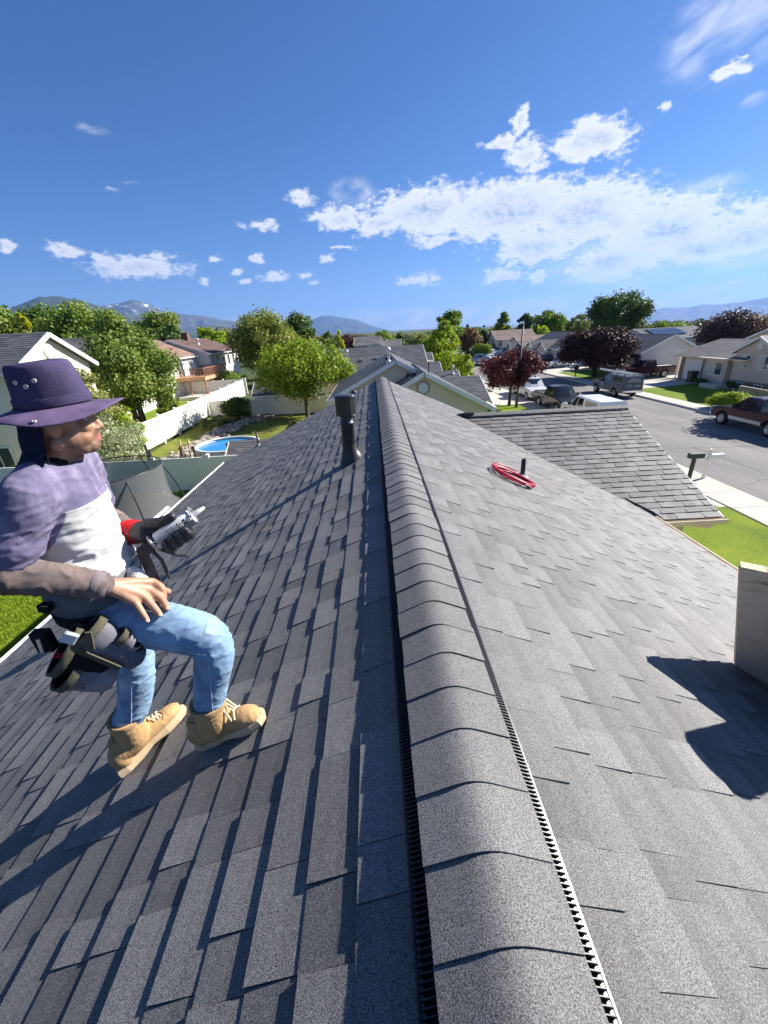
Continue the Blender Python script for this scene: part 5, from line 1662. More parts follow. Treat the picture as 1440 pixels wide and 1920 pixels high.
def tree(name, label, x, y, zlo, ztop, rx, leaf, n, size, seed, zb=None, form='round', clumps=34, tr=None, group=None, cat='tree', barkm=None, stems=1, cl=0.34):
    """crown between zlo and ztop (world), radius rx; trunk and limbs grow from the ground into the clumps"""
    r = np.random.default_rng(seed)
    zb = zg(x, y) if zb is None else zb
    barkm = barkm or bark
    root = thing(name, label, cat, (x, y, zb), 0, group)
    H = ztop - zb; h0 = max(zlo - zb, 0.05); ch = H - h0
    C = []; R = []
    tries = 0
    while len(C) < clumps and tries < 4000:
        tries += 1
        u = r.uniform(-1, 1, 3)
        if u @ u > 1: continue
        zf = (u[2] + 1) / 2
        if form == 'round': wf = 1.0
        elif form == 'cone': wf = (1.02 - zf) ** 0.8 * 1.25
        elif form == 'column': wf = 0.85 + 0.3 * (1 - abs(u[2]))
        elif form == 'vase': wf = 0.55 + 0.75 * zf
        elif form == 'dome': wf = 1.25 - 0.45 * zf
        elif form == 'poplar': wf = 0.5 + 0.9 * (1 - zf)
        if form in ('cone', 'column', 'poplar'):
            a = r.uniform(0, 2 * pi); q = sqrt(r.uniform(0, 1)); u[0], u[1] = q * cos(a), q * sin(a); zf = r.uniform(0, 1)
            if form == 'cone': wf = (1.0 - zf) ** 0.85 + 0.06
            elif form == 'column': wf = 0.9 * min(1, (1.04 - zf) * 5, zf * 6 + .5)
            else: wf = min(1, (1.03 - zf) * 2.2, .55 + zf * 1.2)
        cr = cl * rx * (0.65 + 0.7 * r.random()) * (0.55 + 0.45 * min(wf, 1)) if form != 'cone' else cl * rx * (0.5 + .6 * r.random()) * (.35 + .65 * wf)
        cr = min(cr, ch * .3)
        pos = np.array([u[0] * wf * (rx - cr * .7), u[1] * wf * (rx - cr * .7), h0 + cr * .6 + zf * (ch - cr * 1.3)])
        C.append(pos); R.append(cr)
    C = np.array(C); R = np.array(R)
    V, tone = leaf_cloud(C, R, n, size, r)
    low = V[:, :, 2].min(1) > 0.02
    obj('crown', leaf_mesh('crown', V[low], tone[low], LEAF[leaf]), root)
    tr = tr or max(.05, .035 * H)
    tb = MB(); tb.cs = True
    for s in range(stems):
        a0 = 2 * pi * s / max(1, stems) + r.uniform(0, 1)
        off = np.array([cos(a0), sin(a0)]) * (0.0 if stems == 1 else tr * 1.2)
        zt = h0 + ch * .55
        bend = r.normal(size=2) * .12 * rx * .4
        pts = [(off[0], off[1], -.15), (off[0] + bend[0] * .3, off[1] + bend[1] * .3, zt * .35), (off[0] * 2 + bend[0], off[1] * 2 + bend[1], zt * .7), (off[0] * 3 + bend[0] * .5, off[1] * 3 + bend[1] * .5, zt)]
        tb.tube(pts, [tr * 1.25, tr, tr * .75, tr * .35], 9)
    order = np.argsort(-R)[:min(16, len(R))]
    for i in order:
        c = C[i]; t = r.uniform(.35, .8); zt = (h0 + ch * .55) * t if form != 'column' else c[2] * .8
        p0 = np.array([0, 0, max(zt, h0 * .75)])
        if c[2] < p0[2]: p0[2] = c[2] * .8
        m = (p0 + c) / 2 + np.array([0, 0, .08 * rx])
        tb.tube([p0, m, c], [tr * .45, tr * .28, tr * .08], 6, cap=False)
    tb.build('trunk', barkm, root)
    return root


S = 0
def T_(*a, **k):
    global S
    S += 1
    return tree(*a, seed=100 + S, **k)


T_('maple_tree', 'round leafy maple on the sunny back lawn in front of the white fence', -5.9, 34.0, 1.55, 6.3, 4.0, 'maple', 26000, .17, clumps=52, tr=.14, form='dome', cl=.3)
T_('tree', 'big light green leafy tree behind the long white fence', -17.4, 30.0, 1.3, 8.4, 3.7, 'leafy', 36000, .16, clumps=60, tr=.2, form='poplar', cl=.3, stems=2)
T_('shrub', 'tall rounded shrub with pale blossom growing at the fence corner', -13.3, 19.6, .3, 3.6, 1.75, 'white', 15000, .085, cat='shrub', clumps=40, tr=.06, stems=3, form='dome')
T_('tree', 'small grey green tree between the cream house and the big leafy tree', -15.6, 22.6, 1.2, 5.6, 1.5, 'olive', 11000, .12, clumps=26, tr=.09)
T_('willow_tree', 'large soft olive green tree beside the white house with brown roof', -13.6, 56, 1.3, 9.8, 4.8, 'willow', 26000, .24, clumps=60, tr=.3, form='dome', cl=.28)
T_('tree', 'dark green tree showing above the leafy maple', -11.3, 66, 3.2, 9.5, 2.9, 'dark', 9000, .28, clumps=30, tr=.2)
BG = 'trees along the skyline behind the cream house'
T_('tree', 'tall tree with dark olive crown at the far left edge', -57, 70, 3, 12.8, 4.6, 'leafy', 9000, .38, clumps=34, group=BG)
T_('tree', 'yellow leaved tree between the dark trees at the far left', -47.6, 62, 4.5, 10.8, 2.5, 'yellow', 6000, .30, clumps=24, form='cone', group=BG)
T_('tree', 'broad green tree under the forested mountain', -53, 76, 3.5, 14.4, 5.2, 'green', 9000, .38, clumps=34, group=BG)
T_('tree', 'bushy green tree right of the yellow tree on the skyline', -44.5, 68, 3.5, 13.2, 5.0, 'leafy', 9000, .36, clumps=34, group=BG)
T_('tree', 'mid green tree behind the ridge of the cream house', -36.5, 60, 2.5, 11.2, 4.2, 'green', 9000, .32, clumps=34, group=BG)
T_('tree', 'olive tree showing left of the snow patched peak', -38, 80, 3.5, 12.2, 4.6, 'leafy', 8000, .38, clumps=30, group=BG)
T_('tree', 'dark tree behind the red brown roof', -32.5, 72, 2.5, 9.4, 3.2, 'dark', 6000, .34, clumps=24, group=BG)
T_('tree', 'bright green tree behind the brown roof chimney', -28.9, 80, 2.5, 9.4, 2.9, 'bright', 6000, .34, clumps=24)
T_('yellow_tree', 'yellow green tree beyond the maple beside the far roofs', -4.7, 62, 2.2, 6.7, 1.45, 'yellow', 5000, .22, form='cone', clumps=26)
T_('tree', 'tall bright green tree behind the charcoal roofs at the street', 8.2, 50, .6, 7.0, 3.2, 'bright', 20000, .22, clumps=50, tr=.2, form='poplar', cl=.3)
T_('poplar_tree', 'narrow poplar rising behind the bright green tree', 11.0, 62, 2.5, 9.2, 2.1, 'green', 8000, .26, clumps=30, form='vase')
T_('tree', 'small yellow green tree at the near side of the street', 8.9, 43, .5, 3.9, 1.3, 'bright', 6000, .15, clumps=24, tr=.08)
T_('tree', 'rust brown tree at the far end of the street', 22.0, 100, 1.5, 6.8, 3.5, 'rust', 6000, .36, clumps=30)
T_('spruce_tree', 'narrow dark spruce beside the rust brown tree', 26.6, 104, -.5, 6.4, 1.7, 'spruce', 5000, .3, clumps=34, form='cone')
T_('spruce_tree', 'slim dark spruce with pointed top behind the rust brown tree', 24.2, 112, -.5, 7.0, 1.6, 'spruce', 4000, .34, clumps=30, form='cone')
T_('tree', 'small round green tree at the street bend', 22.6, 90, .1, 3.2, 2.2, 'green', 6000, .22, clumps=28)
T_('poplar_tree', 'leaning poplar left of the two storey house roof', 39, 130, 1.5, 9.8, 3.2, 'green', 6000, .42, clumps=34, form='poplar')
T_('tree', 'dark tree behind the tan roof of the two storey house', 43.8, 125, 2, 9.2, 2.6, 'dark', 5000, .42, clumps=24)
T_('tree', 'group of green trees grown together above the two storey house', 47, 116, 1.5, 9.4, 5.2, 'green', 9000, .42, clumps=48, cl=.26, stems=3)
T_('cottonwood_tree', 'largest dark green tree above the far purple tree', 47.3, 85, 1.0, 11.6, 6.0, 'dark', 20000, .34, clumps=60, form='vase', cl=.26, tr=.35)
T_('tree', 'pale olive tree left of the largest dark green tree', 52.7, 112, 2, 8.3, 3.0, 'olive', 5000, .4, clumps=28)
T_('tree', 'small round tree left of the solar panel roof', 64, 96, .5, 5.6, 2.7, 'leafy', 5000, .34, clumps=26)
T_('plum_tree', 'dark greyish purple tree behind the split level roof', 51.5, 62, .8, 6.9, 4.6, 'plumgrey', 16000, .25, clumps=50, form='dome', barkm=bark_dark)
T_('tree', 'light green tree at the right edge behind the beige gable', 69, 76, .5, 5.6, 3.4, 'bright', 6000, .32, clumps=30)
T_('plum_tree', 'small purple leaved plum tree beside the near sidewalk', 11.45, 35.6, 1.15, 4.55, 2.9, 'plum', 24000, .15, clumps=58, form='dome', barkm=bark_dark, tr=.12, cl=.26)
T_('plum_tree', 'big dark purple plum tree on the lawn across the street', 27.3, 52.2, .75, 5.8, 4.7, 'plumdark', 42000, .20, clumps=70, form='dome', barkm=bark_dark, tr=.22, cl=.26)
T_('tree', 'street tree with open crown casting its shadow over the maroon pickup', 31.0, 27.5, 2.2, 7.0, 3.4, 'green', 9000, .2, clumps=36, tr=.16, cl=.24)
T_('bush', 'rounded yellow topped bush on the sidewalk edge across the street', 25.9, 29.6, -.25, 1.05, 1.45, 'bright', 12000, .085, zb=-.26, cat='bush', clumps=44, form='dome', tr=.05, stems=3, cl=.3)
T_('bush', 'dark evergreen bush in the back corner by the rocks', -11.4, 33.6, .1, 2.1, 1.35, 'dark', 9000, .11, cat='bush', clumps=30, tr=.05, stems=2)
T_('bush', 'low grey green shrub left of the dark evergreen bush', -12.6, 31.5, .02, .95, 1.3, 'olive', 6000, .09, cat='bush', clumps=30, tr=.03, stems=3)
T_('cypress_shrub', 'taller of the two narrow cypress shrubs behind the long fence', -15.35, 29.6, .1, 3.55, .5, 'cypress', 6000, .10, cat='shrub', clumps=40, form='column', cl=.5, tr=.05)
T_('cypress_shrub', 'shorter cypress shrub next to the taller one by the white fence', -15.25, 31.0, .1, 3.4, .5, 'cypress', 6000, .10, cat='shrub', clumps=40, form='column', cl=.5, tr=.05)
T_('bush', 'broad green hedge bush under the upper windows of the white house', -17.4, 51, .8, 3.0, 1.9, 'leafy', 9000, .14, cat='bush', clumps=36, form='dome')
T_('bush', 'small conical green shrub behind the long white fence', -15.4, 26.4, .1, 1.5, .6, 'green', 3500, .09, cat='bush', clumps=18, form='cone', tr=.03)
T_('bush', 'leafy tree branch mass behind the worker at the left edge', -19.0, 17.0, .2, 3.6, 1.6, 'bright', 7000, .12, cat='bush', clumps=28, tr=.06)
T_('shrub', 'small yellow green shrub beside the tall blossom shrub', -13.6, 22.2, .6, 3.3, .8, 'bright', 5000, .09, cat='shrub', clumps=22, form='column', cl=.45, tr=.05)
for (x, y, w, lab) in ((31.6, 39.8, .5, 'low dark shrub at the foot of the bay window'), (31.8, 41.0, .45, 'low dark shrub beside the rubbish bin'), (31.9, 36.9, .5, 'low shrub below the basement window'), (31.7, 35.0, .55, 'low shrub at the right end of the stone base')):
    T_('bush', lab, x, y, .0, .62, w, 'dark', 1400, .09, cat='bush', clumps=10, form='dome', tr=.02)
# far crowns along the skyline, each its own tree
kinds = ['green', 'leafy', 'dark', 'olive', 'bright', 'rust', 'plum', 'green', 'leafy']
spots = [(-11.3, 110, 1.7, 7.4), (2.5, 122, 3.4, 7.0), (7.4, 115, 2.2, 5.9), (10.4, 101, 2.3, 6.1), (-2.8, 130, 3.2, 6.0), (-18, 120, 4, 7.6), (-7, 140, 3.5, 6.6), (14, 135, 3, 6.2), (18, 125, 3, 6.6), (22, 140, 3.6, 6.6),
         (28, 150, 4, 7.2), (34, 145, 3.4, 6.6), (46, 160, 4, 7.6), (54, 150, 4, 7.4), (60, 140, 3.6, 6.4), (70, 150, 4.5, 7.6), (80, 140, 4, 6.2), (72, 112, 3, 4.6), (88, 125, 4, 5.2), (100, 120, 4.5, 5.0),
         (-26, 105, 4, 8.8), (-36, 110, 4.5, 9.6), (-48, 100, 4.5, 10.4), (-60, 105, 5, 12), (-70, 92, 5, 12.6), (-80, 100, 5.5, 12.8), (-66, 78, 4.5, 12), (4, 150, 4, 6.6), (-14, 95, 3, 6.8), (30, 118, 2.6, 5.8), (62, 118, 3.6, 5.8), (40, 105, 2.6, 6.0)]
desc = {'green': 'mid green tree', 'leafy': 'olive green tree', 'dark': 'dark green tree', 'olive': 'pale grey green tree', 'bright': 'bright green tree', 'rust': 'rust brown tree', 'plum': 'purple leaved tree'}
ordw = ['leftmost', 'second from the left', 'third from the left', 'fourth from the left', 'fifth from the left', 'sixth from the left', 'seventh from the left', 'eighth from the left', 'ninth from the left']
rank = {}
for i in sorted(range(len(spots)), key=lambda q: atan2(spots[q][0], spots[q][1])):
    k = kinds[i % len(kinds)]
    rank.setdefault(k, []).append(i)
for i, (x, y, w, zt) in enumerate(spots):
    k = kinds[i % len(kinds)]
    T_('tree', 'distant %s on the skyline, %s among its colour' % (desc[k], ordw[rank[k].index(i)]), x, y, -.5, zt, w * 1.15, k, 2200, .42, clumps=22, group='distant skyline trees', tr=.2)

# the wooded suburb that closes the view beyond the last trees: one mass
r_ = np.random.default_rng(77)
cl_c = []; cl_r = []
for i in range(900):
    az_ = radians(r_.uniform(-66, 62)); d_ = r_.uniform(165, 460)
    x_, y_ = d_ * sin(az_), d_ * cos(az_)
    h_ = r_.uniform(2.0, 5.0) * (1.15 if az_ < 0 else 0.8)
    for k_ in range(4):
        w_ = r_.uniform(1.4, 2.8)
        cl_c.append((x_ + r_.normal() * 2.0, y_ + r_.normal() * 2.0, zg(x_, y_) + h_ * r_.uniform(.35, 1.0))); cl_r.append(w_)
V_, t_ = leaf_cloud(np.array(cl_c), np.array(cl_r), 60000, .95, r_)
tag(obj('treeline', leaf_mesh('treeline', V_, t_, LEAF['wood'])), 'far wooded suburb closing the view below the mountains', kind='stuff')
# ------------------------------------------------------------------ vehicles
tyre_m = pbr('tyre_rubber', (0.012, 0.012, 0.013), 0.85, 0.2, 10)
rim_m = pbr('alloy_rim', (0.55, 0.55, 0.56), 0.35, 0.08, 8, metal=0.7)
black_trim = pbr('black_trim', (0.02, 0.02, 0.021), 0.5, 0.1, 8)
chrome = pbr('chrome', (0.75, 0.76, 0.78), 0.15, 0.05, 4, metal=0.9)
lamp_clear = pbr('headlight_glass', (0.70, 0.72, 0.74), 0.12, 0.1, 20, spec=0.8)
lamp_red = pbr('tail_light_red', (0.32, 0.012, 0.012), 0.25, 0.15, 20, spec=0.6)
car_glass = glass_mat('car_glass', (0.022, 0.030, 0.034), 0.03)


def paint(name, col, rough=0.2):
    return pbr(name, col, rough, 0.04, 1.2, spec=0.35, coat=0.25)


def profile_body(mb, prof, w, tuck=0.06, zmid=0.75):
    """extrude a closed side profile across the width with rounded shoulders"""
    n = len(prof)
    cx = sum(p[0] for p in prof) / n
    rings = []
    for (yy, k) in ((-w, 1.0), (-w + .05, 0.0), (w - .05, 0.0), (w, 1.0)):
        ring = []
        for (x, z) in prof:
            dx = -tuck * k * (1 if x > cx else -1) * min(1, abs(x - cx) / 2.2)
            dz = -tuck * .7 * k if z > zmid else 0
            ring.append((x + dx, yy, z + dz))
        rings.append(ring)
    vs = [p for r in rings for p in r]
    fs = [tuple(range(n)), tuple(range(4 * n - 1, 3 * n - 1, -1))]
    for j in range(3):
        for i in range(n):
            k = (i + 1) % n
            fs.append((j * n + i, j * n + k, (j + 1) * n + k, (j + 1) * n + i))
    mb.add(vs, fs)


def wheel(root, x, y, r, wd, side, rim=None):
    mb = MB(); ax = (0, side, 0)
    mb.lathe([(r * .62, -wd / 2), (r * .90, -wd / 2), (r, -wd * .30), (r, wd * .30), (r * .90, wd / 2), (r * .62, wd / 2)], 22, origin=(x, y, r), axis=ax, cap=False)
    wv = mb.build('wheel', tyre_m, root)
    rm = MB(); rm.lathe([(r * .63, -wd * .3), (r * .63, wd * .46), (r * .56, wd * .48), (r * .54, wd * .25), (0, wd * .22)], 22, origin=(x, y, r), axis=ax)
    for k in range(6):
        a = 2 * pi * k / 6
        rm.beam((x, y + side * wd * .33, r), (x + r * .57 * cos(a), y + side * wd * .40, r + r * .57 * sin(a)), r * .16, .03, up=(0, 1, 0))
    rm.lathe([(r * .16, wd * .2), (r * .15, wd * .45), (0, wd * .47)], 12, origin=(x, y, r), axis=ax)
    rm.build('rim', rim or rim_m, wv)


def arch(prof_x, r, zb, n=7):
    """points of a wheel arch from back to front along the sill"""
    return [(prof_x + r * cos(a), max(zb, r * .0 + r * sin(a) + .30 * 0)) for a in np.linspace(pi, 0, n)]


def greenhouse(root, pts, z0, z1, wb, wt, paint_m, wins, rear=True, front=True):
    """pts: (x at belt back, x at roof back, x at roof front, x at belt front)"""
    xb0, xt0, xt1, xb1 = pts
    mb = MB()
    zr_ = z1 - .05
    f = lambda z: wb + (wt - wb) * (z - z0) / (z1 - z0)
    sec = []
    for (z, a, b, ins) in ((z0, xb0, xb1, 0), (zr_, xb0 + (xt0 - xb0) * .93, xb1 + (xt1 - xb1) * .93, 0), (z1, xt0 + .06, xt1 - .08, .10)):
        y = f(z) - ins
        sec.append([(a, -y, z), (b, -y, z), (b + (.10 if z < z1 else .04), -y * .4, z), (b + (.10 if z < z1 else .04), y * .4, z), (b, y, z), (a, y, z), (a - .03, 0, z)])
    n = 7
    vs = [p for s in sec for p in s]
    fs = []
    for j in range(2):
        for i in range(n):
            k = (i + 1) % n
            fs.append((j * n + i, j * n + k, (j + 1) * n + k, (j + 1) * n + i))
    mb.add(vs, fs)
    mb.cs = False
    mb.add(sec[2], [tuple(range(n))])
    cab = mb.build('cabin', paint_m, root)
    # side glass
    for sgn in (-1, 1):
        for (a0, a1, b0, b1) in wins:
            zl, zh = z0 + .05, z1 - .12
            q = MB()
            def pt(x, z): return (x, sgn * (f(z) + .006), z)
            q.add([pt(a0, zl), pt(a1, zl), pt(b1, zh), pt(b0, zh)], [(0, 1, 2, 3)])
            q.build('side_window', car_glass, root)
    def lerp(a, b, t): return a + (b - a) * t
    if front:
        q = MB(); zl, zh = z0 + .06, z1 - .10
        xl = lerp(xb1, xt1, .10); xh = lerp(xb1, xt1, .86); yl, yh = f(zl) - .06, f(zh) - .07
        ring = []
        for (x, y, z) in ((xl, yl, zl), (xh, yh, zh)):
            ring.append([(x + .012, -y, z), (x + .112, -y * .4, z), (x + .112, y * .4, z), (x + .012, y, z)])
        q.add(ring[0] + ring[1], [(i, i + 1, 5 + i, 4 + i) for i in range(3)]); q.build('windshield', car_glass, root)
    if rear:
        q = MB(); zl, zh = z0 + .08, z1 - .12
        xl = lerp(xb0, xt0, .12); xh = lerp(xb0, xt0, .85); yl, yh = f(zl) - .12, f(zh) - .12
        ring = []
        for (x, y, z) in ((xl, yl, zl), (xh, yh, zh)): ring.append([(x - .014, -y, z), (x - .048, 0, z), (x - .014, y, z)])
        q.add(ring[0] + ring[1], [(0, 1, 4, 3), (1, 2, 5, 4)]); q.build('rear_window', car_glass, root)
    return cab


def small(root, name, mat, *boxes, b=.015):
    mb = MB()
    for bx_ in boxes: mb.bbox(*bx_, b)
    return mb.build(name, mat, root)


def pickup(label, loc, rot, pm, lower=None, topper=None, L=5.7, w=.98, r=.40, lift=.0, group=None, old=False, bed_cover=False, rim=None):
    R = thing('pickup_truck', label, 'pickup truck', loc, rot, group)
    h = L / 2
    zs, zb = .42 + lift, 1.12 + lift
    fx, rx = h - .95, -h + 1.25
    ar = r + .09
    prof = [(-h, .55 + lift), (-h + .03, zb - .04), (-.62, zb), (.95, zb - .01), (1.25, zb), (h - .35, zb - .09), (h - .05, zb - .17), (h, .62 + lift), (h - .03, zs)]
    prof += [(fx + ar * cos(a), max(zs, r + ar * sin(a))) for a in np.linspace(0.12, pi - 0.12, 7)]
    prof += [(rx + ar * cos(a), max(zs, r + ar * sin(a))) for a in np.linspace(0.12, pi - 0.12, 7)]
    prof += [(-h + .03, zs)]
    mb = MB(); profile_body(mb, prof, w, .07, zb - .25 - .0)
    mb.build('body', pm, R)
    if lower:
        for s in (-1, 1): small(R, 'side_stripe', lower, (rx + ar + .05, fx - ar - .05, s * (w + .004) - .006, s * (w + .004) + .006, zs + .03, zs + .22), b=.003)
    # open bed sunk into the rear half
    if not topper:
        mb = MB(); zf = zb + .012
        mb.box(-h + .10, -.72, -w + .14, w - .14, zf, zf + .004)
        mb.build('bed_floor', black_trim if not bed_cover else pbr('bed_cover', (0.4, 0.4, 0.4), .6), R)
        for s in (-1, 1): small(R, 'bed_rail', pm if not old else black_trim, (-h + .05, -.70, s * (w - .08) - .05, s * (w - .08) + .05, zb - .01, zb + .06), b=.02)
        small(R, 'tailgate', pm, (-h - .012, -h + .06, -w + .12, w - .12, .62 + lift, zb + .055), b=.02)
    z1 = 1.86 + lift
    greenhouse(R, (-.68, -.50, .48, 1.35), zb - .03, z1, w - .03, w - .21, pm,
               [(-.58, .20, -.45, .22), (.29, 1.12, .30, .56)], True)
    if topper:
        T0, T1 = -h + .02, -.70
        mb = MB(); zt = z1 - .02
        sec = []
        for z, ins in ((zb - .02, .03), (zt - .07, .10), (zt, .22)):
            y = w - ins; sec.append([(T0 + ins * .4, -y, z), (T1, -y, z), (T1, y, z), (T0 + ins * .4, y, z)])
        vs = [p for s in sec for p in s]
        mb.add(vs, [(j * 4 + i, j * 4 + (i + 1) % 4, j * 4 + 4 + (i + 1) % 4, j * 4 + 4 + i) for j in range(2) for i in range(4)] + [(8, 9, 10, 11)])
        mb.build('camper_shell', topper, R)
        for s in (-1, 1):
            q = MB(); y = w - .055
            q.add([(T0 + .22, s * (y + .010), zb + .10), (T1 - .15, s * (y + .010), zb + .10), (T1 - .22, s * (y - .030), zt - .14), (T0 + .30, s * (y - .030), zt - .14)], [(0, 1, 2, 3)])
            q.build('shell_window', car_glass, R)
        q = MB(); q.add([(T0 + .003, -w + .20, zb + .12), (T0 + .003, w - .20, zb + .12), (T0 + .03, w - .26, zt - .14), (T0 + .03, -w + .26, zt - .14)], [(0, 1, 2, 3)])
        q.build('shell_rear_window', car_glass if topper is not pm else pm, R)
    for (x, s) in ((fx, 1), (fx, -1), (rx, 1), (rx, -1)): wheel(R, x, s * (w - .15), r, .27, s, rim)
    small(R, 'front_bumper', chrome if not old else black_trim, (h - .06, h + .09, -w + .05, w - .05, .45 + lift, .66 + lift), b=.03)
    small(R, 'rear_bumper', chrome, (-h - .12, -h + .03, -w + .06, w - .06, .48 + lift, .66 + lift), b=.03)
    g = small(R, 'grille', black_trim, (h - .03, h + .035, -.55, .55, .70 + lift, zb - .15), b=.02)
    for k in range(4): small(g, 'grille_bar', chrome, (h + .036, h + .05, -.54, .54, .73 + lift + k * .065, .755 + lift + k * .065), b=.004)
    for s in (-1, 1):
        small(R, 'headlight', lamp_clear, (h - .10, h + .012, s * .74 - .16, s * .74 + .16, .80 + lift, .98 + lift), b=.02)
        small(R, 'tail_light', lamp_red, (-h - .008, -h + .09, s * (w - .12) - .07, s * (w - .12) + .085, .78 + lift, 1.05 + lift), b=.015)
        small(R, 'mirror', black_trim, (.92, 1.05, s * (w + .12) - .10, s * (w + .12) + .10, zb + .05, zb + .27), b=.03)
        for xx in (.05, -.45): small(R, 'door_handle', black_trim, (xx, xx + .16, s * (w + .008) - .012, s * (w + .008) + .012, zb - .18, zb - .145), b=.004)
        mb = MB()
        for xx in (.27, 1.18, -.62): mb.box(xx - .006, xx + .006, s * (w + .001) - .003, s * (w + .001) + .003, zs + .06, zb - .10)
        mb.build('door_seam', black_trim, R)['kind'] = 'stuff'
    return R


def car(label, cat, loc, rot, pm, L=4.6, w=.88, H=1.45, r=.33, suv=False, group=None, name='car'):
    R = thing(name, label, cat, loc, rot, group)
    h = L / 2; k = H / 1.45
    zs, zb = .26 * k, .92 * k
    fx, rx = h - .88, -h + .85; ar = r + .06
    if suv: top = [(-h, .5 * k), (-h + .02, zb - .02), (-h + .35, zb + .01), (.9, zb), (h - .35, zb - .10), (h - .04, zb - .20)]
    else: top = [(-h, .5 * k), (-h + .05, zb - .05), (-h + .55, zb + .02), (.75, zb), (h - .45, zb - .14), (h - .06, zb - .27)]
    prof = top + [(h, .45 * k), (h - .05, zs)]
    prof += [(fx + ar * cos(a), max(zs, r + ar * sin(a))) for a in np.linspace(0.12, pi - 0.12, 7)]
    prof += [(rx + ar * cos(a), max(zs, r + ar * sin(a))) for a in np.linspace(0.12, pi - 0.12, 7)]
    prof += [(-h + .05, zs)]
    mb = MB(); profile_body(mb, prof, w, .08, zb - .2); mb.build('body', pm, R)
    if suv: greenhouse(R, (-h + .06, -h + .32, .45, 1.25), zb - .02, H, w - .03, w - .18, pm, [(-h + .3, -h + .95, -h + .45, -h + .92), (-h + 1.03, .1, -h + 1.0, .12), (.18, 1.02, .2, .5)])
    else: greenhouse(R, (-h + .42, -h + 1.05, .35, 1.25), zb - .02, H, w - .04, w - .22, pm, [(-h + .75, -.2, -h + 1.12, -.18), (-.1, .98, -.08, .42)])
    for (x, s) in ((fx, 1), (fx, -1), (rx, 1), (rx, -1)): wheel(R, x, s * (w - .12), r, .22, s)
    small(R, 'front_bumper', black_trim, (h - .04, h + .02, -w + .2, w - .2, .28 * k, .42 * k), b=.02)
    small(R, 'rear_bumper', black_trim, (-h - .02, -h + .05, -w + .2, w - .2, .28 * k, .42 * k), b=.02)
    small(R, 'grille', black_trim, (h - .05, h + .015, -.45, .45, .48 * k, .60 * k), b=.02)
    for s in (-1, 1):
        small(R, 'headlight', lamp_clear, (h - .22, h - .01, s * (w - .22) - .14, s * (w - .22) + .14, .58 * k, .70 * k), b=.03)
        small(R, 'tail_light', lamp_red, (-h + .005, -h + .16, s * (w - .18) - .13, s * (w - .18) + .13, .66 * k, .82 * k), b=.03)
        small(R, 'mirror', pm, (.78, .92, s * (w + .08) - .08, s * (w + .08) + .08, zb + .02, zb + .15), b=.03)
        mb = MB()
        for xx in (-.15, .95): mb.box(xx - .005, xx + .005, s * (w + .001) - .003, s * (w + .001) + .003, zs + .1, zb - .08)
        mb.build('door_seam', black_trim, R)['kind'] = 'stuff'
    return R


white_p = paint('white_car_paint', (0.78, 0.79, 0.80)); silver_p = paint('silver_paint', (0.62, 0.63, 0.65)); black_p = paint('black_paint', (0.022, 0.023, 0.026))
grey_p = paint('slate_grey_wrap', (0.125, 0.135, 0.155), .45); maroon_p = paint('maroon_paint', (0.040, 0.003, 0.012)); wine_p = paint('dark_wine_paint', (0.035, 0.006, 0.010)); blue_p = paint('steel_blue_paint', (0.10, 0.14, 0.18))
RZ = -0.396
up_, dn_ = radians(90), radians(-90)
pickup('white silver pickup parked at the kerb facing us beyond the black pickup', (14.9, 40.4, RZ), dn_, silver_p, L=5.9)
pickup('black pickup parked at the near kerb between the silver pickup and the white roof', (14.95, 33.9, RZ), dn_ + .02, black_p, L=5.7, topper=None)
WP = pickup('white pickup with white shell roof just beyond the garage ridge', (14.75, 28.1, RZ), up_, white_p, topper=white_p, L=5.3)
GT_ = pickup('slate grey work pickup with shell and white tube on its roof rack', (22.75, 39.3, RZ), up_, grey_p, topper=grey_p, L=5.5, w=.95, r=.41, lift=.06)
# rack, tube and lettering on the work pickup
for x in (-2.3, -1.0, .35):
    mb = MB(); mb.beam((x, -.75, 1.99), (x, .75, 1.99), .05, .05)
    for s in (-1, 1): mb.beam((x, s * .68, 1.85), (x, s * .68, 1.99), .05, .05, up=(1, 0, 0))
    mb.build('rack_bar', black_trim, GT_)
mb = MB(); mb.tube([(-2.95, .45, 2.09), (2.35, .45, 2.14)], .085, 14); tag(mb.build('carrier_tube', white_trim, GT_), 'white carrier tube strapped to the rack')
mb = MB(); mb.beam((-2.7, -.2, 2.04), (1.2, -.2, 2.04), .06, .06); mb.beam((-2.7, -.6, 2.04), (1.2, -.6, 2.04), .06, .06)
for k in range(10): mb.beam((-2.5 + k * .38, -.2, 2.04), (-2.5 + k * .38, -.6, 2.04), .035, .035)
mb.build('ladder', pbr('ladder_alloy', (0.5, 0.5, 0.5), .4, metal=.6), GT_)
letter_m = pbr('white_lettering', (0.78, 0.78, 0.78), .5, .02)


def lettering(root, text, c, right, upv, size, name='lettering'):
    cu = bpy.data.curves.new(name, 'FONT'); cu.body = text; cu.size = size; cu.align_x = 'CENTER'; cu.align_y = 'CENTER'; cu.extrude = .002
    cu.materials.append(letter_m)
    tmp = bpy.data.objects.new(name, cu); COL.objects.link(tmp)
    me = bpy.data.meshes.new_from_object(tmp.evaluated_get(bpy.context.evaluated_depsgraph_get()))
    bpy.data.objects.remove(tmp)
    ob = obj(name, me, root)
    right = Vector(right).normalized(); upv = Vector(upv).normalized(); n = right.cross(upv)
    mt = Matrix.Identity(4)
    for i in range(3): mt[i][0] = right[i]; mt[i][1] = upv[i]; mt[i][2] = n[i]; mt[i][3] = c[i]
    ob.matrix_local = mt
    return ob


lettering(GT_, 'LTR', (.75, .957, .92), (-1, 0, 0), (0, 0, 1), .42)
lettering(GT_, 'LTR', (-2.79, .40, 1.10), (0, -1, 0), (0, 0, 1), .24)
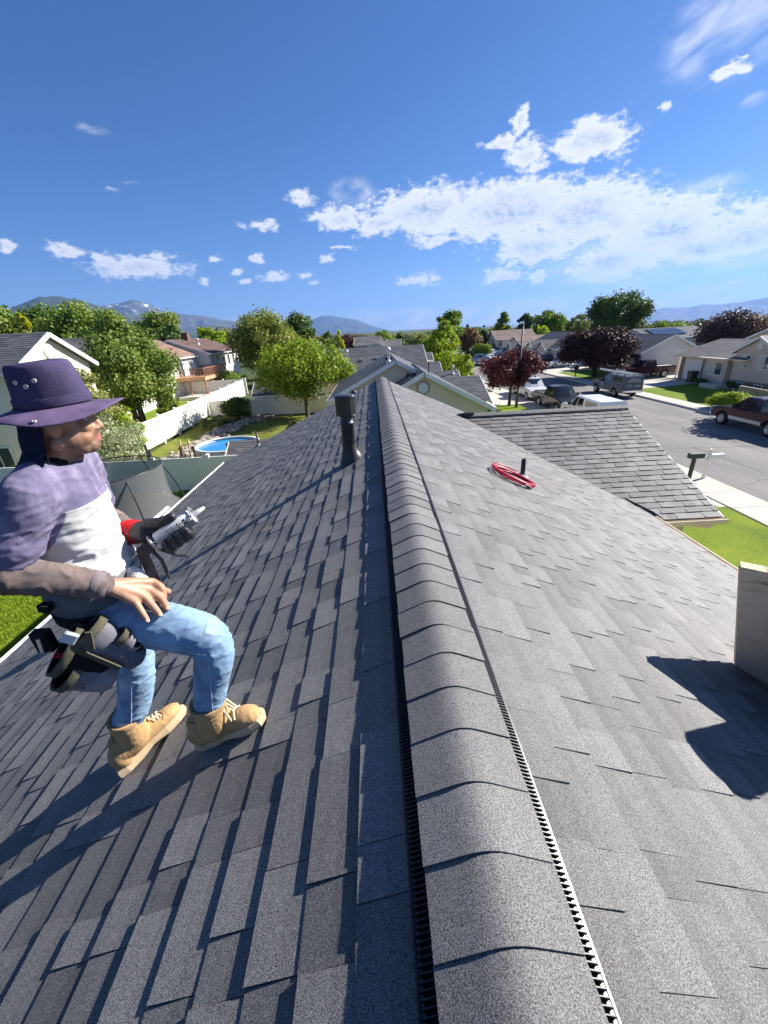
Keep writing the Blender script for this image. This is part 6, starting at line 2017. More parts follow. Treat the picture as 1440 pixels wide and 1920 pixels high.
# the small lines on the back cannot be read from here: short white strokes at their places
rl = random.Random(5)
for (y0, y1, z, h_) in ((.36, -.36, 1.64, .10), (.58, -.62, 1.49, .085), (-.15, -.60, 1.08, .09)):
    y = y0
    while y > y1:
        wd = rl.uniform(.022, .06)
        mb = MB(); xx = -2.772 if z > 1.3 else -2.79
        mb.box(xx, xx + .004, y - wd, y, z - h_ / 2, z + h_ / 2 - rl.choice((0, 0, .03)))
        mb.build('letter_stroke', letter_m, GT_); y -= wd + rl.choice((.022, .022, .022, .07))
pickup('maroon older pickup with silver side stripe facing up the street at the right edge', (22.95, 23.75, RZ), up_, maroon_p, lower=pbr('silver_stripe', (0.62, 0.60, 0.55), .35), L=5.6, r=.42, lift=.08, w=.95)
pickup('dark wine red pickup parked across the driveway behind the work pickup', (30.9, 47.9, zg(30.9, 47.9) + .02), pi, wine_p, L=5.8, w=1.0, r=.43, lift=.1, bed_cover=True)
car('white sedan parked in the driveway left of the dark purple tree', 'car', (28.9, 65.4, zg(29, 65) + .02), pi, white_p)
car('white sedan half hidden under the dark purple tree', 'car', (30.2, 60.6, zg(30, 60) + .02), pi, white_p, L=4.8)
car('dark suv parked near the small white garage door', 'car', (27.2, 70.5, -.3), pi, black_p, L=4.6, H=1.7, suv=True, r=.36)
pickup('dark blue grey pickup parked far down the street', (19.6, 79.5, RZ), dn_, blue_p, L=5.6)
car('white hatchback behind the far blue grey pickup', 'car', (21.7, 78.5, RZ), dn_, white_p, L=4.3)
car('white boxy suv at the far end of the street', 'suv', (24.5, 90, -.35), dn_ - .3, white_p, L=4.6, w=.95, H=1.95, suv=True, r=.38)
car('white van roof showing beside the two storey house', 'van', (28.2, 92, -.3), pi, white_p, L=5.0, w=.98, H=2.2, suv=True, r=.38)
car('dark car in the shade at the street bend', 'car', (23.5, 100, -.4), .4, black_p, L=4.6)
# ------------------------------------------------------------------ the roofer
def V3(*a): return Vector(a)


def emesh(sections, n=20, cap=True):
    """closed loft through ellipses: (centre, axis1 vector, axis2 vector)"""
    vs = []; fs = []
    for (c, a, b) in sections:
        c, a, b = Vector(c), Vector(a), Vector(b)
        for k in range(n):
            t = 2 * pi * k / n
            vs.append(c + a * cos(t) + b * sin(t))
    m = len(sections)
    for i in range(m - 1):
        for k in range(n):
            k2 = (k + 1) % n
            fs.append((i * n + k, i * n + k2, (i + 1) * n + k2, (i + 1) * n + k))
    if cap:
        fs.append(tuple(reversed(range(n)))); fs.append(tuple(range((m - 1) * n, m * n)))
    return vs, fs


def limb(pts, rad, n=16, k=6, sq=(1, 1)):
    """smooth tapered limb through points (Catmull-Rom), rounded ends"""
    pts = [Vector(p) for p in pts]
    P = [pts[0] * 2 - pts[1]] + pts + [pts[-1] * 2 - pts[-2]]
    R = [rad[0]] + list(rad) + [rad[-1]]
    cs = []; rs_ = []
    for i in range(1, len(P) - 2):
        for j in range(k):
            t = j / k
            p0, p1, p2, p3 = P[i - 1], P[i], P[i + 1], P[i + 2]
            cs.append(0.5 * ((2 * p1) + (p2 - p0) * t + (2 * p0 - 5 * p1 + 4 * p2 - p3) * t * t + (3 * p1 - p0 - 3 * p2 + p3) * t ** 3))
            rs_.append(R[i] + (R[i + 1] - R[i]) * t)
    cs.append(pts[-1]); rs_.append(rad[-1])
    t0 = (cs[1] - cs[0]).normalized(); t1 = (cs[-1] - cs[-2]).normalized()
    cs = [cs[0] - t0 * rs_[0] * .75, cs[0] - t0 * rs_[0] * .4] + cs + [cs[-1] + t1 * rs_[-1] * .4, cs[-1] + t1 * rs_[-1] * .75]
    rs_ = [rs_[0] * .45, rs_[0] * .85] + rs_ + [rs_[-1] * .85, rs_[-1] * .45]
    ref = Vector((0.31, 0.17, 0.93)); sec = []
    t = (cs[1] - cs[0]).normalized(); s = t.cross(ref).normalized()
    for i, c in enumerate(cs):
        t = (cs[min(i + 1, len(cs) - 1)] - cs[max(i - 1, 0)]).normalized()
        s = (s - t * s.dot(t)).normalized(); u = t.cross(s)
        sec.append((c, s * rs_[i] * sq[0], u * rs_[i] * sq[1]))
    return emesh(sec, n)


def blob(c, ax, n=18, m=10):
    """ellipsoid with three axis vectors"""
    c = Vector(c); a, b, d = [Vector(q) for q in ax]
    sec = []
    for i in range(m + 1):
        th = pi * (0.03 + .94 * i / m)
        sec.append((c - d * cos(th), a * sin(th), b * sin(th)))
    return emesh(sec, n)


def fuse(name, parts, voxel, smooth, mat, parent, wr=None, attrs=None, post=None):
    """union of closed pieces as one continuous skin"""
    vs = []; fs = []
    for v, f in parts:
        b = len(vs); vs += [tuple(p) for p in v]; fs += [tuple(b + i for i in q) for q in f]
    me = bpy.data.meshes.new(name + '_raw'); me.from_pydata(vs, [], fs); me.update()
    bm = bmesh.new(); bm.from_mesh(me); bmesh.ops.recalc_face_normals(bm, faces=bm.faces); bm.to_mesh(me); bm.free()
    o = bpy.data.objects.new(name + '_raw', me); COL.objects.link(o)
    rm = o.modifiers.new('r', 'REMESH'); rm.mode = 'VOXEL'; rm.voxel_size = voxel; rm.use_smooth_shade = True
    if smooth:
        sm = o.modifiers.new('s', 'SMOOTH'); sm.factor = .5; sm.iterations = smooth
    dg = bpy.context.evaluated_depsgraph_get()
    m2 = bpy.data.meshes.new_from_object(o.evaluated_get(dg))
    bpy.data.objects.remove(o); bpy.data.meshes.remove(me)
    m2.name = name
    n = len(m2.vertices)
    co = np.empty(n * 3); m2.vertices.foreach_get('co', co); co = co.reshape(-1, 3)
    no = np.empty(n * 3); m2.vertices.foreach_get('normal', no); no = no.reshape(-1, 3)
    if wr:
        d = np.array([wr(Vector(p), Vector(q)) for p, q in zip(co, no)])
        co = co + no * d[:, None]
    if post: co = post(co)
    org = np.array(parent.location) if parent else np.zeros(3)
    if attrs:
        for an, fn in attrs.items():
            at = m2.attributes.new(an, 'FLOAT', 'POINT'); at.data.foreach_set('value', fn(co))
    m2.vertices.foreach_set('co', (co - org).reshape(-1))
    m2.materials.clear(); m2.materials.append(mat)
    for p in m2.polygons: p.use_smooth = True
    m2.update()
    return obj(name, m2, parent)


def folds(amp, scale, stretch=(1, 1, 1), seed=0.0):
    s = Vector(stretch)
    def f(p, nrm):
        q = Vector((p.x * s.x, p.y * s.y, p.z * s.z)) * scale + Vector((seed, seed * .7, -seed))
        w = mnoise.noise(q * .5) * .5
        a = 1 - abs(mnoise.noise(q + Vector((w, w, w)))) * 2
        b = 1 - abs(mnoise.noise(q * 2.1 + Vector((5, 2, w)))) * 2
        c_ = max(0.0, 1 - abs(mnoise.noise(q * 1.35 + Vector((w, 3 + w, 1)))) * 3.2)
        return amp * (a * .45 + b * .25 - .2 + .75 * c_ * c_)
    return f


def W(x, y, z): return Vector((x, y, z + G))


def cloth(name, col, var=.15, scale=14, rough=.9, dirt=None, bump=.35, bs=260):
    return pbr(name, col, rough, var, scale, spec=.15, bump=bump, bscale=bs, dirt=dirt)


skin_m = bpy.data.materials.new('skin'); skin_m.use_nodes = True
T = NT(skin_m.node_tree); b = T.n['Principled BSDF']; b.inputs['Roughness'].default_value = .5
b.inputs['Subsurface Weight'].default_value = .08; b.inputs['Subsurface Radius'].default_value = (.01, .004, .002)
pos = T.new('ShaderNodeTexCoord').outputs['Object']
c = T.ramp(T.noise(pos, 30, 4), [(.3, (0.35, 0.185, 0.110)), (.7, (0.46, 0.255, 0.158))])
st = T.new('ShaderNodeAttribute', attribute_name='stubble').outputs['Fac']
lp_ = T.new('ShaderNodeAttribute', attribute_name='lips').outputs['Fac']
c = T.mix(T.math('MULTIPLY', st, T.maprange(T.noise(pos, 420, 2), .3, .7, .55, 1.0)), c, (0.075, 0.045, 0.035))
c = T.mix(lp_, c, (0.40, 0.15, 0.125)); T.put(b.inputs['Base Color'], c)
bp = T.new('ShaderNodeBump'); bp.inputs['Strength'].default_value = .3; bp.inputs['Distance'].default_value = .002
T.put(bp.inputs['Height'], T.noise(pos, 160, 4)); T.l.new(bp.outputs[0], b.inputs['Normal'])

denim = cloth('light_blue_denim', (0.23, 0.35, 0.49), .35, 8, dirt=((0.55, 0.58, 0.58), 5, .53, .72))
purple = (0.165, 0.125, 0.27)
hat_m = cloth('faded_purple_canvas', (0.066, 0.053, 0.112), .3, 9, dirt=((0.12, 0.10, 0.16), 16, .55, .85))
brim_m = cloth('faded_brim_canvas', (0.14, 0.10, 0.185), .25, 12, dirt=((0.19, 0.145, 0.23), 16, .5, .8))
navy = cloth('navy_hood_cloth', (0.018, 0.020, 0.048), .2, 8)
sleeve_m = cloth('grey_brown_sleeve', (0.15, 0.118, 0.11), .3, 8, dirt=((0.34, 0.25, 0.20), 9, .5, .8))
suede = pbr('tan_suede', (0.47, 0.30, 0.14), .9, .22, 11, spec=.15, bump=.18, bscale=160, dirt=((0.30, 0.19, 0.10), 9, .55, .8))
sole_m = pbr('tan_rubber_sole', (0.56, 0.42, 0.26), .8, .15, 18)
lace_m = cloth('tan_laces', (0.74, 0.60, 0.40), .2, 60)
glove_m = pbr('black_nitrile_glove', (0.028, 0.028, 0.030), .5, .3, 30, spec=.4, bump=.3, bscale=60)
red_cuff = cloth('red_knit_cuff', (0.50, 0.016, 0.022), .25, 60, bs=120)
belt_grey = cloth('grey_pouch_cloth', (0.15, 0.145, 0.165), .25, 8)
belt_dark = cloth('black_pouch_cloth', (0.014, 0.014, 0.016), .25, 10)
webbing = cloth('olive_webbing', (0.105, 0.095, 0.065), .2, 40)
pouch_pale = cloth('worn_grey_pouch', (0.27, 0.235, 0.25), .3, 9, dirt=((0.12, 0.11, 0.12), 8, .5, .75))

PR = thing('person', 'man in purple brimmed hat, two tone shirt and blue jeans standing on the left slope', 'person', W(-1.36, 1.42, -.61))
ph = radians(30); Fv = V3(cos(ph), sin(ph), 0); Rv = V3(sin(ph), -cos(ph), 0); Zv = V3(0, 0, 1)
hh = radians(26); Fh = V3(cos(hh), sin(hh), 0); Rh = V3(sin(hh), -cos(hh), 0)
RA, RK, RHp = W(-1.065, 1.335, -.36), W(-.985, 1.345, .115), W(-1.41, 1.40, .245)
LA, LK, LHp = W(-1.565, 1.45, -.56), W(-1.47, 1.52, -.15), W(-1.50, 1.58, .19)
RS, RE, RW = W(-1.42, 1.315, .825), W(-1.515, 1.195, .600), W(-1.2925, 1.31, .4563)
LS, LE, LW = W(-1.515, 1.69, .83), W(-1.56, 1.78, .56), W(-1.312, 1.585, .542)
HC = W(-1.372, 1.495, 1.038)

# ---- torso sections (centre, half depth, half width)
TOR = [(.10, -1.455, 1.495, .10, .155), (.20, -1.47, 1.50, .145, .18), (.30, -1.478, 1.50, .142, .178), (.42, -1.478, 1.505, .148, .176), (.53, -1.482, 1.505, .150, .176), (.64, -1.489, 1.505, .144, .184),
       (.74, -1.490, 1.505, .145, .200), (.81, -1.485, 1.505, .125, .198), (.86, -1.470, 1.505, .100, .165), (.895, -1.452, 1.505, .078, .110), (.92, -1.438, 1.505, .064, .070)]


def torso(grow=0.0, z0=-1, z1=9):
    return emesh([(W(x, y, z), Fv * (a + grow), Rv * (b2 + grow)) for (z, x, y, a, b2) in TOR if z0 <= z <= z1], 28)


# ---- head: skull, jaw, nose, lips, ears
def hp(f, r, u): return HC + Fh * f + Rh * r + Zv * u


head = [blob(hp(-.012, 0, .035), (Fh * .104, Rh * .080, Zv * .098)), blob(hp(.030, 0, -.030), (Fh * .072, Rh * .066, Zv * .090)),
        blob(hp(.060, 0, -.088), (Fh * .040, Rh * .045, Zv * .033)),                               # chin
        limb([hp(-.02, .046, -.060), hp(.05, .030, -.093)], [.032, .026]), limb([hp(-.02, -.046, -.060), hp(.05, -.030, -.093)], [.032, .026]), blob(hp(.018, .034, -.055), (Fh * .062, Rh * .040, Zv * .052)), blob(hp(.018, -.034, -.055), (Fh * .062, Rh * .040, Zv * .052)),
        blob(hp(.072, .034, -.015), (Fh * .026, Rh * .030, Zv * .026)), blob(hp(.072, -.034, -.015), (Fh * .026, Rh * .030, Zv * .026)),
        limb([hp(.080, .040, .030), hp(.094, 0, .030), hp(.080, -.040, .030)], [.013, .014, .013]),   # brow
        limb([hp(.090, 0, .022), hp(.105, 0, -.005), hp(.1135, 0, -.026)], [.010, .0125, .0145]),       # nose
        blob(hp(.099, .015, -.030), (Fh * .015, Rh * .011, Zv * .0105)), blob(hp(.099, -.015, -.030), (Fh * .015, Rh * .011, Zv * .0105)), blob(hp(.088, 0, -.048), (Fh * .018, Rh * .030, Zv * .014)), blob(hp(.045, .040, -.050), (Fh * .040, Rh * .026, Zv * .040)), blob(hp(.045, -.040, -.050), (Fh * .040, Rh * .026, Zv * .040)),
        limb([hp(.082, .024, -.0615), hp(.0965, 0, -.056), hp(.082, -.024, -.0615)], [.0075, .0125, .0075]),
        limb([hp(.080, .022, -.071), hp(.0945, 0, -.0725), hp(.080, -.022, -.071)], [.0075, .0140, .0075]),
        blob(hp(-.006, .090, -.004), (Fh * .022, Rh * .012, Zv * .034)), blob(hp(-.010, -.086, .0), (Fh * .020, Rh * .009, Zv * .032)),
        blob(hp(-.004, .090, -.022), (Fh * .011, Rh * .007, Zv * .012)),
        limb([W(-1.445, 1.505, .86), W(-1.395, 1.503, .955), hp(-.020, 0, -.02)], [.066, .060, .060])]
# right hand resting on the thigh: wrist, knuckles and finger joints
KN = {'index': (W(-1.1896, 1.425, .3861), W(-1.1538, 1.412, .3663), W(-1.1465, 1.400, .3239)), 'middle': (W(-1.1944, 1.395, .3704), W(-1.1463, 1.378, .3347), W(-1.115, 1.350, .306)),
      'ring': (W(-1.2011, 1.360, .3673), W(-1.1648, 1.340, .333), W(-1.1313, 1.318, .3006)), 'little': (W(-1.2198, 1.330, .3649), W(-1.1954, 1.312, .3307), W(-1.1718, 1.295, .2958))}
hand = []
for kname, rad in (('index', .0158), ('middle', .0162), ('ring', .0155), ('little', .0138)):
    a, m_, t_ = KN[kname]
    hand.append(limb([a, m_, t_], [rad * 1.15, rad * 1.02, rad * .80], 12, 5))
    hand.append(limb([RW + (a - RW) * .12, RW + (a - RW) * .55 + V3(0, 0, .004), a], [.026, .0225, .0190], 12, 4))
pc = (RW + KN['middle'][0] + KN['ring'][0]) / 3
hand.append(limb([RW + (KN['index'][0] - RW) * .30 + V3(0, .012, -.012), RW + (KN['index'][0] - RW) * .75 + V3(.002, .040, -.045), RW + (KN['index'][0] - RW) * 1.05 + V3(.01, .052, -.085)], [.022, .0175, .0145], 12, 5))   # thumb leaves the far side of the palm
arm_r = [limb([RS, RE, RW], [.046, .040, .032]), limb([RE.lerp(RW, .8), RW], [.034, .033])]
arm_l = [limb([LS, LE, LW], [.048, .040, .027])]
legs = [limb([RHp, RK, RA], [.070, .044, .028]), limb([LHp, LK, LA], [.070, .044, .028])]
chinP = np.array(hp(.075, 0, -.085)); lipP = np.array(hp(.095, 0, -.0645))
fh_, rh_ = np.array(Fh), np.array(Rh); hc_ = np.array(HC)


def stub(co):
    q = co - hc_; f = q @ fh_; r = q @ rh_; u = q[:, 2]
    jaw = np.clip((-.045 - u) / .03, 0, 1) * np.clip((f + .01) / .03, 0, 1) * np.clip((u + .16) / .03, 0, 1) * .80
    mous = np.exp(-((u + .047) / .010) ** 2) * np.clip((f - .06) / .02, 0, 1) * np.clip((.036 - np.abs(r)) / .01, 0, 1) * 1.0
    brow = np.exp(-((u - .036) / .007) ** 2) * np.clip((f - .06) / .02, 0, 1) * .8
    m = np.maximum(np.maximum(jaw, mous), brow)
    return np.where((u > -.15) & (f > -.03), m, 0.0)


def lips(co):
    q = co - hc_; f = q @ fh_; r = q @ rh_; u = q[:, 2]
    return np.clip(1 - np.abs(u + .0655) / .0135, 0, 1) ** .5 * np.clip((f - .078) / .006, 0, 1) * np.clip((.026 - np.abs(r)) / .006, 0, 1)


fuse('body', [torso(-.03, z1=.90)] + head + hand + arm_r + arm_l + legs, .0045, 5, skin_m, PR, attrs={'stubble': stub, 'lips': lips})
for s in (-1, 1):
    mb = MB(); v, f = blob(hp(.078, s * .031, .010), (Fh * .012, Rh * .012, Zv * .010)); mb.cs = True; mb.add([p - PR.location for p in v], f)
    e = mb.build('eye', pbr('eye_white', (0.6, 0.57, 0.54), .2), PR)
    mb = MB(); v, f = blob(hp(.0885, s * .031, .009), (Fh * .003, Rh * .005, Zv * .005)); mb.cs = True; mb.add([p - PR.location for p in v], f); mb.build('iris', pbr('eye_brown', (0.03, 0.015, 0.01), .15), e)
for kname in ('index', 'middle', 'ring', 'little'):
    a, m_, t_ = KN[kname]; d = (t_ - m_).normalized(); up = (Zv - d * d.z).normalized()
    mb = MB(); mb.cs = True; v, f = blob(t_ + d * .002 + up * .0108 - V3(0, .003, 0), (d * .0085, d.cross(up) * .0075, up * .0022), 10, 6); mb.add([p - PR.location for p in v], f)
    mb.build('fingernail', pbr('fingernail', (0.55, 0.34, 0.26), .3), PR)

# ---- t-shirt: purple yoke and sleeves, white front panel
shirt_m = bpy.data.materials.new('two_tone_shirt'); shirt_m.use_nodes = True
T = NT(shirt_m.node_tree); b = T.n['Principled BSDF']; b.inputs['Roughness'].default_value = .92; b.inputs['Specular IOR Level'].default_value = .15
oc = T.new('ShaderNodeTexCoord').outputs['Object']
n1 = T.noise(T.vmath('MULTIPLY', oc, (1, 1, .45)), 16, 5, .65); n2 = T.noise(oc, 5, 4)
cp = T.ramp(n1, [(.3, (0.110, 0.095, 0.165)), (.5, (0.165, 0.145, 0.23)), (.72, (0.28, 0.25, 0.345))])
cw = T.ramp(n2, [(.35, (0.48, 0.47, 0.46)), (.6, (0.60, 0.59, 0.575))])
zn = T.new('ShaderNodeAttribute', attribute_name='white').outputs['Fac']
T.put(b.inputs['Base Color'], T.mix(T.maprange(zn, .45, .55), cp, cw))
bp = T.new('ShaderNodeBump'); bp.inputs['Strength'].default_value = .3; bp.inputs['Distance'].default_value = .003
T.put(bp.inputs['Height'], T.noise(oc, 240, 3)); T.l.new(bp.outputs[0], b.inputs['Normal'])
sl_r = RS.lerp(RE, .80); sl_l = LS.lerp(LE, .8)


def is_white(co):
    z = co[:, 2] - G
    q = co - np.array(RS)
    ax = np.array((RE - RS).normalized()); t = q @ ax; perp = np.linalg.norm(q - np.outer(t, ax), axis=1)
    arm = (t > .03) & (perp < .104) & ((co - np.array(W(-1.48, 1.505, .6))) @ np.array(Rv) > .150)
    q2 = co - np.array(LS); ax2 = np.array((LE - LS).normalized()); t2 = q2 @ ax2; perp2 = np.linalg.norm(q2 - np.outer(t2, ax2), axis=1)
    arm2 = (t2 > .03) & (perp2 < .104) & ((co - np.array(W(-1.48, 1.505, .6))) @ np.array(Rv) < -.150)
    w = np.clip((.752 - z) / .006 + .5, 0, 1)
    return np.where(arm | arm2, 0.0, w)


fw = folds(.0085, 9, (.8, .8, 2.2), 1.3)
def shirt_folds(p, n):
    z = p.z - G
    k = 1.0 if z < .76 else .75
    # drag folds that run from the armpit down to the belly
    q = Vector(((p - RS).dot(Fv), z * 1.0, 0))
    drag = sin((z * 1.0 + (p - RS).dot(Fv) * .55) * 62 + 1.5 * mnoise.noise(p * 6)) * .0042 * max(0, min(1, (.74 - z) * 6)) * max(0, min(1, (z - .30) * 5))
    return fw(p, n) * k + drag


fuse('shirt', [torso(.012, .40, .90), emesh([(W(-1.472, 1.50, .405), Fv * .178, Rv * .192), (W(-1.474, 1.50, .43), Fv * .178, Rv * .192), (W(-1.478, 1.505, .50), Fv * .168, Rv * .188)], 28),
               limb([W(-1.455, 1.43, .845), RS + V3(.0, -.005, .005), RS.lerp(RE, .45), sl_r], [.080, .086, .078, .074], 20),
               limb([W(-1.47, 1.58, .845), LS, LS.lerp(LE, .45), sl_l], [.080, .084, .076, .072], 20)], .0075, 4, shirt_m, PR, shirt_folds, {'white': is_white})
mb = MB(); mb.cs = True
v, f = emesh([(W(-1.440, 1.505, .895), Fv * .075, Rv * .082), (W(-1.434, 1.505, .91), Fv * .074, Rv * .079), (W(-1.430, 1.505, .925), Fv * .066, Rv * .069), (W(-1.432, 1.505, .905), Fv * .062, Rv * .066)], 28, False)
mb.add([p - PR.location for p in v], f); mb.build('collar', belt_dark, PR)
fuse('undershirt_sleeve', [limb([RS.lerp(RE, .7), RE, RE.lerp(RW, .35), RW.lerp(RE, .03)], [.060, .064, .060, .047], 18)], .006, 3, sleeve_m, PR, folds(.0065, 13, (1, 1, 1), 4.1))
fuse('undershirt_sleeve', [limb([LS.lerp(LE, .7), LE, LE.lerp(LW, .4), LW.lerp(LE, .03)], [.058, .058, .052, .040], 18)], .006, 3, sleeve_m, PR, folds(.005, 13, (1, 1, 1), 6.1))
mb = MB(); mb.cs = True
ad = (RW - RE).normalized(); s1 = ad.cross(Zv).normalized(); u1 = s1.cross(ad)
v, f = emesh([(RW - ad * .05, s1 * .050, u1 * .050), (RW - ad * .048, s1 * .054, u1 * .054), (RW + ad * .006, s1 * .048, u1 * .048), (RW + ad * .006, s1 * .040, u1 * .040)], 22, False)
mb.add([p - PR.location for p in v], f); mb.build('cuff', cloth('grey_cuff', (0.20, 0.165, 0.17), .15, 20), PR)

# ---- jeans
fj = folds(.0045, 11, (1.0, 1.0, 2.3), 8.0)
def jean_folds(p, n):
    k = 1.0
    for kn in (RK, LK):
        d = (p - kn).length
        if d < .16: k += 1.0 * (1 - d / .16)
    for an in (RA, LA):
        d = abs((p - an).z)
        if (p - an).length < .22: k += 1.3 * (1 - (p - an).length / .22)
    return fj(p, n) * k


JEANS = fuse('jeans', [torso(.008, .05, .44), limb([RHp + V3(.02, 0, .0), RHp.lerp(RK, .5) + V3(0, 0, .034), RK + V3(.004, 0, .018), RK.lerp(RA, .45) + V3(-.005, 0, 0), RA + V3(0, 0, .125)], [.112, .098, .084, .072, .062], 20),
               limb([LHp, LHp.lerp(LK, .5), LK, LK.lerp(LA, .5), LA + V3(0, 0, .125)], [.112, .098, .082, .073, .066], 20)], .0075, 4, denim, PR, jean_folds)
# side seams
seam = cloth('denim_seam', (0.42, 0.52, 0.62), .1, 30)
from mathutils.bvhtree import BVHTree
def surf(o):
    return BVHTree.FromPolygons([Vector(v.co) for v in o.data.vertices], [tuple(pp.vertices) for pp in o.data.polygons])
JB = surf(JEANS)
def stick(pts, dirv, lift):
    out = []
    for p in pts:
        h = JB.ray_cast(Vector(p) - PR.location + dirv * .30, -dirv)
        if h[0] is not None: out.append(h[0] + dirv * lift)
    return out
mb = MB(); side = V3(.28, -.85, .1).normalized()
for pts_ in ([RHp.lerp(RK, t) + V3(0, 0, .005) for t in np.linspace(.30, .97, 26)], [RK.lerp(RA, t) for t in np.linspace(.08, .72, 24)], [LK.lerp(LA, t) for t in np.linspace(.1, .72, 22)]):
    q_ = stick(pts_, side, .0012)
    if len(q_) > 3:
        mb = MB(); mb.tube(q_, .0024, 6); mb.build('seam', seam, PR)

# ---- boots
def boot(an, heel, toe, lab):
    """an ankle, heel and toe points on the roof plane"""
    heel, toe = Vector(heel), Vector(toe)
    up = V3(-M, 0, 1).normalized(); d = (toe - heel); L = d.length; d.normalize(); d = (d - up * d.dot(up)).normalized(); s = d.cross(up)
    B = heel
    def q(x, y, z): return B + d * (x * L) + s * y + up * z
    top = an + V3(0, 0, .118)
    up_parts = [limb([q(.13, 0, .05), q(.14, 0, .10), an + V3(0, 0, .0), top], [.050, .056, .066, .074], 20),
                emesh([(q(-.01, 0, .075), s * .034, up * .035), (q(.10, 0, .08), s * .046, up * .060), (q(.30, 0, .082), s * .048, up * .068), (q(.50, 0, .076), s * .050, up * .060), (q(.70, 0, .066), s * .056, up * .047), (q(.85, 0, .062), s * .054, up * .043), (q(.95, 0, .056), s * .042, up * .036), (q(1.01, 0, .050), s * .022, up * .022)], 20),
                limb([q(.20, 0, .150), q(.34, 0, .130), q(.50, 0, .105)], [.050, .044, .036], 16)]
    o = fuse('boot', up_parts, .0055, 3, suede, PR, folds(.0014, 26, (1, 1, 1), heel.x * 9))
    mb = MB()
    prof = [(.0, .024), (-.02, .0), (-.012, -.026), (.10, -.037), (.28, -.036), (.45, -.036), (.68, -.047), (.85, -.048), (.97, -.035), (1.02, 0), (.97, .035), (.85, .048), (.68, .049), (.45, .038), (.28, .037), (.10, .038), (-.012, .028)]
    prof = prof[2:]
    n = len(prof); vs = []
    for z, k in ((.002, 1.08), (.016, 1.16), (.036, 1.13), (.045, 1.05)):
        for (x, y) in prof:
            zz = z
            if z == .002 and .30 < x < .50: zz = .020
            vs.append(q(.5 + (x - .5) * (1 + (k - 1) * .4), y * k, zz) - PR.location)
    mb.add(vs, [(i * n + j, i * n + (j + 1) % n, (i + 1) * n + (j + 1) % n, (i + 1) * n + j) for i in range(3) for j in range(n)] + [tuple(reversed(range(n))), tuple(range(3 * n, 4 * n))])
    sl = mb.build('sole', sole_m, o); sl.location = (0, 0, 0)
    from mathutils.bvhtree import BVHTree
    bv = BVHTree.FromPolygons([Vector(v.co) for v in o.data.vertices], [tuple(pp.vertices) for pp in o.data.polygons])
    def on(x, y, lift=.003):
        st = q(x, y, .30) - PR.location
        hit = bv.ray_cast(st, -up)
        return (hit[0] if hit[0] is not None else q(x, y, .12) - PR.location) + up * lift
    lc = MB()
    for k in range(6):
        x = .47 + .048 * k
        lc.tube([on(x, -.040), on(x + .012, -.02, .005), on(x + .025, 0, .007), on(x + .036, .02, .005), on(x + .048, .040)], .0048, 6)
        lc.tube([on(x, .040), on(x + .012, .02, .006), on(x + .025, 0, .010), on(x + .036, -.02, .006), on(x + .048, -.040)], .0048, 6)
    for sg in (-1, 1):
        lc.tube([on(.54, 0, .012), on(.59, sg * .03, .018), on(.57, sg * .056, .004), on(.51, sg * .04, .012), on(.54, 0, .010)], .0046, 6)
        lc.tube([on(.54, 0, .012), on(.58, sg * .025, .010), on(.64, sg * .050, .003)], .0040, 6)
    for (x0, x1) in ((.10, .36), (.74, .74)):
        for sg in (-1, 1):
            pts_ = [on(x0 + (x1 - x0) * t_, sg * (.02 + .030 * t_), .0016) for t_ in np.linspace(0, 1, 6)] if x0 != x1 else [on(x0 + .05 * sin(pi * t_), sg * .05 * t_, .0016) for t_ in np.linspace(0, 1, 6)]
            sm2 = MB(); sm2.tube(pts_, .0022, 5); sm2.build('stitching', pbr('dark_stitch', (0.12, 0.07, 0.03), .9), o)
    lc.build('laces', lace_m, o)
    cb = MB(); cb.cs = True
    ax = (top - an).normalized(); s2 = ax.cross(d).normalized(); d2 = s2.cross(ax)
    v, f = emesh([(top + ax * .010, s2 * .076, d2 * .076), (top + ax * .034, s2 * .079, d2 * .079), (top + ax * .048, s2 * .074, d2 * .074), (top + ax * .03, s2 * .060, d2 * .060)], 22, False)
    cb.add([p - PR.location for p in v], f); cb.build('boot_collar', suede, o)
    return o


boot(RA, W(-1.150, 1.340, -.4975), W(-.835, 1.350, -.3560), 'right')
boot(LA, W(-1.610, 1.365, -.7045), W(-1.395, 1.640, -.6080), 'left')

# ---- hat with a wide brim, and the cloth hood hanging under it
HT = HC + Zv * .066 + Fh * .004
tl = (Zv * 1.0 - Fh * .015 + Rh * .03).normalized(); fT = (Fh - tl * Fh.dot(tl)).normalized(); rT = fT.cross(tl)
def ht(f, r, u): return HT + fT * f + rT * r + tl * u
mb = MB(); mb.cs = True
n = 40; rings = []
for (rf, rb, rs2, u) in ((.112, .112, .092, .0), (.113, .113, .094, .018), (.108, .110, .090, .05), (.098, .106, .085, .10), (.090, .102, .080, .128), (.083, .096, .074, .140), (.070, .084, .064, .144), (.03, .04, .03, .146)):
    ring = []
    for k in range(n):
        a = 2 * pi * k / n; c, s = cos(a), sin(a)
        dent = .004 * mnoise.noise(Vector((c * 2, s * 2, u * 22)))
        ring.append(ht((rf if c > 0 else rb) * c + dent, rs2 * s + dent, u + .004 * c))
    rings.append(ring)
vs = [p - PR.location for r_ in rings for p in r_]
mb.add(vs, [(i * n + k, i * n + (k + 1) % n, (i + 1) * n + (k + 1) % n, (i + 1) * n + k) for i in range(len(rings) - 1) for k in range(n)] + [tuple(range((len(rings) - 1) * n, len(rings) * n))])
HAT = mb.build('hat', hat_m, PR)
mb = MB(); mb.cs = True; rings = []
